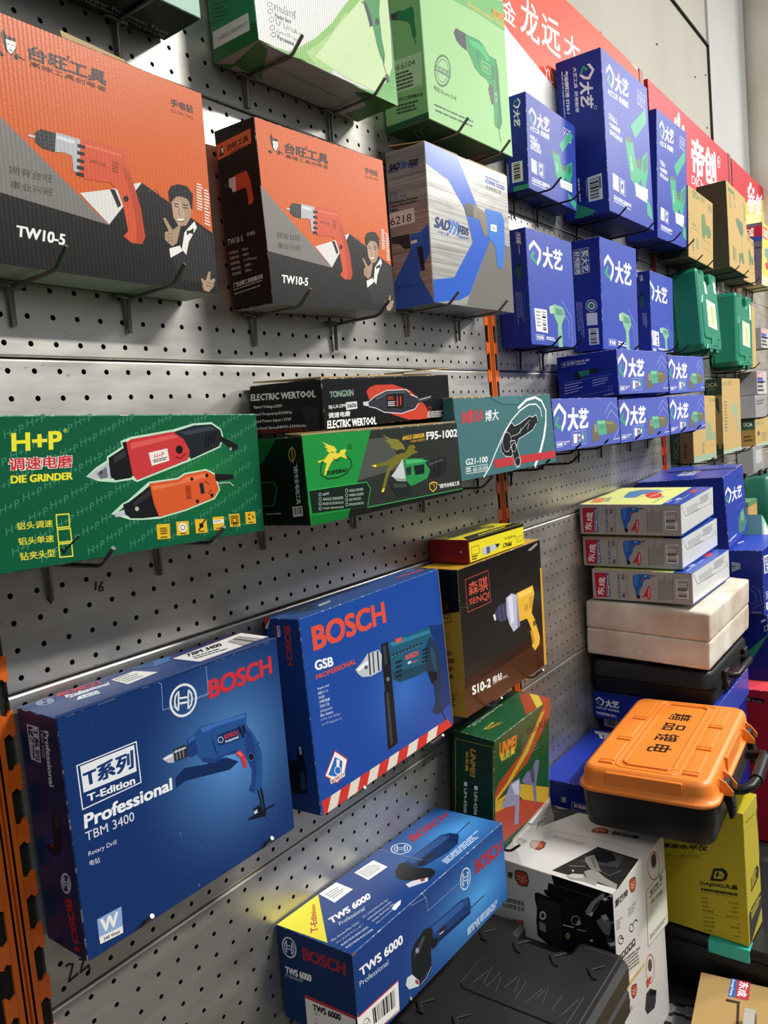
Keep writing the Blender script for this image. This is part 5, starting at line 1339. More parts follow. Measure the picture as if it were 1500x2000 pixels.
'dc_U': '''p|2d4aa0|1|-8 1642 2008 1565 2008 1996 -8 2008
p|5a7fae|1|826 547 1437 416 1715 590 1662 965 1445 1149 1088 835 748 834 711 646
l|7a8fa8|2|1.6|0|1588 974 1737 1288
e|d0402c|2|14|1024 1106 3 175 -374 140
t|f0e0c8|3|专业级品质|0.0|887 1066 1267 1118 1094 1175 722 1113
l|c8563a|3|1.4|0|748 834 953 973
p|d88a5a|1|161 143 695 -1 767 210 216 370
p|9aa88a|2|279 358 768 227 804 315 347 463
t|5a6a7a|3|J1Z-FF-10A|0.0|188 1381 893 1332 895 1415 191 1460
t|dfe6f2|2|电钻|0.04|479 1709 704 1706 674 1804 451 1805
t|cfd8ea|3|ELECTRIC DRILL|0.0|173 1816 1104 1791 1105 1824 175 1862
p|c03a50|2|1362 1706 1666 1692 1631 1823 1277 1835
r|e0e6f0|3|1|2|198 1649 478 1677 448 1720 169 1707''',
'dc_F': '''l|55585c|1|1.2|0|43 81 243 881 1096 966
l|55585c|1|1.2|0|1961 1336 1811 667
l|7d8184|2|0.8|0|243 881 785 967 1912 1074
r|9da0a4|3|4|3|312 423 1220 446 1202 929 343 815
r|8d9094|4|5|6|1123 219 1768 247 1751 797 1157 733
p|2d4aa0|1|-4 1889 2002 1920 1999 2008 -1 2008''',
'big_F': '''p|f2f4f4|1|70 443 354 336 637 520 552 686 332 815 337 728 463 641 518 551 326 414 35 538
p|3f9c74|2|300 803 15 656 217 525 284 569 152 656 317 717
t|f2f4f4|2|大艺|0.045|729 441 1730 544 1644 891 604 830
l|7a86c4|1|0.8|0|1005 1125 1731 1057 2000 1337
p|4a7a68|2|1113 1452 1451 1236 1745 1259 1797 1474 1964 1724 1616 1896 1161 1889 1024 1736
p|7aa08a|3|1411 1326 1697 1322 1625 1584 1346 1563
t|f2f4f4|1|专业级|0.0|12 1768 341 1772 327 1841 0 1832
r|f2f4f4|1|2|2|324 1778 838 1790 812 1846 298 1833
l|1a2a6c|1|0.8|0|1175 0 1225 285
l|1a2a6c|2|0.8|0|946 247 1696 250''',
'big_U': '''p|aab0c4|1|688 742 1720 732 1809 1164 643 1156
t|2a3a80|2|好用耐用|0.03|988 718 1603 768 1618 999 960 963
t|2a3a80|2|买大艺|0.04|947 1007 1615 1008 1651 1176 992 1153
l|1a2a6c|1|1|0|1104 1878 1105 1996 1935 2000''',
'big_L': '''l|f2f4f4|1|1|1|184 236 861 217 839 602 173 619
t|f2f4f4|2|好用耐用|0.03|233 268 828 248 827 365 231 392''',
'b2_L': '''l|7a86c4|1|0.8|0|1826 1084 1935 1234 1962 1666 1821 1799
l|7a86c4|2|0.8|0|1795 1204 1874 1357 1883 1594 1792 1682
r|9aa6d0|1|1|2|1800 1914 1961 1913 1960 1953 1800 1963
p|9aa2b4|1|1520 359 1657 407 1656 582 1516 686
p|2a3a80|2|1518 488 1579 495 1579 526 1518 532''',
'b2_F': '''p|e8eaee|1|101 205 814 306 835 863 127 759
t|1d2f80|2|好用耐用|0.05|154 253 800 345 801 509 169 424
p|1d2f80|3|138 424 789 522 787 556 136 456
t|1d2f80|4|买大艺|0.05|168 474 787 564 793 830 190 749
r|b9c4e4|1|4|2|170 1339 691 1424 675 1689 181 1606
p|e8eaee|2|139 1666 619 1747 616 1989 151 1897
b|1a1b1e|3|10|3|1|218 1714 545 1768 536 1926 232 1880''',
'b2_U': '''r|c9d2ea|1|1|2|868 1454 1146 1503 972 1561 663 1525''',
'b3_L': '''p|2f8a6a|1|1671 1146 2008 547 2008 567 1767 1295 1716 1327
r|c9d2ea|1|1|1|1905 170 2000 82 1997 197 1902 294
l|dfe4ee|2|1.2|1|1951 356 2000 282 2000 436 1951 487''',
'flat_U': '''p|f2f4f4|1|1143 955 1251 729 1369 927 1356 1141 1295 1367 1289 1264 1324 1117 1334 992 1250 851 1142 1118
p|3f9c74|2|1283 1368 1152 1301 1219 1038 1252 1080 1210 1244 1280 1258
t|f2f4f4|1|大艺|0.05|1392 817 1624 796 1616 1039 1382 1278
B|barcode_label
p|eef0ee|1|1807 185 1911 91 1921 716 1841 872
b|3a3c40|2|14|4|1|1881 221 1903 207 1910 688 1888 718
r|6d7074|2|2|3|1836 225 1843 420 1823 430 1816 225
r|6d7074|3|4|5|1857 400 1869 741 1843 778 1828 445
E
p|eef0ee|4|1659 358 1806 244 1834 805 1696 1070
p|28409c|5|1680 412 1792 310 1803 532 1691 679
t|dfe4f4|6|好用耐用|0.02|1688 431 1789 350 1798 513 1695 651
t|28409c|7|买大艺|0.05|1695 733 1805 580 1816 818 1705 1035''',
'flat_L': '''l|0a1440|1|2.4|0|165 72 598 84 604 112 907 120
l|f2f4f4|1|0.6|1|450 253 540 258 528 338 439 336
t|f2f4f4|2|专业级|0.03|457 333 466 263 525 264 512 334
l|f2f4f4|1|0.8|1|650 309 1047 321 1038 435 641 425
t|f2f4f4|2|好用耐用|0.04|688 324 1013 335 1008 399 683 389''',
'b48_L': '''p|f2f4f4|1|50 553 112 366 194 617 185 869 142 1076 137 950 161 812 168 674 112 487 49 699
p|3f9c74|2|134 1062 54 875 93 662 113 722 88 862 132 936
t|f2f4f4|1|大艺|0.05|211 491 449 552 443 1067 207 1074
t|f2f4f4|1|大艺工具  好用耐用|0.03|47 1098 441 1212 439 1364 45 1265
t|f2f4f4|1|气动直钉枪-F30-1|0.04|42 1495 386 1575 381 1767 40 1674
l|8f9cd0|2|0.5|0|36 1721 694 1922
p|eef0ee|1|960 578 1042 603 1039 850 964 840''',
'b46_L': '''B|barcode_label
p|cfd2d4|1|79 23 353 38 352 153 88 137
b|2a2c30|2|16|4|1|130 47 280 57 280 131 133 119
E
p|cfd2d4|1|376 42 605 60 594 168 372 154
l|0a1440|1|2.4|0|35 176 589 222
t|f2f4f4|1|专业级|0.04|138 226 230 234 228 262 140 255''',
'red_U': '''t|f0dfe0|1|II|0.06|553 1160 503 1321 320 1298 349 1186''',
'red_L': '''p|15120f|1|1311 95 1736 105 1755 120 1746 167 1305 147 1289 120
t|d8d4d0|2|Electric|0.0|1380 99 1568 108 1566 133 1375 127
t|d8d4d0|3|Special Tools|0.0|1413 129 1718 134 1716 161 1412 156''',
'wel_U': '''l|8d8c88|1|0.8|0|1125 252 1193 514 1260 1027 1306 1503 1269 1903
p|262625|1|115 1144 1100 1395 1073 1969 160 2008
p|3c3b39|2|548 1331 1073 1539 1031 1799 695 1818
p|15151a|3|676 1374 895 1376 1070 1598 887 1730 714 1649
p|96948e|2|78 1351 191 1394 265 1524 190 1589 231 1730 72 1757 85 1666 78 1547 40 1439
p|b9b7b0|3|97 1361 191 1394 249 1513 170 1562 101 1467
p|8d8b85|4|329 1498 418 1534 439 1650 337 1792 268 1970 151 1996 184 1748 168 1615
p|77756f|5|707 1365 848 1438 519 1645 469 1691 422 1568 604 1406
p|5a5955|6|747 1422 801 1447 532 1605 491 1577
l|b9b7b0|6|0.8|0|365 1285 470 1460
e|d8d6d0|4|14|271 1374 8 10 -24 10
l|6d6b66|6|1|0|469 1691 431 1809 650 1884
p|2a2a28|2|1230 329 2008 213 2008 288 2008 763 1221 480
p|8d8b86|3|2008 333 2008 492 2008 595 1926 462
l|b9b7b0|3|1|1|1511 391 1734 439 1634 515 1441 443
p|55534f|4|1686 290 1850 367 1875 526 1692 394
p|2a2622|1|749 552 787 595 812 700 792 754 641 792 535 771 521 706 534 635 622 572
p|b54a2c|2|731 569 772 605 793 697 765 747 645 778 550 759 538 703 547 641 628 585
l|ead8c8|3|1.2|0|691 604 679 655
l|ead8c8|3|1.2|0|710 733 683 690
l|ead8c8|3|1.2|0|601 655 606 722
l|ead8c8|3|1.2|0|681 672 631 683
l|ead8c8|3|1.2|0|624 606 642 647
l|ead8c8|3|1.2|0|638 760 648 713
t|23211f|1|特|0.06|711 440 720 507 573 516 560 445
t|23211f|2|巴|0.06|703 372 712 433 560 445 549 374
p|2a2622|1|1562 1358 1526 1310 1484 1197 1485 1144 1589 1137 1673 1174 1695 1230 1698 1288 1647 1341
p|b54a2c|2|1570 1342 1534 1302 1498 1203 1506 1157 1589 1150 1664 1182 1683 1231 1687 1282 1640 1329
l|ead8c8|3|1.2|0|1591 1309 1589 1261
l|ead8c8|3|1.2|0|1550 1181 1579 1227
l|ead8c8|3|1.2|0|1645 1267 1629 1207
l|ead8c8|3|1.2|0|1584 1244 1618 1239
l|ead8c8|3|1.2|0|1638 1310 1618 1271
l|ead8c8|3|1.2|0|1598 1168 1600 1210
t|23211f|1|斯巴特|0.06|1641 1777 1573 1404 1681 1383 1748 1759
r|b0aeaa|2|1|2|1068 753 1099 1208 1005 1208 972 755''',
'wel_L': '''p|2a2622|1|642 167 687 126 785 107 832 133 849 299 815 424 750 452 683 447 638 337
p|b54a2c|2|654 192 693 145 780 129 822 162 836 295 805 409 749 432 692 428 651 328
l|ead8c8|3|1.2|0|679 245 725 260
l|ead8c8|3|1.2|0|802 223 758 254
l|ead8c8|3|1.2|0|714 357 778 346
l|ead8c8|3|1.2|0|742 257 744 318
l|ead8c8|3|1.2|0|670 331 712 307
l|ead8c8|3|1.2|0|818 305 775 295
t|23211f|1|特|0.06|533 226 613 216 595 366 515 376
t|23211f|1|斯巴|0.06|341 250 513 229 495 377 322 396
t|4a4744|1|氩弧焊接套装|0.02|430 828 753 780 747 890 423 940
t|4a4744|2|专用焊条专用|0.02|401 971 746 910 740 1020 395 1083
t|b5402c|1|98%用户选择|0.05|173 1374 731 1200 725 1311 166 1489
t|55524e|2|焊接只需带个工具箱|0.01|160 1586 720 1404 714 1516 154 1701
t|a5483a|3|品质保证|0.02|446 1611 710 1580 704 1691 440 1725
l|b5402c|1|0.5|0|496 712 573 696
p|141416|1|1184 -8 1786 -8 1919 1 1729 491 1621 587 1341 533 1270 515 1227 456 1173 442 1118 319 1132 190 1213 186
p|1b1b1e|2|921 505 976 472 1270 515 1341 533 1483 553 1622 574 1707 595 1702 1488 1654 1584 1287 1667 1197 1637 917 1421 914 1115 939 824 918 668
p|2a2a2e|3|953 553 1266 585 1272 1223 1219 1555 939 1367 951 873
l|3a3a40|4|1|0|1268 543 1261 1641
p|0d0d0f|5|1055 378 1132 326 1271 488 1341 527 1250 553 1088 471
l|4a4a50|2|1|0|1213 191 1777 177
l|3a3a40|2|1.2|0|1346 436 1487 457
e|c9c7c2|4|14|1016 941 50 -27 -5 100
e|3a3a3e|5|14|1016 940 27 -14 -3 53
p|8d8b88|4|953 1094 1046 1113 1050 1291 953 1276
e|0c0c0e|3|14|1490 811 74 -40 -5 117
e|8f8f90|4|14|1524 826 32 -17 -3 55
o|d8d6d0|5|0.8|10|1485 794 59 -32 -4 96
e|0c0c0e|5|14|1358 1199 83 -47 -7 143
e|b49a5a|6|14|1359 1185 32 -18 -3 67
e|2a2418|7|14|1360 1184 15 -8 -1 28
e|0c0c0e|3|14|1596 1524 45 -27 -4 83
e|b49a5a|4|14|1597 1521 28 -16 -3 58
r|d8d6d0|6|1|2|1302 974 1456 944 1454 986 1303 1014
r|b8b6b0|4|1|3|1495 963 1654 934 1653 961 1498 994
e|08080a|3|5|1469 1306 9 -5 -1 13
e|08080a|3|5|1512 1289 9 -5 -1 12
e|08080a|3|5|1555 1272 9 -5 -1 12
e|08080a|3|5|1598 1256 9 -5 -1 12
e|08080a|3|5|1469 1344 9 -5 -1 13
e|08080a|3|5|1512 1327 9 -5 -1 12
e|08080a|3|5|1555 1310 9 -5 -1 12
e|08080a|3|5|1598 1294 9 -5 -1 12
e|08080a|3|5|1469 1382 9 -5 -1 13
e|08080a|3|5|1512 1365 9 -5 -1 12
e|08080a|3|5|1555 1348 9 -5 -1 12
e|08080a|3|5|1598 1331 9 -5 -1 12
e|08080a|3|5|1338 1471 9 -5 -1 13
e|08080a|3|5|1382 1454 9 -5 -1 13
e|08080a|3|5|1425 1437 9 -5 -1 13
e|08080a|3|5|1469 1420 9 -5 -1 13
e|08080a|3|5|1512 1402 9 -5 -1 12
e|08080a|3|5|1555 1386 9 -5 -1 12
e|08080a|3|5|1598 1369 9 -5 -1 12
e|08080a|3|5|1338 1510 9 -5 -1 13
e|08080a|3|5|1382 1492 9 -5 -1 13
e|08080a|3|5|1425 1475 9 -5 -1 13
e|08080a|3|5|1469 1457 9 -5 -1 13
e|08080a|3|5|1512 1440 9 -5 -1 13
e|08080a|4|5|1555 1423 9 -5 -1 12
e|08080a|4|5|1598 1406 9 -5 -1 12
e|08080a|3|5|1338 1548 9 -5 -1 13
e|08080a|3|5|1382 1530 9 -5 -1 13
e|08080a|3|5|1425 1513 9 -5 -1 13
e|08080a|3|5|1469 1495 9 -5 -1 13
e|08080a|3|5|1512 1478 9 -5 -1 13
e|08080a|4|5|1555 1461 9 -5 -1 12
e|08080a|5|5|1598 1444 9 -5 -1 12
e|08080a|3|5|1338 1586 9 -5 -1 13
e|08080a|3|5|1382 1568 9 -5 -1 13
e|08080a|3|5|1425 1551 9 -5 -1 13
e|08080a|3|5|1469 1533 9 -5 -1 13
e|08080a|3|5|1512 1516 9 -5 -1 13
e|08080a|4|5|1555 1499 9 -5 -1 12
e|08080a|5|5|1598 1482 9 -5 -1 12
e|08080a|3|5|1338 1625 9 -5 -1 13
e|08080a|3|5|1382 1607 9 -5 -1 13
e|08080a|3|5|1425 1589 9 -5 -1 13
e|08080a|3|5|1469 1571 9 -5 -1 13
e|08080a|3|5|1512 1554 9 -5 -1 13
e|08080a|4|5|1555 1537 9 -5 -1 12
e|08080a|5|5|1598 1519 9 -5 -1 12
e|08080a|3|5|1338 1663 9 -6 -1 13
e|08080a|3|5|1382 1645 9 -5 -1 13
e|08080a|3|5|1425 1627 9 -5 -1 13
e|08080a|3|5|1469 1609 9 -5 -1 13
e|08080a|3|5|1512 1592 9 -5 -1 13
e|08080a|4|5|1555 1574 9 -5 -1 12
e|08080a|5|5|1598 1557 9 -5 -1 12
p|111113|3|1738 486 1920 -8 2008 -8 1988 2008 1884 1804 1850 1612 1702 1488 1707 608
p|8d8b86|4|1623 546 1721 284 1885 18 1903 74 1771 311 1683 568
p|6d6b68|5|1764 656 1873 493 1969 572 1933 853 1865 864
p|aaa8a2|6|1830 516 1900 440 1938 523 1877 596
p|3a393a|4|1881 881 1996 921 1988 1109 1904 1131
p|c9c7c2|5|1900 1028 2004 943 2001 1010 1940 1071
p|b9b7b2|6|1968 598 2008 496 2008 560
p|d8d6d0|5|1959 128 1917 150 1903 201 1892 163 1849 186 1885 141 1872 105 1906 115 1940 70 1925 121
p|d8d6d0|6|2008 26 1993 42 1983 81 1974 52 1942 70 1969 36 1959 8 1984 16 2008 -8 1999 20
p|d8d6d0|4|1915 1250 1869 1276 1854 1332 1843 1292 1796 1321 1835 1270 1821 1231 1857 1240 1895 1188 1878 1244
p|d8d6d0|4|1854 1430 1810 1456 1796 1509 1785 1471 1741 1499 1778 1450 1765 1414 1799 1421 1834 1371 1818 1425
p|d8d6d0|4|1993 1382 1961 1401 1950 1441 1942 1412 1909 1434 1936 1396 1927 1369 1952 1375 1979 1337 1967 1378
p|d8d6d0|4|1718 1090 1692 1105 1684 1136 1677 1113 1651 1129 1673 1101 1665 1079 1685 1084 1706 1055 1697 1087''',
'wel_F': '''p|2a2622|1|592 131 646 118 766 151 822 196 825 346 774 435 701 427 630 390 585 274
p|b54a2c|2|605 158 653 137 758 167 807 216 810 336 764 417 701 409 639 378 599 272
l|ead8c8|3|1.2|0|633 215 685 251
l|ead8c8|3|1.2|0|777 257 723 262
l|ead8c8|3|1.2|0|667 328 739 350
l|ead8c8|3|1.2|0|704 257 703 309
l|ead8c8|3|1.2|0|620 284 667 284
l|ead8c8|3|1.2|0|788 335 739 306
t|23211f|1|斯巴特|0.06|78 176 532 233 522 367 67 326
t|55524e|1|ARC-315GII|0.0|491 627 770 664 766 725 486 688
r|8d8b88|2|3|3|486 700 765 740 758 847 488 809
t|8d8b88|1|MODEL|0.0|74 572 306 636 303 683 71 625
r|8d8b88|2|3|5|70 634 227 679 221 829 67 787
o|23211f|1|1.6|12|570 1082 70 47 -5 79
l|23211f|2|2|0|607 1037 722 1021 803 1101
o|23211f|1|1.6|12|179 1038 84 60 -6 83
l|23211f|2|1.6|0|161 988 287 1101
p|1f1d1b|1|65 1292 165 1304 164 1443 63 1430
p|e0deda|2|89 1330 139 1329 134 1384 94 1392
p|1f1d1b|1|182 1305 285 1317 285 1458 181 1444
p|e0deda|2|208 1343 259 1342 254 1398 212 1406
p|1f1d1b|1|304 1318 410 1331 409 1474 303 1459
p|e0deda|2|330 1356 383 1356 377 1412 335 1421
p|1f1d1b|1|428 1331 538 1344 538 1489 428 1475
p|e0deda|2|455 1370 510 1370 505 1427 461 1436
p|1f1d1b|1|557 1345 670 1358 670 1506 557 1490
p|e0deda|2|585 1385 641 1384 636 1442 591 1451
t|3a3836|1|400-101-9803|0.03|372 1530 835 1658 831 1710 369 1579
r|6d6b68|2|5|4|80 1442 805 1650 793 2000 69 1765
o|b5553a|1|2|18|1530 414 228 118 -16 296
e|55524e|2|14|1541 310 114 59 -9 156
p|2a2622|3|1473 171 1631 194 1607 407 1478 396
B|shipping_label
p|e3e1d8|1|1186 744 2008 762 1981 1987 1129 1894
l|3a3836|2|1|1|1186 744 2000 762 1981 1987 1129 1894
t|23211f|3|斯巴特|0.05|1321 824 1675 829 1670 927 1321 921
e|8d8b88|3|14|1782 853 76 43 -4 78
r|6d6b68|4|1|3|1287 929 1952 956 1949 1028 1283 996
t|23211f|3|ARC-315GII|0.05|1337 1043 1804 1107 1799 1193 1332 1125
r|6d6b68|3|2|2|1212 1726 1911 1788 1907 1876 1211 1839
E''',
'wel2_F': '''p|2a2622|1|472 175 524 172 633 227 681 278 675 408 624 479 557 466 494 427 458 312
p|b54a2c|2|483 203 529 192 625 240 666 292 662 397 616 463 559 450 503 417 471 312
l|ead8c8|3|1.2|0|506 262 552 304
l|ead8c8|3|1.2|0|636 324 587 320
l|ead8c8|3|1.2|0|531 372 596 400
l|ead8c8|3|1.2|0|569 312 566 360
l|ead8c8|3|1.2|0|490 326 534 332
l|ead8c8|3|1.2|0|642 393 599 361
t|23211f|1|斯巴特|0.06|70 235 408 335 393 456 53 365
o|b5553a|1|2|18|1257 418 171 135 -37 283
e|55524e|2|14|1257 338 86 68 -17 128
p|b5553a|3|1059 516 1284 586 1278 637 1121 707 1066 689
p|3a3a3c|1|1037 777 1198 797 1453 1050 1408 1257 1336 1340 1027 1216 946 1035
p|1c1c1e|2|1165 826 1249 854 1465 1052 1443 1128 1178 950
r|8d8b88|1|2|3|355 504 499 545 486 643 352 609
p|c8a860|2|-8 21 145 36 616 48 1053 121 1017 176 555 107 135 119 -8 80''',
'wel2_L': '''p|141416|1|600 0 2000 0 2000 2000 600 2000
p|c9c7c2|1|1895 -8 1973 -8 1983 -8 1914 -8
p|d8d6d0|2|1973 62 1936 97 1935 144 1916 118 1879 156 1904 104 1883 80 1917 74 1940 22 1937 70
p|6d6b68|2|1929 -8 1997 -8 2000 -8 1941 -8''',
'daj_L': '''t|1f1d10|1|精准水平仪|0.06|225 751 1254 607 1233 697 207 824
t|55500f|2|2线 □ 3线 □ 5线|0.0|307 907 1059 787 1049 845 302 958
p|1f1d10|1|1342 937 1527 894 1613 919 1640 982 1591 1066 1507 1106 1248 1143
p|b7a92a|2|1374 974 1509 947 1568 993 1523 1064 1338 1089
p|1f1d10|3|1406 981 1464 972 1438 1033 1410 1065 1382 1047
l|1f1d10|4|1.5|0|1452 1022 1528 1010
t|1f1d10|2|DAJING大晶|0.05|1042 1190 1837 1095 1815 1183 1040 1264
t|1f1d10|3|南通锦牧仪器设备有限公司|0.06|1052 1295 1820 1216 1809 1268 1043 1338
l|1f1d10|4|0.5|0|1046 1361 1817 1292
l|1f1d10|1|0.5|0|1061 1676 1814 1628
t|3a360f|1|规格:|0.0|1059 1432 1198 1416 1195 1454 1056 1469
t|3a360f|5|2/3/5线|0.0|1623 1384 1823 1361 1820 1395 1619 1419
t|3a360f|1|线宽:|0.0|1060 1498 1199 1482 1196 1520 1057 1535
t|3a360f|1|约2毫米|0.0|1690 1441 1824 1428 1820 1463 1687 1476
t|3a360f|1|电源:|0.0|1062 1564 1201 1549 1197 1586 1058 1601
t|3a360f|1|2400毫安|0.0|1625 1518 1825 1496 1821 1530 1621 1553
t|3a360f|2|找平精度:|0.0|1063 1630 1312 1596 1309 1634 1060 1667
t|3a360f|2|5m±0.5mm|0.0|1559 1595 1825 1563 1822 1598 1556 1630
t|3a360f|1|防尘防水:|0.0|1061 1733 1310 1700 1306 1738 1057 1770
t|3a360f|2|有|0.0|1790 1666 1822 1669 1819 1703 1786 1700
t|3a360f|2|适用范围:|0.0|1062 1799 1311 1766 1307 1804 1059 1836
t|3a360f|1|室内室外通用|0.0|1624 1757 1823 1736 1820 1770 1620 1791
t|3a360f|3|连续使用:|0.0|1063 1864 1312 1832 1308 1870 1060 1902
t|3a360f|1|有|0.0|1791 1800 1824 1803 1820 1837 1788 1834
t|3a360f|1|发光器:|0.0|1065 1930 1258 1907 1254 1945 1061 1967
t|3a360f|1|LD绿光|0.0|1692 1881 1825 1870 1821 1904 1688 1915''',
'daj_F': '''p|1f1d10|1|1822 253 2008 195 2008 290 2008 561 2008 959 2008 1180 2008 1255 1904 1072 2008 881 1949 598
p|c9b92e|2|2008 280 2008 264 2008 476 2008 728 2008 775 2008 641
p|1f1d10|3|2008 596 2008 606 2008 734 2008 716
p|1f1d10|1|648 1078 1558 1029 1811 1124 1689 1245 616 1285
r|c9b92e|2|5|3|723 1077 1548 1054 1554 1214 675 1259
p|1f1d10|1|175 1530 583 1501 2008 1515 2008 1758 136 2008
r|c9b92e|2|3|3|460 1539 2000 1537 1989 1655 463 1689
r|6a640f|1|1|2|307 163 1627 240 1642 266 350 205
l|8d831a|1|0.8|0|16 292 1040 328''',
'kra_U': '''p|3a66a8|1|2008 385 2008 459 1701 463 1693 376
t|e8ecf0|2|DongCheng|0.04|1995 433 1719 425 1720 389 1998 395
p|b53a44|2|2008 462 2008 612 2008 623 1712 622 1701 604 1695 464
t|f0e8e6|3|东成|0.04|1993 610 1746 590 1737 480 1991 490
p|3a2c1c|1|1652 360 1657 526 1609 524 1203 545 1194 518 1615 491 1606 357''',
'sign1': '''p|d8472c|1|364 113 989 -8 1828 -5 2008 28 2008 1070 755 1053 323 831 -8 569
t|f6efe0|2|龙|0.015|447 380 619 336 613 741 418 730
t|f6efe0|2|远|0.015|660 363 857 319 845 708 636 694
t|f6efe0|2|大|0.015|912 350 1103 314 1092 645 888 603
t|f6efe0|2|金|0.015|270 529 384 528 375 744 246 742
t|f6efe0|2|YUAN DA|0.0|642 902 992 943 1000 1103 644 1002''',
'sign2': '''t|f4f1ee|1|帝创|0.05|926 243 1595 170 1588 787 878 872
o|f4f1ee|1|3|12|1687 298 46 -23 -9 100
t|f4f1ee|2|R|0.0|1665 262 1716 258 1709 334 1658 338
t|f4f1ee|2|DIChuang|0.0|885 881 1463 807 1445 1019 870 1065
e|f4f1ee|1|14|549 259 24 -14 -5 66
e|f4f1ee|2|14|626 201 37 -21 -11 129
e|f4f1ee|1|14|722 270 37 -21 -5 64''',
'sign3': '''p|d8b45a|1|-8 848 620 544 1467 160 2008 -8 2008 1814 -8 1647
p|e6d48a|2|-8 1077 1443 410 2008 401 2008 1814 -8 1647
e|f4f1ee|2|14|688 205 48 -21 -7 73
e|f4f1ee|3|14|602 332 47 -20 -8 83
e|f4f1ee|3|14|795 260 47 -20 -7 74
t|f4f1ee|4|帝创|0.05|552 393 1179 171 1137 611 514 804''',
'dcf_L': '''p|b4233f|1|0 120 2000 120 2000 440 0 440
p|2b4fa0|2|0 440 2000 440 2000 600 0 600
t|f0f2f2|4|东成|0.04|200 130 1200 130 1200 420 200 420
t|2a2f6a|3|J1Z-FF-10A|0.04|100 760 1900 760 1900 860 100 860
p|2a4a8a|1|400 1000 1200 960 1400 1160 1000 1500 600 1400''',
'dcf_F': '''p|c43a44|1|100 120 800 120 800 480 100 480
t|f0e8e0|4|东成|0.04|140 160 760 160 760 440 140 440
p|e6dfb0|1|0 1680 2000 1680 2000 2000 0 2000
p|7a9a8a|1|400 800 1200 680 1500 900 1200 1200 1000 1440 700 1400 800 1100 400 1040
p|c43a44|2|500 1240 1000 1200 1040 1400 600 1440''',
'gr_F': '''p|b4233f|1|60 100 1200 100 1200 560 60 560
t|f0f2f2|3|东成|0.04|140 120 1100 120 1100 540 140 540
p|3a4fa8|2|60 560 1200 560 1200 800 60 800
r|2a2f3a|2|3|2|80 860 1300 860 1300 1900 80 1900
r|2a3a8a|2|1|2|80 840 1700 840 1700 1100 80 1100''',
'gr3_F': '''l|5a5a5e|1|1|1|200 400 1800 300 1800 1300 200 1500
r|5a5a5e|2|2|2|240 500 1700 400 1700 900 240 1000''',
'gr4_F': '''p|b4b4b4|1|400 200 1600 200 1600 1400 400 1400
l|4a4a4c|3|1.5|1|440 240 1560 240 1560 1360 440 1360''',
'kr2_F': '''p|a09a78|1|400 720 1000 600 1200 900 1400 1200 1300 1400 900 1100 400 1000
r|9a8a60|1|2|3|200 80 1500 80 1500 260 200 260''',
}
def face_map(face, W, D, H):
    def f(u, v, off):
        if face == 'F': return (-W / 2 + u * W, -D / 2 - off, H - v * H)
        if face == 'L': return (-W / 2 - off, D / 2 - u * D, H - v * H)
        if face == 'U': return (-W / 2 + u * W, D / 2 - v * D, H + off)
        return (-W / 2 + u * W, -D / 2 + v * D, -off)
    return f, {'F': (W, H), 'L': (D, H), 'U': (W, D), 'D': (W, D)}[face]
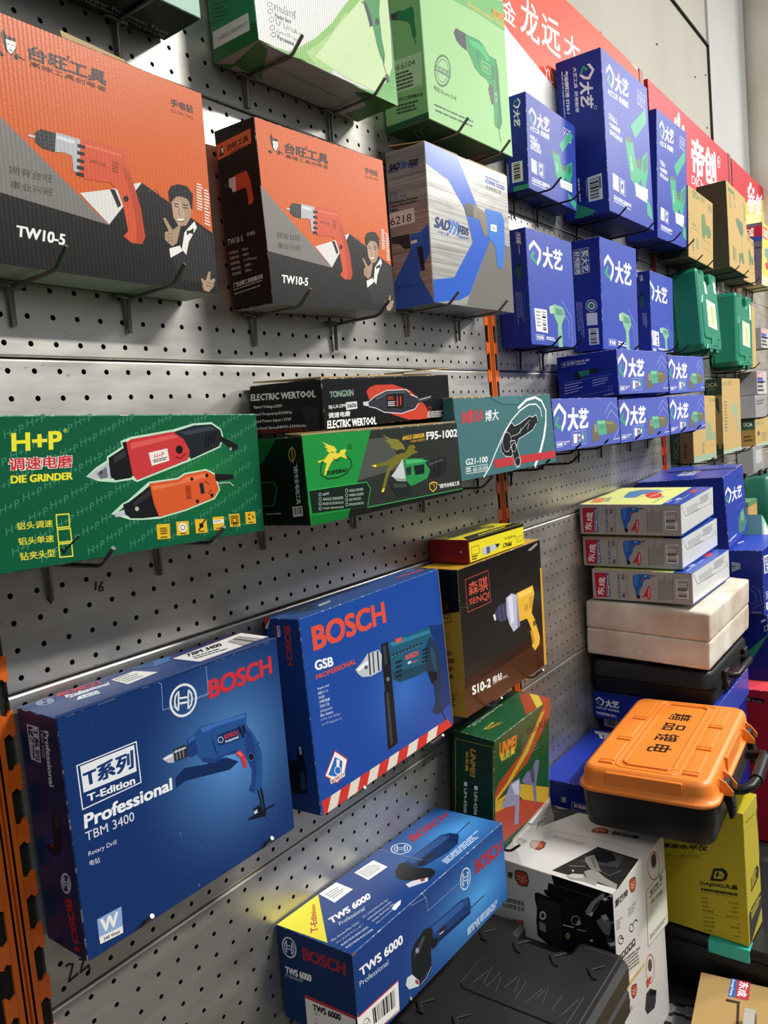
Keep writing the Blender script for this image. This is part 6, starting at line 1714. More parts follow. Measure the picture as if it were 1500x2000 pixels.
def draw(art, face, W, D, H, mb, parts, rough=.34, corr=0):
    f, (FW, FH) = face_map(face, W, D, H); cur = mb; base = 0.
    def nums(s): return [float(x) / 2000 for x in s.split()]
    def pts(s): a = nums(s); return [(a[i], a[i + 1]) for i in range(0, len(a), 2)]
    def put(pl, col, lay):
        off = .10 + lay * .035 + base; vs = [f(u, v, off) for u, v in pl]; m = ink(col, rough, corr)
        if len(pl) <= 4: cur.face(vs, m)
        else: cur.geo(vs, [tuple(t) for t in tessellate_polygon([[Vector((u * FW, v * FH, 0)) for u, v in pl]])], m)
    def stroke(pl, w, closed, col, lay):
        q = [Vector((u * FW, v * FH)) for u, v in pl]; n = len(q); L = []; R = []
        for i in range(n):
            a = q[i - 1] if closed or i else q[i]; c = q[(i + 1) % n] if closed or i < n - 1 else q[i]; ds = [d.normalized() for d in (q[i] - a, c - q[i]) if d.length > 1e-6]
            if not ds: ds = [Vector((1, 0))]
            d = sum(ds, Vector((0, 0))); d = d.normalized() if d.length > 1e-6 else ds[0]; k = w / 2 / max(.5, abs(d.dot(ds[0]))); nn = Vector((-d.y, d.x)) * k
            L.append(q[i] + nn); R.append(q[i] - nn)
        for i in range(n if closed else n - 1):
            j = (i + 1) % n; put([(p.x / FW, p.y / FH) for p in (L[i], L[j], R[j], R[i])], col, lay)
    def bil(q, u, v): return tuple((q[0][k] * (1 - u) + q[1][k] * u) * (1 - v) + (q[3][k] * (1 - u) + q[2][k] * u) * v for k in (0, 1))
    def text(t, col, lay, b, q):
        vs, fs = glyphs(t); off = .10 + lay * .035 + base; m = ink(col, rough, corr)
        w = math.dist((q[0][0] * FW, q[0][1] * FH), (q[1][0] * FW, q[1][1] * FH)); h = math.dist((q[0][0] * FW, q[0][1] * FH), (q[3][0] * FW, q[3][1] * FH))
        bx = b * h / max(w, .1)
        for k, (dx, dy) in enumerate([(0, 0)] if not b else [(bx * c, b * s_) for c, s_ in ((1, .6), (-1, .6), (1, -.6), (-1, -.6), (1, 0), (-1, 0))]):
            cur.geo([f(*bil(q, u * (1 - 2 * bx) + bx + dx, v * (1 - 1.2 * b) + .6 * b + dy), off + k * .004) for u, v in vs], fs, m)
    for line in art.strip().split('\n'):
        it = line.split('|'); k = it[0]
        if k == 'B': cur = MB(); parts.append((it[1], cur)); base = .12; continue
        if k == 'E': cur = mb; base = 0.; continue
        col, lay = it[1], int(it[2])
        if k == 'p': put(pts(it[3]), col, lay)
        elif k == 't': text(it[3].replace('/n', '\n'), col, lay, float(it[4]), pts(it[5]))
        elif k == 'l': stroke(pts(it[5]), float(it[3]), it[4] == '1', col, lay)
        elif k in 'eoh':
            (c, ex, ey) = pts(it[-1]); n = 24 if k == 'h' else int(it[-2]); ci = lambda x, y: (c[0] + ex[0] * x + ey[0] * y, c[1] + ex[1] * x + ey[1] * y)
            lp = [ci(math.cos(2 * math.pi * i / n), math.sin(2 * math.pi * i / n)) for i in range(n)]
            if k == 'e': put(lp, col, lay)
            else: stroke(lp, float(it[3]), True, col, lay)
            if k == 'h':
                w = float(it[3]) * .8
                for sg in (-1, 1):
                    stroke([ci(sg * .38, -.62), ci(sg * .38, .62)], w, False, col, lay); stroke([ci(sg * a, b_) for a, b_ in ((.38, -.62), (.62, -.35), (.68, 0), (.62, .35), (.38, .62))], w, False, col, lay)
                for b_ in (-.16, .16): stroke([ci(-.38, b_), ci(.38, b_)], w, False, col, lay)
        elif k == 'r':
            n, seed, q = int(it[3]), int(it[4]), pts(it[5]); r = random.Random(seed)
            for i in range(n):
                x = 0.; end = r.uniform(.7, 1)
                while x < end:
                    w = min(r.uniform(.06, .2), end - x); put([bil(q, *z) for z in ((x, i / n), (x + w, i / n), (x + w, (i + .55) / n), (x, (i + .55) / n))], col, lay); x += w + .02
        elif k == 'b':
            n, seed, vert, q = int(it[3]), int(it[4]), it[5] == '1', pts(it[6]); r = random.Random(seed); x = 0.
            while x < 1:
                w = r.choice([.5, .5, 1, 1.5]) / n; e = min(1, x + w)
                put([bil(q, *z) for z in (((x, 0), (e, 0), (e, 1), (x, 1)) if vert else ((0, x), (1, x), (1, e), (0, e)))], col, lay); x += w + r.choice([.5, .7, 1]) / n
        elif k == 'hp':                                            # all-over repeat of the letters on the green carton
            for j in range(14):
                for i in range(8):
                    u = i * .148 + (j % 2) * .075 - .03 + j * .006; v = j * .068
                    if -.01 < u < .94: text('H+P', col, 1, 0, [(u, v + .028), (u + .058, v - .012), (u + .058, v + .04), (u, v + .08)])
        elif k == 'bk':                                            # printed brick wall
            for j in range(14):
                put([(.3, .05 + j * .055), (1, .05 + j * .055), (1, .053 + j * .055), (.3, .053 + j * .055)], col, 1)
                for i in range(11):
                    x = .34 + i * .062 + (j % 2) * .031
                    if x < .99: put([(x, .05 + j * .055), (x + .002, .05 + j * .055), (x + .002, .105 + j * .055), (x, .105 + j * .055)], col, 1)

# ------------------------------------------------------------------ cartons
def carton(name, label, cat, pose, faces, arts, group=None, edge=None, rough=.34, wear=.0, mesh_from=None):
    """faces: default colour or dict face -> (hex, kwargs); arts: dict face -> key in ART"""
    cx, cy, cz, W, D, H, yaw, tilt, roll = pose
    rot = Euler((math.radians(tilt), math.radians(roll), math.radians(yaw)), 'YXZ')
    mb = MB(); parts = []; b = .9; vs, fs = chamfer_box(-W / 2, W / 2, -D / 2, D / 2, 0, H, b)
    order = ['L', 'F', 'D', 'R', 'B', 'U']; uv = {}
    base = faces.get('*')
    for i, fc in enumerate(order):
        h, kw = faces.get(fc, base); mb.geo([vs[j] for j in fs[i]], [(0, 1, 2, 3)], card(h, **{**dict(rough=rough, wear=wear), **kw}))
        if fc in 'FLU':
            co = [vs[j] for j in fs[i]]
            uv[i] = [((x + W / 2) / W, z / H) if fc == 'F' else ((D / 2 - y) / D, z / H) if fc == 'L' else ((x + W / 2) / W, 1 - (D / 2 - y) / D) for x, y, z in co]
    mb.geo(vs, fs[6:], card(edge or base[0], edge=True, rough=.6))
    for fc, k in arts.items(): draw(ART[k], fc, W, D, H, mb, parts, rough, faces.get(fc, base)[1].get('corr', 0))
    o = mb.build(name, uv=uv); tag(o, label, cat, group)
    off = rot.to_matrix() @ Vector((0, 0, -H / 2)); o.rotation_mode = 'YXZ'; o.rotation_euler = rot; o.location = P(cx + off.x, cy + off.y, cz + off.z)
    for n, p in parts: p.build(n, o)
    return o
def flap(o, name, pts, t, h, label=None, edge='b79a6c'):
    """a board flap: quad (mm, local) with thickness along its normal"""
    a, b_, c, d = [Vector(p) for p in pts]; n = (b_ - a).cross(d - a).normalized() * t; mb = MB(); q = [a, b_, c, d]; r = [p + n for p in q]
    mb.face(q[::-1], card(h)); mb.face(r, card(h)); e = plain('kraft_edge_' + edge, edge, .9)
    for i in range(4): mb.face([q[i], q[(i + 1) % 4], r[(i + 1) % 4], r[i]], e)
    f = mb.build(name, o)
    if label: f['label'] = label
    return f
POSE = {
'tw_big': (91.345, -31.789, 177.54, 233.82, 52.324, 200.28, 0.6278, 1.3348, 0.78423),
'tw': (389.11, -37.969, 171.25, 240.6, 61.25, 194.47, 1.3099, 1.565, -2.0334),
'white_green': (414.3, -37.865, 483.25, 259.78, 71.039, 270, 0.10918, -0.042069, -0.56724),
'mod6104': (744.06, -41.301, 503.06, 254.93, 73.859, 300, -0.19471, 0.73614, -0.73709),
'sad': (720.95, -40.733, 207.69, 242.02, 68.532, 219.29, -0.49216, 1.7862, -0.5733),
'umei': (115.36, -31.763, 443.7, 205, 59.068, 190, -0.056806, -0.076741, 3.0475e-08),
'hp': (61.932, -49.935, -107.96, 276.54, 90, 119.76, -0.73598, 1.1761, 1.5549),
'wertool': (419.09, -58.6, -41.136, 262.89, 111.21, 56, 0.0079283, 1.9043, -1.4633),
'yuefei': (379.11, -67.924, -124, 304.97, 131.95, 92.778, -0.0015489, 0.074615, -0.41084),
'boda': (684.62, -67.719, -100.9, 303.72, 128, 111.46, -0.12913, -1.4783, -0.59026),
'tbm': (92.435, -38.232, -401.93, 256.24, 64.4, 216.88, -0.95743, 1.0028, -0.37898),
'gsb': (420.08, -35.113, -401.84, 307.23, 54.022, 233.61, 1.4882, -1.0432, -0.0032324),
'senqi': (738.28, -38.265, -400.92, 280.2, 66.291, 224.22, 0.25285, 1.2883, -0.23531),
'impact': (729.73, -37.615, -269.82, 184.41, 69.499, 35.172, 0.43999, 0.50468, 0.18149),
'unmei': (730.76, -48.842, -650.69, 204.83, 73.181, 192.2, 0.80961, 5.3386, 0.18334),
'tws': (415.24, -61.409, -718.99, 353.6, 116.61, 116.27, 0.16209, -0.65512, 1.6652),
'ps25': (1105.2, -26.421, 417.92, 221.12, 43.546, 168.01, 0.04094, 1.7136, 1.1831),
'st64': (1392, -52.17, 487.2, 286.59, 96.144, 315.94, 0.22155, 0.5655, -0.87674),
't50': (1751.6, -47.947, 485.76, 252.5, 76, 295.68, 0.18155, 3.0102, -1.4997),
'dca1': (2004.8, -45.515, 410.87, 250.24, 80, 186.01, -0.092411, 2.0994, 0.86448),
'dca2': (2423.7, -48.018, 464.95, 279.95, 87.877, 258.8, 0.97537, -0.14936, 0.85004),
'dayi1': (1030.5, -32.647, 153.68, 199.48, 57.572, 202.2, -0.060898, 0.99141, -0.34208),
'dayi2': (1372, -36.948, 171.85, 224.23, 61.998, 230.19, 0.029075, 1.9708, -0.98437),
'dayi3': (1770.1, -21.267, 169.17, 193.52, 31.332, 199.01, 0.31121, 1.7726, 0.11032),
'case1': (2051.8, -45.883, 186.02, 208.65, 79.114, 223.34, 0.0070563, -2.3735, 0.25372),
'case2': (2483.9, -46.194, 155.7, 245.01, 79.212, 230.76, 0.75214, 1.2983, -0.44927),
's30': (1282, -78.416, -2.5428, 288.04, 125, 87.881, -1.5421, -0.26314, -0.40404),
's31': (1634.4, -66.74, -2.9568, 288.01, 125, 87.978, -0.65296, -0.81198, -0.80302),
's32': (992.16, -68.37, -96.223, 288.02, 125.08, 88.424, -1.0814, -1.2339, 0.36952),
's33': (1303.8, -68.983, -97.948, 288.03, 125.04, 88.142, -1.7035, -0.15047, -0.12964),
's34': (1627.6, -66.237, -96.56, 288.01, 125.03, 88.148, -0.59662, 0.20982, -0.33727),
'dca3': (2018, -34.369, -144.5, 240.85, 60.883, 187.12, -0.20218, 0.94177, 1.0465),
'dca4': (2404.9, -28.185, -118.78, 245.3, 47.908, 240.59, -0.045362, 1.0175, -0.057116),
'dca5': (2889.2, -25.552, -196.24, 260, 47.009, 105.93, -0.00086961, -0.048897, -0.024878),
'bigblue': (1700.5, -108.66, -335.05, 230, 203.35, 172.48, 1.5138, -1.3267, -2.8716),
'foam': (1374.1, -133.65, -536.63, 332.58, 254.88, 118.24, -0.49936, 2.7472, -0.62551),
'dc3': (1354.2, -131.18, -440.18, 282, 207.87, 64.21, -0.72996, 0.74765, -0.03642),
'dc2': (1368, -107.53, -370.44, 282.02, 208.22, 64.164, 0.37812, 1.2243, -0.59315),
'dc1': (1354.8, -108.47, -298.48, 281.99, 208.15, 63.997, 1.8391, 1.5783, -1.2728),
'blackcase': (1365, -134, -642.5, 300, 258, 70, -0.49936, 1.4897, -0.68755),
'welder': (795, -126, -870, 205, 246, 158, -3.5, 0, 0),
'welder2': (786, -124, -1031.5, 205, 246, 160, -1.5, 0, 0),
'dajing': (1006, -288, -881.5, 84, 160, 236, -3, 0, 0),
'flat': (1080, -103, -881, 270, 200, 236, 0, 0, 0),
'kraft': (798, -437, -1081, 300, 250, 62, 8, 0, 0),
'blue48': (1368, -133, -714, 272, 262, 60, 0, 0, 0),
'blue46': (1392, -128, -929.5, 264, 252, 367, 0, 0, 0),
'blue2': (1725, -144, -506, 250, 282, 154, 0, 0, 0),
'blue3': (1730, -147, -664, 250, 284, 160, 0, 0, 0),
'red': (1655, -166, -928, 240, 326, 366, 0, 0, 0),
'sign1': (1364.5, 11, 610.5, 883, 18, 391, 0, 0, 0),
'sign2': (2325, 11, 610.5, 878, 18, 391, 0, 0, 0),
'sign3': (3262, 11, 610.5, 876, 18, 391, 0, 0, 0),
'dca1b': (2700, -35, 415, 180, 60, 160, 0, 0, 0),
'dcfar': (2981.5, -42.229, 457.88, 220, 69.416, 222.31, -0.32715, 2.6346, 0.5668),
'gr1': (2950, -32, 154, 160, 58, 74, 0, 0, 0),
'gr2': (2850, -32, -13, 170, 58, 84, 0, 0, 0),
'gr3': (2830, -30, -98, 180, 54, 82, 0, 0, 0),
'gr4': (2760, -30, -288, 190, 54, 92, 0, 0, 0),
'kr2': (2690, -32, 150, 170, 58, 220, 0, 0, 0),
'bk1': (2778, -24, -99, 26, 40, 88, 0, 0, 0),
'bk2': (2812, -24, -117, 22, 40, 52, 0, 0, 0),
}

# ------------------------------------------------------------------ the setting: floor, walls, trims
M_wall = plain('painted_board', 'a5a195', .7, h2='9c988c', scale=3, bump=.05, bscale=12)
M_dark = plain('hollow_shade', '15130f', .9)  # near-black colour standing in for shade in the rack's hollows
M_floor = plain('floor_tile', '565250', .4, h2='4d4a47', scale=4)
def slab(name, x0, x1, y0, y1, z0, z1, m, kind='structure', b=0.):
    mb = MB(); mb.box(x0, x1, y0, y1, z0, z1, m, b); o = mb.build(name); o.location = (0, 0, Z0); return tag(o, kind=kind)
slab('floor', -2500, 7000, -5200, 200, -1608, -1588, M_floor)
slab('dimming_slab', -2500, 7000, -2900, -2700, -1588, -120, plain('dimming_slab_dark', '3b3733', .7, h2='57504a', scale=5))  # unseen dark slab, added to dim what the lower panels reflect
slab('wall_back', -2500, 2788, 60, 200, -1588, 2200, M_wall)
slab('wall_far', 2788, 7000, 52, 200, -1588, 2200, plain('painted_plaster', 'adaeab', .7, h2='a6a6a1', scale=2))
slab('trim_1', 2785, 2790, 52, 60, 800, 1204, plain('black_joint', '1b1a18', .7))
slab('trim_2', 1200, 2790, 52, 60, 1201, 1205, plain('black_joint', '1b1a18', .7))
mbp = MB(); skin(mbp, [[(x, y, z) for x, y, _ in rounded(260, 260, 1, 90)(0, 0)] for z in (-1588, 2200)], plain('pillar_paint', 'c9c2b6', .7, h2='b7ab9a', scale=3)); pl = mbp.build('trim_3'); pl.location = (3.5, -.04, Z0); tag(pl, kind='structure')
slab('trim_4', -2500, 7000, -520, 40, -1588, -1114, plain('plinth_steel', '1f1d1b', .6, .2))
for i, (x, z) in enumerate(((1290, 905), (1700, 880), (1730, 1000), (2050, 868), (2180, 1010), (2480, 850), (2600, 1040), (2730, 905), (2745, 1090))):
    mb = MB(); mb.tube([(x, 57, z), (x + 1, 59, z)], 3, plain('screw_head', '3c3a37', .6), 8); o = mb.build('screw'); o.location = (0, 0, Z0); tag(o, 'small dark screw head in the pale wall board above the red signs', 'screw', 'screws in the pale wall board')
lamp_body = plain('lamp_housing', 'e8e8e6', .4)
for i, (p, ln, e) in enumerate(LAMPS):
    r = bpy.data.objects.new('ceiling_lamp', None); COL.objects.link(r); r.location = p; tag(r, 'long white ceiling lamp hanging over the aisle before the rack', 'lamp', 'ceiling lamps over the aisle')
    mb = MB(); mb.box(-ln * 500, ln * 500, -60, 60, 40, 90, lamp_body, 4); mb.build('housing', r)

# ------------------------------------------------------------------ perforated steel panels and slotted uprights
M_steel = None
def steel(m, n, l, b):
    tc = nd(n, 'ShaderNodeTexCoord'); b.inputs['Metallic'].default_value = .88
    mp = nd(n, 'ShaderNodeMapping'); mp.inputs['Scale'].default_value = (2.2, 2.2, 9); l.new(tc.outputs['Object'], mp.inputs[0])
    n1 = nd(n, 'ShaderNodeTexNoise'); n1.inputs['Scale'].default_value = 3.5; n1.inputs['Detail'].default_value = 8; n1.inputs['Roughness'].default_value = .62; l.new(mp.outputs[0], n1.inputs['Vector'])
    r1 = nd(n, 'ShaderNodeValToRGB'); r1.color_ramp.elements[0].position = .3; r1.color_ramp.elements[1].position = .72; r1.color_ramp.elements[0].color = lin('b4b0a8'); r1.color_ramp.elements[1].color = lin('d4d2cb'); l.new(n1.outputs['Fac'], r1.inputs[0])
    n2 = nd(n, 'ShaderNodeTexNoise'); n2.inputs['Scale'].default_value = 95; n2.inputs['Detail'].default_value = 2; l.new(tc.outputs['Object'], n2.inputs['Vector'])
    r2 = nd(n, 'ShaderNodeValToRGB'); r2.color_ramp.elements[0].position = .70; r2.color_ramp.elements[1].position = .76; l.new(n2.outputs['Fac'], r2.inputs[0])
    mu = nd(n, 'ShaderNodeMath', operation='MULTIPLY'); mu.inputs[1].default_value = .45; l.new(r2.outputs[0], mu.inputs[0])
    mx = nd(n, 'ShaderNodeMix', data_type='RGBA'); l.new(mu.outputs[0], mx.inputs[0]); l.new(r1.outputs[0], mx.inputs[6]); mx.inputs[7].default_value = lin('5a544b'); l.new(mx.outputs[2], b.inputs['Base Color'])
    rr = nd(n, 'ShaderNodeMapRange'); rr.inputs[3].default_value = .34; rr.inputs[4].default_value = .48; l.new(n1.outputs['Fac'], rr.inputs[0]); l.new(rr.outputs[0], b.inputs['Roughness'])
    bp = nd(n, 'ShaderNodeBump'); bp.inputs['Strength'].default_value = .06; bp.inputs['Distance'].default_value = .002; l.new(n1.outputs['Fac'], bp.inputs['Height']); l.new(bp.outputs[0], b.inputs['Normal'])
M_steel = mat('galvanised_steel', steel)
BAY = 948.7; ROW = 24.65
def peg_panel(bay, j0, j1, label, seg=10, group=None):
    """one sheet with a grid of round holes; rows j0..j1 counted downward, folded lips above and below"""
    x0 = bay * BAY - 25; nx = 36; z1 = -(j0 - .5) * ROW - 1.4; z0 = -(j1 + .5) * ROW + .2; xa, xb = x0 - 13.5, x0 + 35 * 25 + 22.5
    mb = MB(); m = M_steel; r = 2.6; v = []; f = []
    xs = [xa] + [x0 + 12.5 + 25 * i for i in range(35)] + [xb]; zs = [z1 - 2.2] + [-(j + .5) * ROW for j in range(j0, j1)] + [z0 + 2.2]
    for a in range(nx):
        for q in range(j1 - j0 + 1):
            cx, cz = x0 + 25 * a, -(j0 + q) * ROW; l_, r_, t_, b_ = xs[a], xs[a + 1], zs[q], zs[q + 1]; k = len(v); h = seg // 4 if seg >= 8 else 1; n = 4 * h
            ring = [(cx + r * math.cos(math.pi / 4 + 2 * math.pi * i / n), 0, cz + r * math.sin(math.pi / 4 + 2 * math.pi * i / n)) for i in range(n)]
            v += [(r_, 0, t_), (l_, 0, t_), (l_, 0, b_), (r_, 0, b_)] + ring + [(x, 1.2, z) for x, y, z in ring]
            for s_ in range(4):
                f.append(tuple([k + s_, k + (s_ + 1) % 4] + [k + 4 + ((s_ + 1) * h - i) % n for i in range(h + 1)]))
            f += [(k + 4 + i, k + 4 + (i + 1) % n, k + 4 + n + (i + 1) % n, k + 4 + n + i) for i in range(n)]
    mb.geo(v, f, m)
    prof = [(0, z1 - 2.2), (.8, z1 - .7), (2.2, z1), (14, z1)]; pr2 = [(14, z0), (2.2, z0), (.8, z0 + .7), (0, z0 + 2.2)]
    for pf in (prof, pr2):
        for (ya, za), (yb, zb) in zip(pf, pf[1:]): mb.face([(xa, ya, za), (xb, ya, za), (xb, yb, zb), (xa, yb, zb)], m)
    for x in (xa, xb): mb.face([(x, 0, z1 - 2.2), (x, 14, z1 - 2.2), (x, 14, z0 + 2.2), (x, 0, z0 + 2.2)], m)
    o = mb.build('pegboard_panel'); o.location = (0, 0, Z0); tag(o, label, 'pegboard panel', group); return o
def writing(panel, strokes, w=1.6):
    mb = MB(); m = plain('marker_ink', '17161a', .6)
    for st in strokes: mb.tube([(x, -.3, z) for x, z in st], w / 2, m, 5)
    mb.build('marker_writing', panel)
PN = {}
for bay, names in ((0, ('grey perforated panel behind the white and green drill box', 'grey perforated panel behind the two orange drill boxes', 'grey perforated panel behind the green die grinder box', 'grey perforated panel behind the two big blue drill boxes', 'grey perforated panel behind the long blue grinder box at the bottom')),
                   (1, ('grey perforated panel behind the tall blue nail gun box', 'grey perforated panel behind the tall blue cordless drill boxes', 'grey perforated panel behind the small blue grinder boxes', 'grey perforated panel behind the stack of grey drill boxes', 'grey perforated panel behind the orange and black toolbox')),
                   (2, ('pale perforated panel behind the tall kraft boxes beside the red signs', 'pale perforated panel behind the two green plastic cases', 'pale perforated panel behind the kraft boxes below the green cases', 'pale perforated panel behind the large blue box with the white logo')),
                   (3, ('pale perforated panel behind the yellow fronted box at the right edge', 'pale perforated panel behind the small grey boxes at the right edge', 'pale perforated panel behind the low kraft box at the right edge', 'pale perforated panel behind the standing dark green case'))):
    for k, lb in enumerate(names):
        j0 = -24 + 12 * k; PN[bay, k] = peg_panel(bay, (-16 if bay and k == 0 else j0), j0 + 11, lb, 12 if bay == 0 else 8 if bay == 1 else 4)
arc = lambda cx, cz, rx, rz, a0, a1, n=9: [(cx + rx * math.cos(math.radians(a0 + (a1 - a0) * i / n)), cz + rz * math.sin(math.radians(a0 + (a1 - a0) * i / n))) for i in range(n + 1)]
writing(PN[0, 2], [[(11.2, -212.0), (13.1, -204.9), (11.1, -203.7), (9.0, -206.5), (10.3, -209.6), (13.1, -207.4)]])
writing(PN[0, 2], [[(59.9, -201.1), (58.3, -209.5)]])
writing(PN[0, 2], [[(67.0, -202.9), (62.5, -207.3), (62.7, -211.3), (66.3, -211.2), (66.4, -207.7), (62.9, -207.4)]])
writing(PN[0, 3], [[(-20.5, -547.5), (-17.0, -547.6), (-13.3, -549.6), (-15.8, -555.2), (-19.7, -563.2), (-9.6, -561.2)]], 2.0)
writing(PN[0, 3], [[(-6.6, -549.0), (-2.2, -552.1), (-5.0, -556.8), (-7.5, -561.8), (1.7, -560.2), (2.0, -564.7)]], 2.0)
writing(PN[0, 4], [[(233.2, -657.1), (226.3, -658.9)]], 1.6)
writing(PN[1, 2], [[(1123.8, -6.6), (1128.6, -5.2), (1125.8, -10.7), (1121.1, -15.3), (1129.0, -14.8)]], 1.4)
writing(PN[1, 2], [[(1134.8, -11.5), (1138.6, -12.0), (1135.5, -14.8), (1133.3, -12.6)]], 1.4)
M_or, M_red = plain('orange_enamel', 'dd6a1c', .38, h2='cf5f18', scale=30), plain('red_enamel', 'b5351f', .4)
def upright(xc, w, label, m):
    mb = MB(); z0, z1 = -1114, (640 if xc < 0 else 408); c = w / 2; pitch = 2 * ROW
    for sg in (-1, 1):
        e = sorted((xc + sg * 3, xc + sg * (c - 11))); mb.box(e[0], e[1], -1, 2.4, z0, z1, m); mb.box(xc + sg * 3 - 2, xc + sg * 3 + 2, -1, 3.6, z0, z1, m)
        z = z1
        while z > z0 + pitch:                                          # teeth between the slots
            zb = z - ROW * .95
            mb.prism([(xc + sg * (c - 11.2), z - 1), (xc + sg * (c - 6), z - 4), (xc + sg * (c - 3), z), (xc + sg * c, z), (xc + sg * c, zb + 2), (xc + sg * (c - 3), zb), (xc + sg * (c - 6), zb + 4), (xc + sg * (c - 11.2), zb + 1)], -1, 2.4, m, 'y'); z -= pitch
    mb.box(xc - 4, xc + 4, 2.6, 3.5, z0, z1, m); mb.box(xc - c + 2.5, xc + c - 2.5, 4, 30, z0, z1, M_dark)  # black plate behind the slots paints the shade inside them
    o = mb.build('rack_upright'); o.location = (0, 0, Z0); tag(o, label, 'rack upright'); return o
upright(-58, 42, 'orange slotted steel upright at the lower left edge', M_or)
upright(BAY - 57.5, 40, 'orange slotted steel upright between the left and right panels', M_or)
upright(2 * BAY - 57.5, 40, 'red slotted steel upright beside the small blue grinder boxes', M_red)
upright(3 * BAY - 57.5, 40, 'red slotted steel upright beyond the green plastic cases', M_red)
slab('hollow_shade_sheet', -2400, 6900, 36, 42, -1114, 620, M_dark)  # added black sheet, painted shade behind the panel holes

# ------------------------------------------------------------------ sign boards above the rack
def sign(key, label, face, art, name='shop_sign'):
    return carton(name, label, 'sign', POSE[key], {'*': face}, {'F': art}, edge=face[0], rough=.45)
sign('sign1', 'orange red sign board with white lettering above the blue nail gun boxes', ('e5e6e4', {}), 'sign1')
sign('sign2', 'plain red sign board with white lettering above the kraft boxes', ('b81f2d', {}), 'sign2')
sign('sign3', 'red and yellow sign board at the right edge', ('b81f2d', {}), 'sign3')
for x, lb in ((1832, 'dark red edge strip beside the orange red sign board'), (2789, 'dark red edge strip between the two red sign boards')):
    mb = MB(); mb.box(-15, 15, 1, 24, 410, 812, plain('dark_red_strip', '8a1f22', .45), 2); o = mb.build('sign_strip'); o.location = (x * MM, 0, Z0); tag(o, lb, 'sign strip')

# ------------------------------------------------------------------ cartons hung on the rack
W_ = {}
def add(key, *a, **k): W_[key] = carton(*(a[:3] + (POSE[key],) + a[3:]), **k)
BX = 'cardboard box'
cf = {'corr': 78}
add('tw_big', 'drill_box', 'large orange and black drill box with a printed man at the upper left edge', BX, {'*': ('cf5e1e', cf), 'D': ('c9c4bc', {}), 'L': ('161616', {}), 'U': ('2a2520', {})}, {'F': 'tw_F', 'L': 'tw_L'}, edge='3a2a20', rough=.32)
add('tw', 'drill_box', 'orange and black drill box with its black spec side showing, left of the silver box', BX, {'*': ('cf5e1e', cf), 'D': ('b9b4ac', {}), 'L': ('141414', {}), 'U': ('1a1714', {})}, {'F': 'tw_F', 'L': 'tw_L'}, edge='2a211b', rough=.42)
add('white_green', 'drill_box', 'white and lime green drill box cut off by the top edge', BX, {'*': ('c9cac5', {'rough': .3, 'corr': 78}), 'L': ('2b8c5a', {}), 'D': ('b7b3ab', {})}, {'F': 'wg_F', 'L': 'wg_L', 'D': 'wg_D'}, edge='7aa86a', rough=.3)
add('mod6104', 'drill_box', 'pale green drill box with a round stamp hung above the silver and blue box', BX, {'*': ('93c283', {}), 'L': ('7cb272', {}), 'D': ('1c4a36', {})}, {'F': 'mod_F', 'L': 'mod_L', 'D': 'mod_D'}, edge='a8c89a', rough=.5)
add('sad', 'drill_box', 'silver and blue drill box with a large blue hexagon', BX, {'*': ('7f7e7a', {'rough': .36, 'brush': 'b2b1ad'}), 'U': ('a8895c', {})}, {'F': 'sad_F', 'L': 'sad_L'}, edge='a8a59c', rough=.26)
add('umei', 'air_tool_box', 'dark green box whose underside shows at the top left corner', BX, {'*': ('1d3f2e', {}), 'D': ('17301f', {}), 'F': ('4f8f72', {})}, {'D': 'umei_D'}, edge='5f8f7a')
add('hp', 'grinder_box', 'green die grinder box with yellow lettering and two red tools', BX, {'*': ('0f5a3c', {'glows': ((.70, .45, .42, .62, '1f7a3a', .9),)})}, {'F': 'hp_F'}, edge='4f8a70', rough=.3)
add('wertool', 'grinder_box', 'black electric tool box with a red oval on top of the green grinder box', BX, {'*': ('18181b', {'corr': 70}), 'U': ('5a4630', {})}, {'F': 'wert_F', 'L': 'wert_L'}, edge='3a352f', rough=.3)
add('yuefei', 'grinder_box', 'green and black angle grinder box with a yellow winged horse', BX, {'*': ('2a2e2a', {}), 'L': ('101712', {}), 'U': ('8a744e', {})}, {'F': 'yue_F', 'L': 'yue_L'}, edge='3a4a3c', rough=.3)
add('boda', 'grinder_box', 'teal angle grinder box with white sweeping curves and a red stripe', BX, {'*': ('3f6c70', {'corr': 70}), 'U': ('4a6a68', {})}, {'F': 'boda_F', 'L': 'boda_L'}, edge='35585a', rough=.4)
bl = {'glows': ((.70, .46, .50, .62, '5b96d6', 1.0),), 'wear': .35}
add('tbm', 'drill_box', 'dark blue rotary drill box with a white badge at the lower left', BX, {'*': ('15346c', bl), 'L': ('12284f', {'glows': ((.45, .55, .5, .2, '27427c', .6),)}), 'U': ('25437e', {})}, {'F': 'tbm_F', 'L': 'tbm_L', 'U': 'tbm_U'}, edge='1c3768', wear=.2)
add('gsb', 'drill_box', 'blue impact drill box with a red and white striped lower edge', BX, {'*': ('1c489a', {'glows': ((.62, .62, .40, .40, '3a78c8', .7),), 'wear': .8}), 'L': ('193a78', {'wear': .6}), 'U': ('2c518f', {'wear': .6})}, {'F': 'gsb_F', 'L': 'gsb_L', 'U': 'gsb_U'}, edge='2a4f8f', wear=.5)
add('senqi', 'drill_box', 'black and yellow drill box with a red square stamp', BX, {'*': ('15120f', {'rough': .22}), 'L': ('15120f', {}), 'U': ('d2a437', {})}, {'F': 'sen_F', 'L': 'sen_L'}, edge='6a5424', rough=.25)
add('impact', 'bit_box', 'flat yellow bit box with a red tin end lying on the black drill box', BX, {'*': ('e0d22a', {}), 'L': ('8d1a1c', {'rough': .3})}, {'F': 'imp_F', 'U': 'imp_U'}, edge='8a7a20', rough=.3)
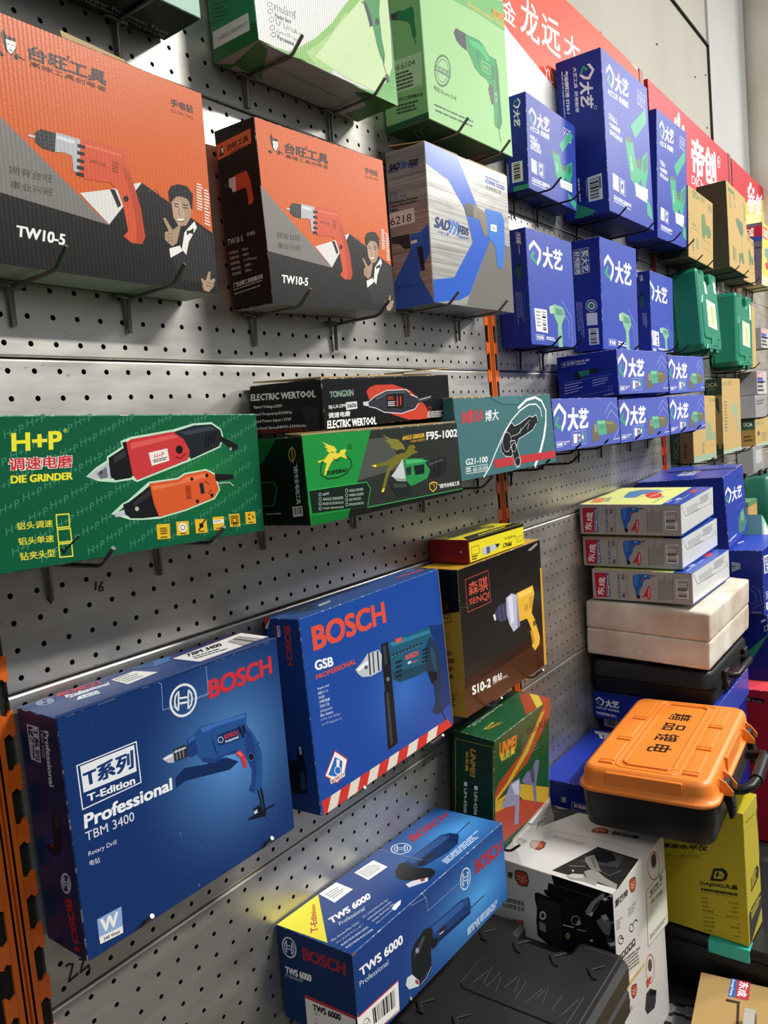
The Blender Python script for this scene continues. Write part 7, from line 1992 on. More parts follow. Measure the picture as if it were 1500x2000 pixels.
add('unmei', 'air_tool_box', 'dark green air tool box with a slanting red band behind the long blue box', BX, {'*': ('1c4a2a', {}), 'L': ('16351f', {}), 'U': ('235232', {})}, {'F': 'unm_F', 'L': 'unm_L', 'U': 'unm_U'}, edge='3f6a48', rough=.3)
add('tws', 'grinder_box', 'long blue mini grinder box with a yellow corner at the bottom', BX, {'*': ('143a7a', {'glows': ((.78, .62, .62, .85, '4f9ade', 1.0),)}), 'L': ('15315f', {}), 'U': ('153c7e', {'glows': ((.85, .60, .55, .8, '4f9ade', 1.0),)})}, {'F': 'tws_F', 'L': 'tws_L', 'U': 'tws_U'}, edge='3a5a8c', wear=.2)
nb = {'*': ('2a3f9c', {}), 'L': ('1c3190', {}), 'D': ('1c2a6c', {}), 'U': ('2a3f9c', {})}
add('ps25', 'nail_gun_box', 'square blue nail gun box beside the pale green drill box', BX, nb, {'F': 'ps_F', 'L': 'ps_L', 'D': 'ps_D'}, edge='2a3c92', rough=.46)
add('st64', 'nail_gun_box', 'tall blue nail gun box with a barcode label, the largest of the three', BX, nb, {'F': 'st_F', 'L': 'st_L', 'D': 'st_D'}, edge='2a3c92', rough=.46)
add('t50', 'nail_gun_box', 'tall narrow looking blue nail gun box beside the kraft boxes', BX, nb, {'F': 't5_F'}, edge='2a3c92', rough=.46)
kf = {'*': ('b29762', {'rough': .75}), 'L': ('3a4030', {'rough': .7}), 'U': ('4f5f45', {'rough': .7}), 'D': ('55523c', {'rough': .7})}
add('dca1', 'nail_gun_box', 'kraft box with a green nail gun print beside the blue nail gun boxes', BX, kf, {'F': 'dca1_F'}, edge='a88c58', rough=.6)
add('dca2', 'hammer_box', 'tall kraft box with a dark side and a green tool print under the red sign', BX, kf, {'F': 'dca2_F'}, edge='a88c58', rough=.6)
add('dca1b', 'nail_gun_box', 'small kraft box just beyond the tall kraft box', BX, kf, {'F': 'dca1_F'}, edge='a88c58', rough=.6)
add('dcfar', 'drill_box', 'yellow fronted drill box with a red label under the yellow sign', BX, {'*': ('d8c860', {}), 'L': ('6a6478', {}), 'U': ('8a8478', {})}, {'L': 'dcf_L', 'F': 'dcf_F'}, edge='8a8468')
db = {'*': ('3d50a8', {}), 'L': ('1a2f92', {}), 'U': ('1a2a70', {}), 'D': ('1c2a70', {})}  # front blue lightened to hold the ambient reflection in its colour
add('dayi1', 'drill_box', 'tall blue cordless drill box hung right behind the silver and blue box', BX, db, {'F': 'd1_F', 'L': 'd1_L'}, edge='2c419c', rough=.4)
add('dayi2', 'drill_box', 'tall blue cordless drill box with a framed slogan on its side, in the middle', BX, db, {'F': 'd2_F', 'L': 'd2_L'}, edge='2c419c', rough=.4)
add('dayi3', 'drill_box', 'tall blue cordless drill box beside the green plastic cases', BX, db, {'F': 'd3_F', 'L': 'd3_L'}, edge='2c419c', rough=.4)
sb = {'*': ('5360b2', {}), 'L': ('1a2e94', {}), 'U': ('24389c', {})}  # glossy room reflection painted into the paler front blue
for k, lb in (('s30', 'small blue grinder box with its spec side showing, upper row'), ('s31', 'small blue grinder box at the far end of the upper row'), ('s32', 'small blue grinder box next to the teal grinder box, lower row'), ('s33', 'small blue grinder box in the middle of the lower row'), ('s34', 'small blue grinder box at the far end of the lower row')):
    add(k, 'grinder_box', lb, BX, sb, {'F': 's_F', 'L': 's_L'}, group='small blue grinder boxes in two rows', edge='3a4aa4', rough=.4)
add('dca3', 'nail_gun_box', 'kraft box with dark side letters under the small blue grinder boxes', BX, {**kf, 'L': ('6a5634', {'rough': .7})}, {'F': 'dca3_F', 'L': 'dca3_L'}, edge='a88c58', rough=.6)
add('dca4', 'hammer_box', 'tall kraft box with a dark green top band below the green plastic cases', BX, {**kf, 'L': ('8a7044', {'rough': .7})}, {'F': 'dca4_F', 'L': 'dca4_L'}, edge='a88c58', rough=.6)
add('dca5', 'grinder_box', 'low kraft box with a green band at the right edge', BX, {**kf, 'L': ('96783f', {'rough': .7}), 'U': ('3f3a2c', {})}, {'F': 'dca5_F', 'L': 'dca5_L'}, edge='a88c58', rough=.6)
gd = {'*': ('b9b8b4', {}), 'L': ('8f8f90', {})}
add('gr1', 'drill_box', 'small grey box with a red label at the right edge, upper one', BX, gd, {'F': 'gr_F'}, edge='8d8d8c')
add('gr2', 'drill_box', 'small grey box with a red label at the right edge, lower one', BX, gd, {'F': 'gr_F'}, edge='8d8d8c')
add('gr3', 'drill_box', 'plain dull grey box under the two red labelled boxes at the right edge', BX, {'*': ('96969a', {})}, {'F': 'gr3_F'}, edge='7d7d80')
add('gr4', 'drill_box', 'grey box with a pale panel below the low kraft box at the right edge', BX, {'*': ('8f8f90', {})}, {'F': 'gr4_F'}, edge='7d7d80')
add('kr2', 'hammer_box', 'kraft box half hidden behind the farther green plastic case', BX, kf, {'F': 'kr2_F'}, edge='a88c58', rough=.6)
for k, lb in (('bk1', 'slim black carton standing above the low kraft box'), ('bk2', 'lower slim black carton leaning above the low kraft box')): add(k, 'slim_box', lb, BX, {'*': ('17171a', {}), 'F': ('c9c4b4', {})}, {}, edge='2a2a2a')
# stacks on the low deck at the right
dg = {'*': ('a3a3a1', {'rough': .3}), 'L': ('a5a5a2', {'rough': .32}), 'U': ('dfe28c', {}), 'F': ('d3d5d4', {'rough': .18})}
add('dc1', 'drill_box', 'grey drill box with a yellow and blue top, topmost of its stack of three', BX, dg, {'L': 'dc_L', 'U': 'dc_U', 'F': 'dc_F'}, edge='8d9092', group='grey drill boxes stacked on the foam box')
add('dc2', 'drill_box', 'grey drill box in the middle of the stack of three', BX, dg, {'L': 'dc_L', 'U': 'dc_U', 'F': 'dc_F'}, edge='8d9092', group='grey drill boxes stacked on the foam box')
add('dc3', 'drill_box', 'grey drill box lying directly on the white foam box', BX, dg, {'L': 'dc_L', 'U': 'dc_U', 'F': 'dc_F'}, edge='8d9092', group='grey drill boxes stacked on the foam box')
bb = {'*': ('2c429f', {}), 'L': ('14298a', {}), 'U': ('26399a', {})}
add('bigblue', 'tool_box', 'large blue box with a white logo behind the grey drill boxes', BX, bb, {'F': 'big_F', 'U': 'big_U', 'L': 'big_L'}, edge='24388c')
add('blue2', 'tool_box', 'blue box with a white slogan panel at the right edge, under the large logo box', BX, {'*': ('14298a', {}), 'U': ('2a3fa8', {})}, {'F': 'b2_F', 'L': 'b2_L', 'U': 'b2_U'}, edge='24388c')
add('blue3', 'tool_box', 'blue box with a slanting green stripe above the red box', BX, {'*': ('12237a', {})}, {'L': 'b3_L'}, edge='1c2f80')
add('red', 'tool_box', 'red box with a black name strip at the right edge', BX, {'*': ('b01f2c', {}), 'U': ('cf4550', {})}, {'L': 'red_L', 'U': 'red_U'}, edge='8a2028')
add('blue48', 'nail_gun_box', 'blue box with a white logo under the black plastic case', BX, bb, {'L': 'b48_L'}, edge='24388c')
add('blue46', 'tool_box', 'blue box with barcode labels at the base of the foam box stack', BX, {'*': ('10237c', {})}, {'L': 'b46_L'}, edge='1c2f80')
add('flat', 'nail_gun_box', 'blue box with white labels on its lid under the orange toolbox', BX, {'*': ('2339a2', {}), 'L': ('122780', {})}, {'U': 'flat_U', 'L': 'flat_L'}, edge='24388c')
wh = {'*': ('d3d2cf', {'rough': .3})}
add('welder', 'welder_box', 'white welding machine box with a black printed machine, under the toolbox', BX, wh, {'U': 'wel_U', 'L': 'wel_L', 'F': 'wel_F'}, edge='b9a878', rough=.28)
add('welder2', 'welder_box', 'white welding machine box at the bottom of the stack, beneath another like it', BX, wh, {'F': 'wel2_F', 'L': 'wel2_L'}, edge='b9a878', rough=.28)
add('dajing', 'level_box', 'yellow laser level box standing under the overhang of the orange toolbox', BX, {'*': ('b5a726', {})}, {'L': 'daj_L', 'F': 'daj_F'}, edge='9a8d2a')
add('kraft', 'tool_box', 'brown kraft box with a white plastic handle at the lower right corner', BX, {'*': ('a88a58', {'rough': .8})}, {'U': 'kra_U'}, edge='8a6f44', rough=.6)

# ---- loose board flaps, tabs, film and handles of the cartons
def dims(k): return POSE[k][3:6]
w, d, h = dims('tbm'); o = W_['tbm']
flap(o, 'lid', [(-w / 2, -d / 2 + .5, h + .3), (w / 2 * .99, -d / 2 + .5, h + .3), (w / 2 * .99, -d / 2 + .5 - .0, h + 1.6), (-w / 2, -d / 2 + .5, h + 3.2)], 1.4, '25437e', edge='6a5a48')
w, d, h = dims('tw_big'); o = W_['tw_big']
flap(o, 'lid_flap', [(-.16 * w, -d / 2 + 4, h + .5), (.12 * w, -d / 2 + 4, h + .5), (.12 * w, -d / 2 + 6, h + 4), (-.16 * w, -d / 2 + 6, h + 7)], 1.6, 'b29a70', 'torn brown board edge')
w, d, h = dims('sad'); o = W_['sad']
flap(o, 'lid_flap', [(-w / 2 + 2, -d / 2 + 2, h + .4), (-.12 * w, -d / 2 + 2, h + .4), (-.12 * w, d / 2 - 6, h + 8), (-w / 2 + 2, d / 2 - 4, h + 9)], 1.8, '8a7450', 'brown open flap'); flap(o, 'lid_flap', [(.0 * w, -d / 2 + 2, h + .3), (w / 2 - 2, -d / 2 + 2, h + .3), (w / 2 - 2, d / 2 - 6, h + 6), (.0 * w, d / 2 - 6, h + 3)], 1.8, '9a8458', 'brown open flap')
w, d, h = dims('wertool'); o = W_['wertool']
flap(o, 'lid_flap', [(-w / 2 + 1, -d / 2 + 1, h + .4), (.35 * w, -d / 2 + 1, h + .4), (.35 * w, d / 2 - 8, h + 5), (-w / 2 + 1, d / 2 - 6, h + 3)], 1.6, '2a2622', 'black open flap'); flap(o, 'lid_flap', [(.1 * w, -d / 2 - 1, h + 2.5), (w / 2 - 2, -d / 2 - 6, h + 8), (w / 2 - 2, -d / 2 + 30, h + 9), (.1 * w, -d / 2 + 30, h + 4)], 1.6, '26221e', 'black raised flap')
w, d, h = dims('boda'); o = W_['boda']
flap(o, 'lid_flap', [(-w / 2 + 1, -d / 2 + 1, h + .4), (-.15 * w, -d / 2 + 1, h + .4), (-.15 * w, d / 2 - 20, h + 3), (-w / 2 + 1, d / 2 - 20, h + 3)], 1.6, '2f4f50'); flap(o, 'tuck_tab', [(-.17 * w, -d / 2 - .25, h - .5), (.12 * w, -d / 2 - .25, h - .5), (.12 * w, -d / 2 - .25, h - 14), (-.06 * w, -d / 2 - .25, h - 11)][::-1], .3, '46757a', edge='86a09c')
w, d, h = dims('yuefei'); o = W_['yuefei']
flap(o, 'lid_flap', [(-w / 2 + 1, -d / 2 + 2, h + .3), (w / 2 - 1, -d / 2 + 2, h + .3), (w / 2 - 1, -d / 2 + 24, h + 1.2), (-w / 2 + 1, -d / 2 + 24, h + 2.6)], 1.2, '8a744e', 'brown board flap')
w, d, h = dims('gsb'); o = W_['gsb']
flap(o, 'side_flap', [(w / 2 - .5, -d / 2 - .8, h - 2), (w / 2 + 4, -d / 2 + 5, h - 3), (w / 2 + 4, -d / 2 + 5, 2), (w / 2 - .5, -d / 2 - .8, 3)], .8, '2450a2')
w, d, h = dims('impact'); o = W_['impact']
mb = MB(); tin = plain('red_tin', '8a181b', .3, .3); mb.box(-w / 2 - 3.2, -w / 2 - .2, -d / 2 - .4, d / 2, -.2, h + .3, tin, .8); mb.tube([(-w / 2 - 3.2, -d / 2 + 12, h / 2), (-w / 2 - 4.4, -d / 2 + 12, h / 2)], 2.2, plain('pin_steel', 'c9c7c2', .3, .8), 10); mb.build('end_cap', o)['label'] = 'red tin end cap'
w, d, h = dims('unmei'); o = W_['unmei']
film = plain('clear_film', 'e6e8e2', .12, trans=0, alpha=.28)
mb = MB(); mb.face([(-w / 2 + 60, -d / 2 - 2.5, 4), (w / 2 + 1, -d / 2 - 2.5, 12), (w / 2 - 4, -d / 2 - 14, -34), (-w / 2 + 62, -d / 2 - 20, -36)], film); mb.face([(w / 2 + 1, -d / 2 - 2.5, h - 4), (w / 2 + 1, d / 2, h - 4), (w / 2 + 1, d / 2, 0), (w / 2 + 1, -d / 2 - 2.5, 0)], film); mb.build('film_wrap', o)['label'] = 'clear film wrap'
w, d, h = dims('kraft'); o = W_['kraft']
mb = MB(); st = plain('white_strap', 'a9a69d', .45); q = [(56, 0), (58, 16), (48, 30), (28, 36), (-20, 36), (-44, 28), (-50, 12), (-48, 0)]
for (xa, za), (xb, zb_) in zip(q, q[1:]):
    n_ = Vector((zb_ - za, 0, xa - xb)).normalized() * -2.4
    mb.geo([(xa, 32, h + za), (xb, 32, h + zb_), (xb, 47, h + zb_), (xa, 47, h + za)] + [(x_ + n_.x, y_, z_ + n_.z) for x_, y_, z_ in ((xa, 32, h + za), (xb, 32, h + zb_), (xb, 47, h + zb_), (xa, 47, h + za))], [(0, 1, 2, 3), (4, 7, 6, 5), (0, 4, 5, 1), (3, 2, 6, 7)], st)
mb.build('handle', o)['label'] = 'white plastic strap handle'
w, d, h = dims('bigblue'); flap(W_['bigblue'], 'lid_flap', [(w / 2 - 70, -d / 2 + 2, h + .4), (w / 2 - 2, -d / 2 + 2, h + .4), (w / 2 - 2, d / 2 - 30, h + 4), (w / 2 - 70, d / 2 - 30, h + 1.5)], 1.6, '2a3f9c')

# ------------------------------------------------------------------ peg hooks
M_wire = plain('hook_wire', '8a8681', .3, .9); M_wire2 = plain('hook_wire_black', '1e1d1d', .4, .5)
def hook(x, z, length, label, m=M_wire, group='peg hooks under the hung boxes', tip=16):
    R = 2.1 if m is M_wire else 1.8
    r = bpy.data.objects.new('peg_hook', None); COL.objects.link(r); r.location = P(x, 0, z); tag(r, label, 'peg hook', group)
    mb = MB(); mb.tube([(0, -6, 0), (0, -length * .5, 0), (0, -length + 24, 0), (0, -length + 17, 2), (0, -length, tip)], R, m, 8); mb.build('prong', r)
    mb = MB(); mb.tube([(-12.5, 4, 2), (-12.5, -5, 2), (-9, -8, 1), (0, -8, 0), (9, -8, 1), (12.5, -5, 2), (12.5, 4, 2)], R, m, 8); mb.build('crossbar', r)
    mb = MB(); mb.tube([(0, -7, 0), (0, -4.5, -6), (0, -3.2, -34)], R + .2, m, 8); mb.build('tail', r)
HOOKS = [
(157, 346.3, 96, 'first wire hook under the dark green box at the top left corner', 0),
(10, 72.8, 96, 'first wire hook under the large orange drill box', 0),
(131, 72.8, 96, 'second wire hook under the large orange drill box', 0),
(306, 66.6, 96, 'first wire hook under the orange drill box beside the silver box', 0),
(455, 66.6, 96, 'second wire hook under the orange drill box beside the silver box', 0),
(334, 344.5, 96, 'first wire hook under the white and lime green box', 0),
(488, 344.5, 96, 'second wire hook under the white and lime green box', 0),
(692, 348.6, 98, 'first wire hook under the pale green drill box', 0),
(824, 348.6, 98, 'second wire hook under the pale green drill box', 0),
(629, 93.4, 96, 'first wire hook under the silver and blue box', 0),
(778, 93.4, 96, 'second wire hook under the silver and blue box', 0),
(11, -174.9, 108, 'first wire hook under the green die grinder box', 0),
(133, -174.9, 108, 'second wire hook under the green die grinder box', 0),
(285, -174.0, 128, 'first wire hook under the green and black angle grinder box', 0),
(459, -174.0, 128, 'second wire hook under the green and black angle grinder box', 0),
(629, -174.0, 128, 'third wire hook under the green and black angle grinder box', 0),
(799, -162.2, 140, 'first wire hook under the teal grinder box', 1),
(922, -162.2, 140, 'second wire hook under the teal grinder box', 1),
(23, -514.2, 80, 'first wire hook under the dark blue rotary drill box', 0),
(177, -514.2, 80, 'second wire hook under the dark blue rotary drill box', 0),
(329, -521.5, 86, 'first wire hook under the blue impact drill box', 0),
(507, -521.5, 86, 'second wire hook under the blue impact drill box', 0),
(661, -516.7, 96, 'first wire hook under the black and yellow drill box', 0),
(809, -516.7, 96, 'second wire hook under the black and yellow drill box', 0),
(684, -765.1, 96, 'first wire hook under the dark green air tool box', 0),
(777, -765.1, 96, 'second wire hook under the dark green air tool box', 0),
(335, -785.3, 122, 'first wire hook under the long blue grinder box', 0),
(496, -785.3, 122, 'second wire hook under the long blue grinder box', 0),
(1013, 328.6, 100, 'first wire hook under the square blue nail gun box', 1),
(1112, 328.6, 100, 'second wire hook under the square blue nail gun box', 1),
(1305, 324.2, 116, 'first wire hook under the tall blue nail gun box with the barcode label', 1),
(1490, 324.2, 116, 'second wire hook under the tall blue nail gun box with the barcode label', 1),
(1693, 330.5, 116, 'first wire hook under the tall narrow looking blue nail gun box', 1),
(1810, 330.5, 116, 'second wire hook under the tall narrow looking blue nail gun box', 1),
(1948, 312.2, 100, 'first wire hook under the kraft box beside the nail gun boxes', 1),
(2062, 312.2, 100, 'second wire hook under the kraft box beside the nail gun boxes', 1),
(2360, 331.0, 106, 'first wire hook under the tall kraft box under the red sign', 1),
(2488, 331.0, 106, 'second wire hook under the tall kraft box under the red sign', 1),
(2700, 332.6, 100, 'first wire hook under the small kraft box beyond the tall one', 1),
(2931, 341.8, 100, 'first wire hook under the yellow fronted box under the yellow sign', 1),
(3032, 341.8, 100, 'second wire hook under the yellow fronted box under the yellow sign', 1),
(994, 49.1, 88, 'first wire hook under the tall blue cordless drill box behind the silver box', 1),
(1092, 49.1, 88, 'second wire hook under the tall blue cordless drill box behind the silver box', 1),
(1321, 51.5, 88, 'first wire hook under the middle tall blue cordless drill box', 1),
(1423, 51.5, 88, 'second wire hook under the middle tall blue cordless drill box', 1),
(1726, 66.6, 88, 'first wire hook under the tall blue cordless drill box beside the green cases', 1),
(1814, 66.6, 88, 'second wire hook under the tall blue cordless drill box beside the green cases', 1),
(2005, 57.0, 88, 'first wire hook under the nearer green plastic case', 1),
(2099, 57.0, 88, 'second wire hook under the nearer green plastic case', 1),
(2428, 23.1, 88, 'first wire hook under the farther green plastic case', 1),
(2540, 23.1, 88, 'second wire hook under the farther green plastic case', 1),
(2690, 37.6, 88, 'first wire hook under the half hidden kraft box', 1),
(927, -145.1, 140, 'first wire hook under the first small blue grinder box of the lower row', 1),
(1058, -145.1, 140, 'second wire hook under the first small blue grinder box of the lower row', 1),
(1238, -144.9, 140, 'first wire hook under the middle small blue grinder box of the lower row', 1),
(1369, -144.9, 140, 'second wire hook under the middle small blue grinder box of the lower row', 1),
(1562, -144.1, 140, 'first wire hook under the last small blue grinder box of the lower row', 1),
(1693, -144.1, 140, 'second wire hook under the last small blue grinder box of the lower row', 1),
(1963, -243.1, 100, 'first wire hook under the kraft box with dark side letters', 1),
(2073, -243.1, 100, 'second wire hook under the kraft box with dark side letters', 1),
(2350, -242.0, 100, 'first wire hook under the tall kraft box below the green cases', 1),
(2460, -242.0, 100, 'second wire hook under the tall kraft box below the green cases', 1),
(2831, -251.7, 100, 'first wire hook under the low kraft box at the right edge', 1),
(2948, -251.7, 100, 'second wire hook under the low kraft box at the right edge', 1),
(2950, 114.6, 90, 'first wire hook under the upper small grey box', 1),
(2830, -141.4, 90, 'first wire hook under the dull grey box at the right edge', 1),
(2760, -336.4, 90, 'first wire hook under the grey box with a pale panel', 1),
]
for x, z, ln, lb, blk in HOOKS: hook(x, z, ln, lb, M_wire2 if blk else M_wire)

# ------------------------------------------------------------------ plastic cases, foam box and toolbox
def empty(name, label, cat, loc, rot=(0, 0, 0), group=None):
    r = bpy.data.objects.new(name, None); COL.objects.link(r); r.location = P(*loc); r.rotation_mode = 'YXZ'; r.rotation_euler = [math.radians(a) for a in rot]; return tag(r, label, cat, group)
M_abs = plain('black_plastic', '111112', .42, bump=.12, bscale=700, spec=.35); M_abs2 = plain('dark_grey_plastic', '222221', .5, h2='1c1c1b', spec=.4, scale=14, bump=.15, bscale=500)
# white foam box: lid and base
def noisy(W, D, H, r, amp, seed, m, z0):
    rnd = random.Random(seed); bm = bmesh.new(); nx, ny, nz = 48, 38, 10
    def grid(n, L): return [-L / 2, -L / 2 + r * .3, -L / 2 + r] + [-L / 2 + r + (L - 2 * r) * i / (n - 4) for i in range(1, n - 4)] + [L / 2 - r, L / 2 - r * .3, L / 2]
    X, Y, Zg = grid(nx, W), grid(ny, D), grid(nz, H); vs = {}
    def vert(i, j, k):
        if (i, j, k) not in vs:
            p = Vector((X[i], Y[j], Zg[k])); q = Vector((max(-W / 2 + r, min(W / 2 - r, p.x)), max(-D / 2 + r, min(D / 2 - r, p.y)), max(-H / 2 + r, min(H / 2 - r, p.z)))); dlt = p - q
            if dlt.length > 1e-6: p = q + dlt.normalized() * min(r, dlt.length)
            p += Vector((rnd.uniform(-1, 1), rnd.uniform(-1, 1), rnd.uniform(-1, 1))) * amp
            p.z += 1.6 * math.sin(p.y * .02 + seed) * (1 if k == nz and seed > 5 else 0); vs[i, j, k] = bm.verts.new((p.x * MM, p.y * MM, (p.z + z0 + H / 2) * MM))
        return vs[i, j, k]
    for i in range(nx):
        for j in range(ny):
            for k in (0, nz): bm.faces.new((vert(i, j, k), vert(i + 1, j, k), vert(i + 1, j + 1, k), vert(i, j + 1, k)))
    for i in range(nx):
        for k in range(nz):
            for j in (0, ny): bm.faces.new((vert(i, j, k), vert(i + 1, j, k), vert(i + 1, j, k + 1), vert(i, j, k + 1)))
    for j in range(ny):
        for k in range(nz):
            for i in (0, nx): bm.faces.new((vert(i, j, k), vert(i, j + 1, k), vert(i, j + 1, k + 1), vert(i, j, k + 1)))
    bmesh.ops.recalc_face_normals(bm, faces=bm.faces); me = bpy.data.meshes.new('foam'); bm.to_mesh(me); bm.free(); me.materials.append(m)
    for p in me.polygons: p.use_smooth = True
    return me
M_foam = plain('white_foam', 'd6d2c6', .85, h2='b3a18c', scale=9, bump=.7, bscale=330)
p = POSE['foam']; foam = empty('foam_box', 'dirty white foam box under the three grey drill boxes', 'foam box', (p[0], p[1], p[2] - p[5] / 2), (p[7], p[8], p[6]))
o = link('base', noisy(p[3], p[4], 58, 5, .45, 3, M_foam, 0), foam); o = link('lid', noisy(p[3] + 1, p[4] + 1, 60, 6, .45, 8, M_foam, 57.6), foam)
for zc, yy in ((84, .18), (20, .22)):
    mb = MB(); mb.tube([(-p[3] / 2 - .6, p[4] * (.5 - .42 - yy * .2) + 12 * math.cos(a), zc + 10 * math.sin(a)) for a in [i * math.pi / 9 for i in range(19)]], .8, M_foam, 5); mb.build('moulded_ring', foam)
# black case under the foam box
p = POSE['blackcase']; bc = empty('tool_case', 'black plastic case with a handle squeezed under the white foam box', 'tool case', (p[0], p[1], p[2] - p[5] / 2), (p[7], p[8], p[6]))
for nm, za, zb, s_ in (('lower_shell', 0, 34, 1), ('upper_shell', 36, 70, -1)):
    L = rounded(p[3], p[4], 1, 26); mb = MB(); zz = [(8, za if s_ > 0 else zb), (2, za + 6 if s_ > 0 else zb - 6), (0, za + 26 if s_ > 0 else zb - 26), (-2.5, zb - 4 if s_ > 0 else za + 4), (-2.5, zb if s_ > 0 else za)]
    if s_ < 0: zz = zz[::-1]
    skin(mb, [L(a, z) for a, z in zz], M_abs); mb.build(nm, bc)
fy = -p[4] / 2
for x in (-70, 92):
    mb = MB(); mb.box(x - 14, x + 14, fy - 8, fy + 2, 16, 58, M_abs, 2); mb.box(x - 10, x + 10, fy - 11, fy - 7, 22, 34, M_abs2, 1); mb.build('latch', bc)
mb = MB(); mb.tube([(-50, fy + 4, 40), (-50, fy - 14, 40), (-44, fy - 20, 40), (66, fy - 20, 40), (72, fy - 14, 40), (72, fy + 4, 40)], 7, M_abs, 10); mb.build('handle', bc)
# green blow-moulded cases hung upright
M_green = plain('green_plastic', '177c60', .38, bump=.06, bscale=300)
def green_case(key, label, st):
    p = POSE[key]; W, D, H = p[3:6]; off = Euler((math.radians(p[7]), math.radians(p[8]), math.radians(p[6])), 'YXZ').to_matrix() @ Vector((0, 0, -H / 2))
    r = empty('tool_case', label, 'tool case', (p[0] + off.x, p[1] + off.y, p[2] + off.z), (p[7], p[8], p[6]), 'green plastic cases hung on the rack')
    w, n0, n1, nh = W / 2, -.12 * W, .20 * W, .17 * H
    out = [(-w + 14, 0), (w - 14, 0), (w, 14), (w, H - 12), (w - 10, H), (n1 + .12 * W, H), (n1 + .12 * W, H - 10), (n1 + .06 * W, H - 10), (n1 + .06 * W, H), (n1 + 8, H), (n1, H - 8), (n1, H - nh + 8), (n1 - 10, H - nh), (n0 + 10, H - nh), (n0, H - nh + 8), (n0, H - 8), (n0 - 8, H), (-w + 52, H), (-w + 52, H - 12), (-w + 26, H - 12), (-w + 26, H), (-w + 8, H), (-w, H - 10), (-w, 14)]
    mb = MB(); mb.prism(out, -D / 2, D / 2 - 8, M_green, 'y', 5); 
    mb.prism([(-w + 22, 40), (-w + 30, 30), (w - 30, 30), (w - 22, 40), (w - 22, H * .58), (w - 34, H * .68), (-w + 34, H * .68), (-w + 22, H * .58)], -D / 2 - 3, -D / 2 + 2, M_green, 'y', 2.4); mb.build('front_shell', r)
    mb = MB(); mb.prism([(x * .985, z * .99 + 2) for x, z in out], D / 2 - 8, D / 2, M_green, 'y', 2); mb.build('back_shell', r)
    mb = MB(); mb.prism([(-w + 24, 0), (w - 24, 0), (w - 34, 14), (-w + 34, 14)], -D / 2 - 5, -D / 2 + 2, M_green, 'y', 2); mb.prism([(-20, 8), (48, 8), (40, 34), (-12, 34)], -D / 2 - 5, -D / 2 + 1, M_green, 'y', 1.5); mb.build('hinge_foot', r)
    for x in (-w * .3, w * .35):
        mb = MB(); mb.box(x - 13, x + 13, -D / 2 - 4, D / 2 - 2, -9, 1, M_green, 2); mb.tube([(x - 8, -D / 2 + 8, -9), (x - 8, -D / 2 + 8, -13), (x + 8, -D / 2 + 8, -13), (x + 8, -D / 2 + 8, -9)], 1.6, plain('latch_wire', 'b9b9b4', .3, .9), 6); mb.build('latch', r)
    mb = MB(); pl = plain('label_paper_' + key, 'e6e8c0', .4); q = [(-.20 * W, .63 * H), (.26 * W, .60 * H), (.27 * W, .26 * H), (-.20 * W, .29 * H)]; mb.face([(x, -D / 2 - 3.3, z) for x, z in q], pl)
    mb.face([(x, -D / 2 - 3.4, z) for x, z in ((-.02 * W, .56 * H), (.1 * W, .55 * H), (.12 * W, .34 * H), (.02 * W, .32 * H))], plain('label_print', 'a8c46a', .5)); mb.build('label_sticker', r)['label'] = 'pale yellow green label'
    for a in st: mb = MB(); mb.face([(x * W, -D / 2 - .4, z * H) for x, z in a], plain('tape_paper', 'dfe6c8', .4)); mb.build('tape_strip', r)
    mb = MB(); mb.box(n0 + 2, n1 - 2, -D / 4, D / 4, H - 16, H - 3, M_green, 4); mb.build('handle', r)
green_case('case1', 'green plastic case hung right beside the blue cordless drill boxes', [[(-.20, .86), (-.10, .85), (-.04, .70), (-.16, .71)], [(.30, .90), (.42, .88), (.42, .74), (.31, .76)]])
green_case('case2', 'green plastic case hung farther along, beside the half hidden kraft box', [[(.30, .90), (.42, .88), (.44, .66), (.33, .68)]])
# dark green case and mint box standing past the large blue box
g = empty('tool_case', 'dark green plastic case standing at the right edge beyond the large blue box', 'tool case', (2750, -70, -556)); L = rounded(250, 90, 1, 20); mb = MB(); skin(mb, [L(6, 0), L(0, 8), L(0, 200), L(8, 210)], plain('deep_green_plastic', '0f5f4c', .4)); mb.build('shell', g); mb = MB(); mb.tube([(-40, 0, 205), (-40, 0, 224), (40, 0, 224), (40, 0, 205)], 7, M_abs, 8); mb.build('handle', g)
mb = MB(); mb.box(-65, 65, -45, 45, 0, 110, card('b8995f'), .8); mb.box(-65.4, 65.4, -45.4, 45.4, 96, 110.4, plain('green_band', '4f7a55', .6)); o = mb.build('tool_box'); o.location = P(2391, -60, -510); tag(o, 'small kraft box with a green upper rim tucked behind the large blue box', BX)
mb = MB(); mb.prism([(0, 0), (128, 0), (30, 66), (0, 80)], -40, 40, plain('mint_card', '8fc9ae', .4), 'y', 1); mb.prism([(12, 8), (92, 8), (34, 50), (12, 60)], -41, -40.2, plain('mint_label', 'e6eee6', .4), 'y'); o = mb.build('tool_box'); o.location = P(1844, -200, -456); tag(o, 'mint green wedge shaped carton leaning behind the large blue box', BX)
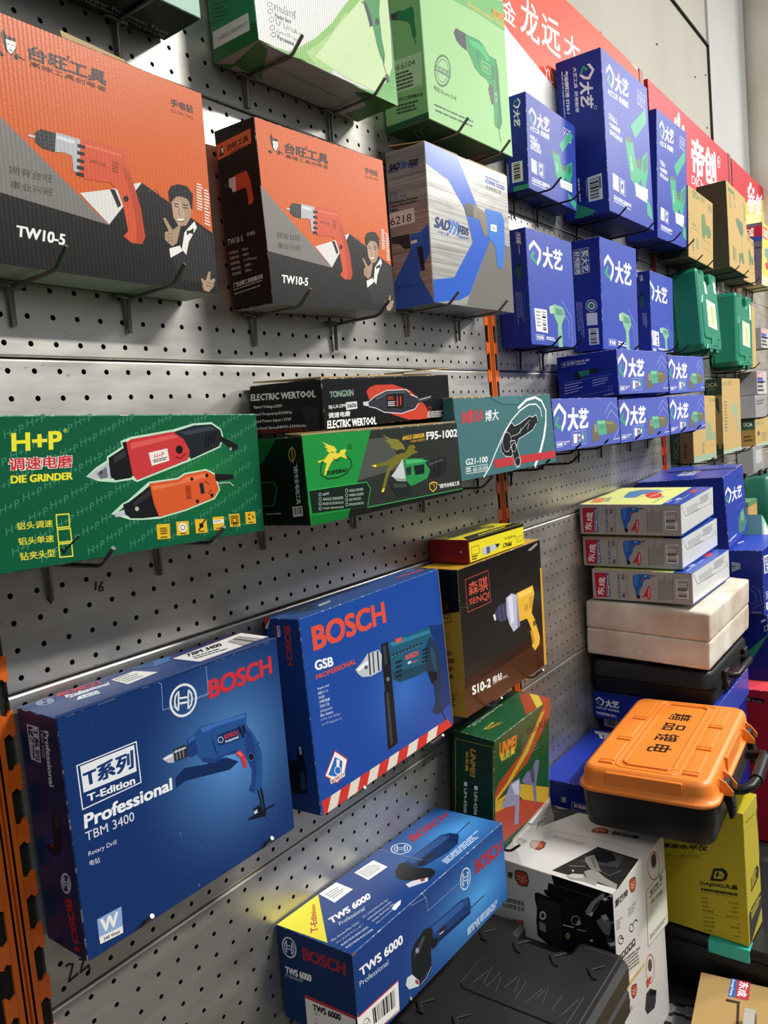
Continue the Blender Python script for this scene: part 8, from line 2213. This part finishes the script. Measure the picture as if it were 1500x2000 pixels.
# low black case with turquoise latches
M_teal = plain('turquoise_plastic', '2fae9c', .35)
t = empty('tool_case', 'large black case with turquoise latches under the yellow laser level box', 'tool case', (1105, -214, -1113))
mb = MB(); L = rounded(300, 424, 1, 22); skin(mb, [L(10, 0), L(4, 6), L(0, 60), L(0, 84), L(3, 90)], M_abs); mb.build('lower_shell', t)
mb = MB(); skin(mb, [L(3, 91), L(0, 94), L(0, 104), L(5, 111)], M_abs); mb.build('upper_shell', t)
for y0, y1 in ((-154, -86), (66, 134)):
    mb = MB(); mb.prism([(-151, 109), (-126, 109.4), (-126, 112), (-153, 112), (-155, 96), (-155, 90), (-151, 90)], y0, y1, M_teal, 'y', 1.5); o = mb.build('latch', t); o['label'] = 'turquoise latch'
mb = MB(); mb.prism([(-100, 108), (-42, 108), (-42, 112), (-100, 112)], -222, -208, M_teal, 'y', 1.5); mb.box(-100, -42, -223, -212, 84, 112, M_teal, 2); mb.build('latch', t)['label'] = 'turquoise latch'
mb = MB(); mb.prism([(-146, 60), (-104, 60), (-114, 106), (-136, 106)], -226, -206, M_abs2, 'y', 4); mb.build('corner_foot', t)
# grey notched metal rails lying on the deck
for i, (x, y, a) in enumerate(((905, -285, 14), (880, -312, 10))):
    mb = MB(); mb.box(-70, 70, -7, 7, 0, 3, plain('grey_rail', '8d8f92', .45, .5), .4)
    for k in (-45, -5, 38): mb.box(k - 10, k + 10, -11, 11, 0, 3.2, plain('grey_rail', '8d8f92', .45, .5), .4)
    o = mb.build('notched_rail'); o.location = P(x, y, -1114 + 0); o.rotation_euler.z = math.radians(a - 90); tag(o, ('grey notched metal rail lying beside the bottom white box', 'grey notched metal rail lying next to the kraft box with the handle')[i], 'metal rail')
# dark blow-moulded case at the bottom, chevron ribs on its lid
b = empty('tool_case', 'dark grey plastic case with raised chevrons below the long blue grinder box', 'tool case', (530, -150, -952))
xr, yf, yb, xl = 142, -122, 138, -140
out = [(xl + 14, yf), (xr - 16, yf), (xr, yf + 16), (xr, -48), (xr - 8, -40), (xr - 34, -40), (xr - 40, -34), (xr - 40, 40), (xr - 34, 46), (xr - 8, 46), (xr, 54), (xr, yb - 16), (xr - 16, yb), (xl + 14, yb), (xl, yb - 14), (xl, yf + 14)]
mb = MB(); mb.prism(out, 42, 82, M_abs2, 'z', 7); mb.build('upper_shell', b)
mb = MB(); mb.prism([(x * .99, y * .99) for x, y in out], 0, 41, M_abs2, 'z', 5); mb.build('lower_shell', b)
mb = MB(); mb.box(xr - 44, xr - 4, -46, 52, 10, 62, M_abs, 4); mb.build('handle', b)
mb = MB(); mb.prism([(-30, -96), (28, -96), (36, -88), (36, 58), (28, 66), (-30, 66), (-38, 58), (-38, -88)], 81.8, 83.6, M_abs2, 'z', 1.2)
rs = random.Random(4)
for k in range(12):                                           # faint embossed strokes
    y_, a_, b_ = 52 - k * 12 + rs.uniform(-4, 4), rs.uniform(-24, -6), rs.uniform(4, 24); t_ = rs.uniform(-9, 9)
    mb.tube([(a_, y_, 83.5), (b_, y_ + t_, 83.5)], .45, plain('scuffed_plastic', '4a4a48', .6), 4)
for x0 in (-92, 84):
    for y0 in (88, 30, -30, -88):
        mb.prism([(x0 - 16, y0 - 2), (x0, y0 + 12), (x0 + 16, y0 - 2), (x0 + 16, y0 - 10), (x0, y0 + 3), (x0 - 16, y0 - 10)], 81.8, 85, M_abs2, 'z', 1)
mb.tube([(xr - 14, yf + 14, 82.2), (xr - 14, -54, 82.2)], .7, plain('scuffed_plastic', '5d5d5a', .6), 5); mb.tube([(xr - 14, yf + 14, 82.2), (-120, yf + 14, 82.2)], .7, plain('scuffed_plastic', '5d5d5a', .6), 5); mb.build('chevron_relief', b)
b2 = empty('tool_case', 'second dark plastic case lying underneath the chevron case', 'tool case', (500, -148, -1113)); mb = MB(); L = rounded(300, 262, 1, 22); skin(mb, [L(8, 0), L(0, 10), L(0, 76), L(-2, 78), L(-2, 84), L(0, 86), L(0, 150), L(8, 160)], M_abs2); mb.build('shell', b2); mb = MB(); mb.box(-154, -146, -60, 60, 60, 110, M_abs, 3); mb.build('handle', b2)
# orange and black toolbox
M_ot = plain('orange_plastic', 'e6812c', .42, bump=.18, bscale=600)
TX, TY, TZ, TYAW = (1003, -238, -763, 3.6)
tb = empty('toolbox', 'orange and black plastic toolbox with black lettering on its lid', 'toolbox', (TX, TY, TZ), (0, 0, TYAW))
TW, TD = 372, 218
L = rounded(TW, TD, 1, 30, 6)
mb = MB(); skin(mb, [L(13, -3), L(7, 2), L(4, 30), L(2, 58), L(2, 62)], M_abs); mb.build('base', tb)
mb = MB(); skin(mb, [L(-1.5, 62.5), L(-3, 64), L(-3, 68), L(-1, 69.5), L(2, 70), L(5, 80), L(6, 92), L(9, 98), L(15, 101)], M_ot)
for x0, x1, y0, y1 in ((-TW / 2 + 12, TW / 2 - 12, TD / 2 - 62, TD / 2 - 22), (-TW / 2 + 12, TW / 2 - 12, -TD / 2 + 22, -TD / 2 + 60)):
    for i in (-1, 0, 1):
        xc = (x0 + x1) / 2 + i * 105; yc = (y0 + y1) / 2
        mb.prism([(xc - 50, yc - 7), (xc - 44, yc - 10), (xc + 44, yc - 10), (xc + 50, yc - 7), (xc + 50, yc + 7), (xc + 44, yc + 10), (xc - 44, yc + 10), (xc - 50, yc + 7)], 100, 102.6, M_ot, 'z', 1.2)
        for e in (-48, -38): mb.prism([(xc + e - 3, yc - 12), (xc + e + 3, yc - 12), (xc + e + 3, yc + 12), (xc + e - 3, yc + 12)], 100, 104, M_ot, 'z', 1)
def frame(mb, x0, x1, y0, y1, w, z, h):
    c = 10; o_ = [(x0 + c, y0), (x1 - c, y0), (x1, y0 + c), (x1, y1 - c), (x1 - c, y1), (x0 + c, y1), (x0, y1 - c), (x0, y0 + c)]
    for i in range(8):
        a, d_ = Vector(o_[i]), Vector(o_[(i + 1) % 8]); t_ = (d_ - a).normalized(); n_ = Vector((-t_.y, t_.x)) * w; a -= t_ * .8; d_ += t_ * .8
        mb.prism([tuple(a), tuple(d_), tuple(d_ + n_), tuple(a + n_)], z, z + h, M_ot, 'z', .8)
frame(mb, -TW / 2 + 34, TW / 2 - 34, -42, 42, 4, 100.5, 3.4); frame(mb, -TW / 2 + 22, TW / 2 - 22, -52, 52, 3, 100.2, 2)
mb.prism([(-TW / 2 + 3.6, -60), (-TW / 2 + 9, -60), (-TW / 2 + 9, 60), (-TW / 2 + 3.6, 60)], 71, 97, M_ot, 'z', 1); mb.prism([(-60, -TD / 2 + 2), (60, -TD / 2 + 2), (60, -TD / 2 + 9), (-60, -TD / 2 + 9)], 71, 98, M_ot, 'z', 1); mb.build('lid', tb)
mb = MB(); ik = ink('1d1510', .5)
for i, ch in enumerate('精品锂电'):
    vs, fs = glyphs(ch); xc = 88 - i * 52; mb.geo([(xc + 17 - u * 34, -19 + v * 38, 101.25) for u, v in vs], fs, ik)
    mb.geo([(xc + 17 - u * 34 + 1.2, -19 + v * 38 + .6, 101.27) for u, v in vs], fs, ik)
mb.build('lid_lettering', tb)['label'] = 'black lettering'
for sx in (-1, 1):
    x = sx * 112
    for e in (-17, 15):
        mb = MB(); mb.prism([(-TD / 2 - 16, 64), (-TD / 2 + 2, 64), (-TD / 2 + 4, 92), (-TD / 2 - 6, 86), (-TD / 2 - 17, 72)], x + e, x + e + 3, M_ot, 'x', .6)
        mb.build('latch_guard', tb)['label'] = 'orange latch guard'
    mb = MB(); mb.prism([(-TD / 2 - 3, 84), (-TD / 2 - 9, 82), (-TD / 2 - 15, 50), (-TD / 2 - 15, 26), (-TD / 2 - 9, 24), (-TD / 2 - 3, 50)], x - 13, x + 13, M_abs, 'x', 1.5)
    for k in range(4): mb.box(x - 8, x + 8, -TD / 2 - 16.5, -TD / 2 - 14, 30 + k * 6, 33 + k * 6, M_abs, .5)
    mb.build('latch', tb)
    mb = MB(); mb.box(sx * 70 - 9, sx * 70 + 9, TD / 2 - 2, TD / 2 + 9, 58, 76, M_ot, 2); mb.build('hinge', tb)
mb = MB(); mb.prism([(-TD / 2 - 6, 34), (-TD / 2 + 6, 34), (-TD / 2 + 6, 62), (-TD / 2 - 6, 62)], -92, 92, M_abs, 'x', 2); mb.build('front_rib', tb)
mb = MB(); mb.tube([(-76, -TD / 2 - 2, 50), (-76, -TD / 2 - 22, 54), (-68, -TD / 2 - 34, 58), (-50, -TD / 2 - 38, 60), (50, -TD / 2 - 38, 60), (68, -TD / 2 - 34, 58), (76, -TD / 2 - 22, 54), (76, -TD / 2 - 2, 50)], 8, M_abs, 12)
mb.tube([(-46, -TD / 2 - 38, 60), (46, -TD / 2 - 38, 60)], 10.5, M_abs, 12); mb.build('handle', tb)
for k, (z, s_) in enumerate(((16, 1),)):
    mb = MB(); mb.face([(-TW / 2 + 9.4, -20, 34), (-TW / 2 + 9.4, -95, 26), (-TW / 2 + 14.2, -90, 8), (-TW / 2 + 11.5, -30, 22)], plain('scuff', '3a3a38', .8)); mb.build('scuff_mark', tb)
# red carton seen at the lower left edge
mb = MB(); mb.box(0, 60, -30, -3, 0, 290, card('9c1c30'), 1); o = mb.build('tool_box'); o.location = P(-165, -30, -890); tag(o, 'dark red box edge at the lower left border beside the orange upright', BX)
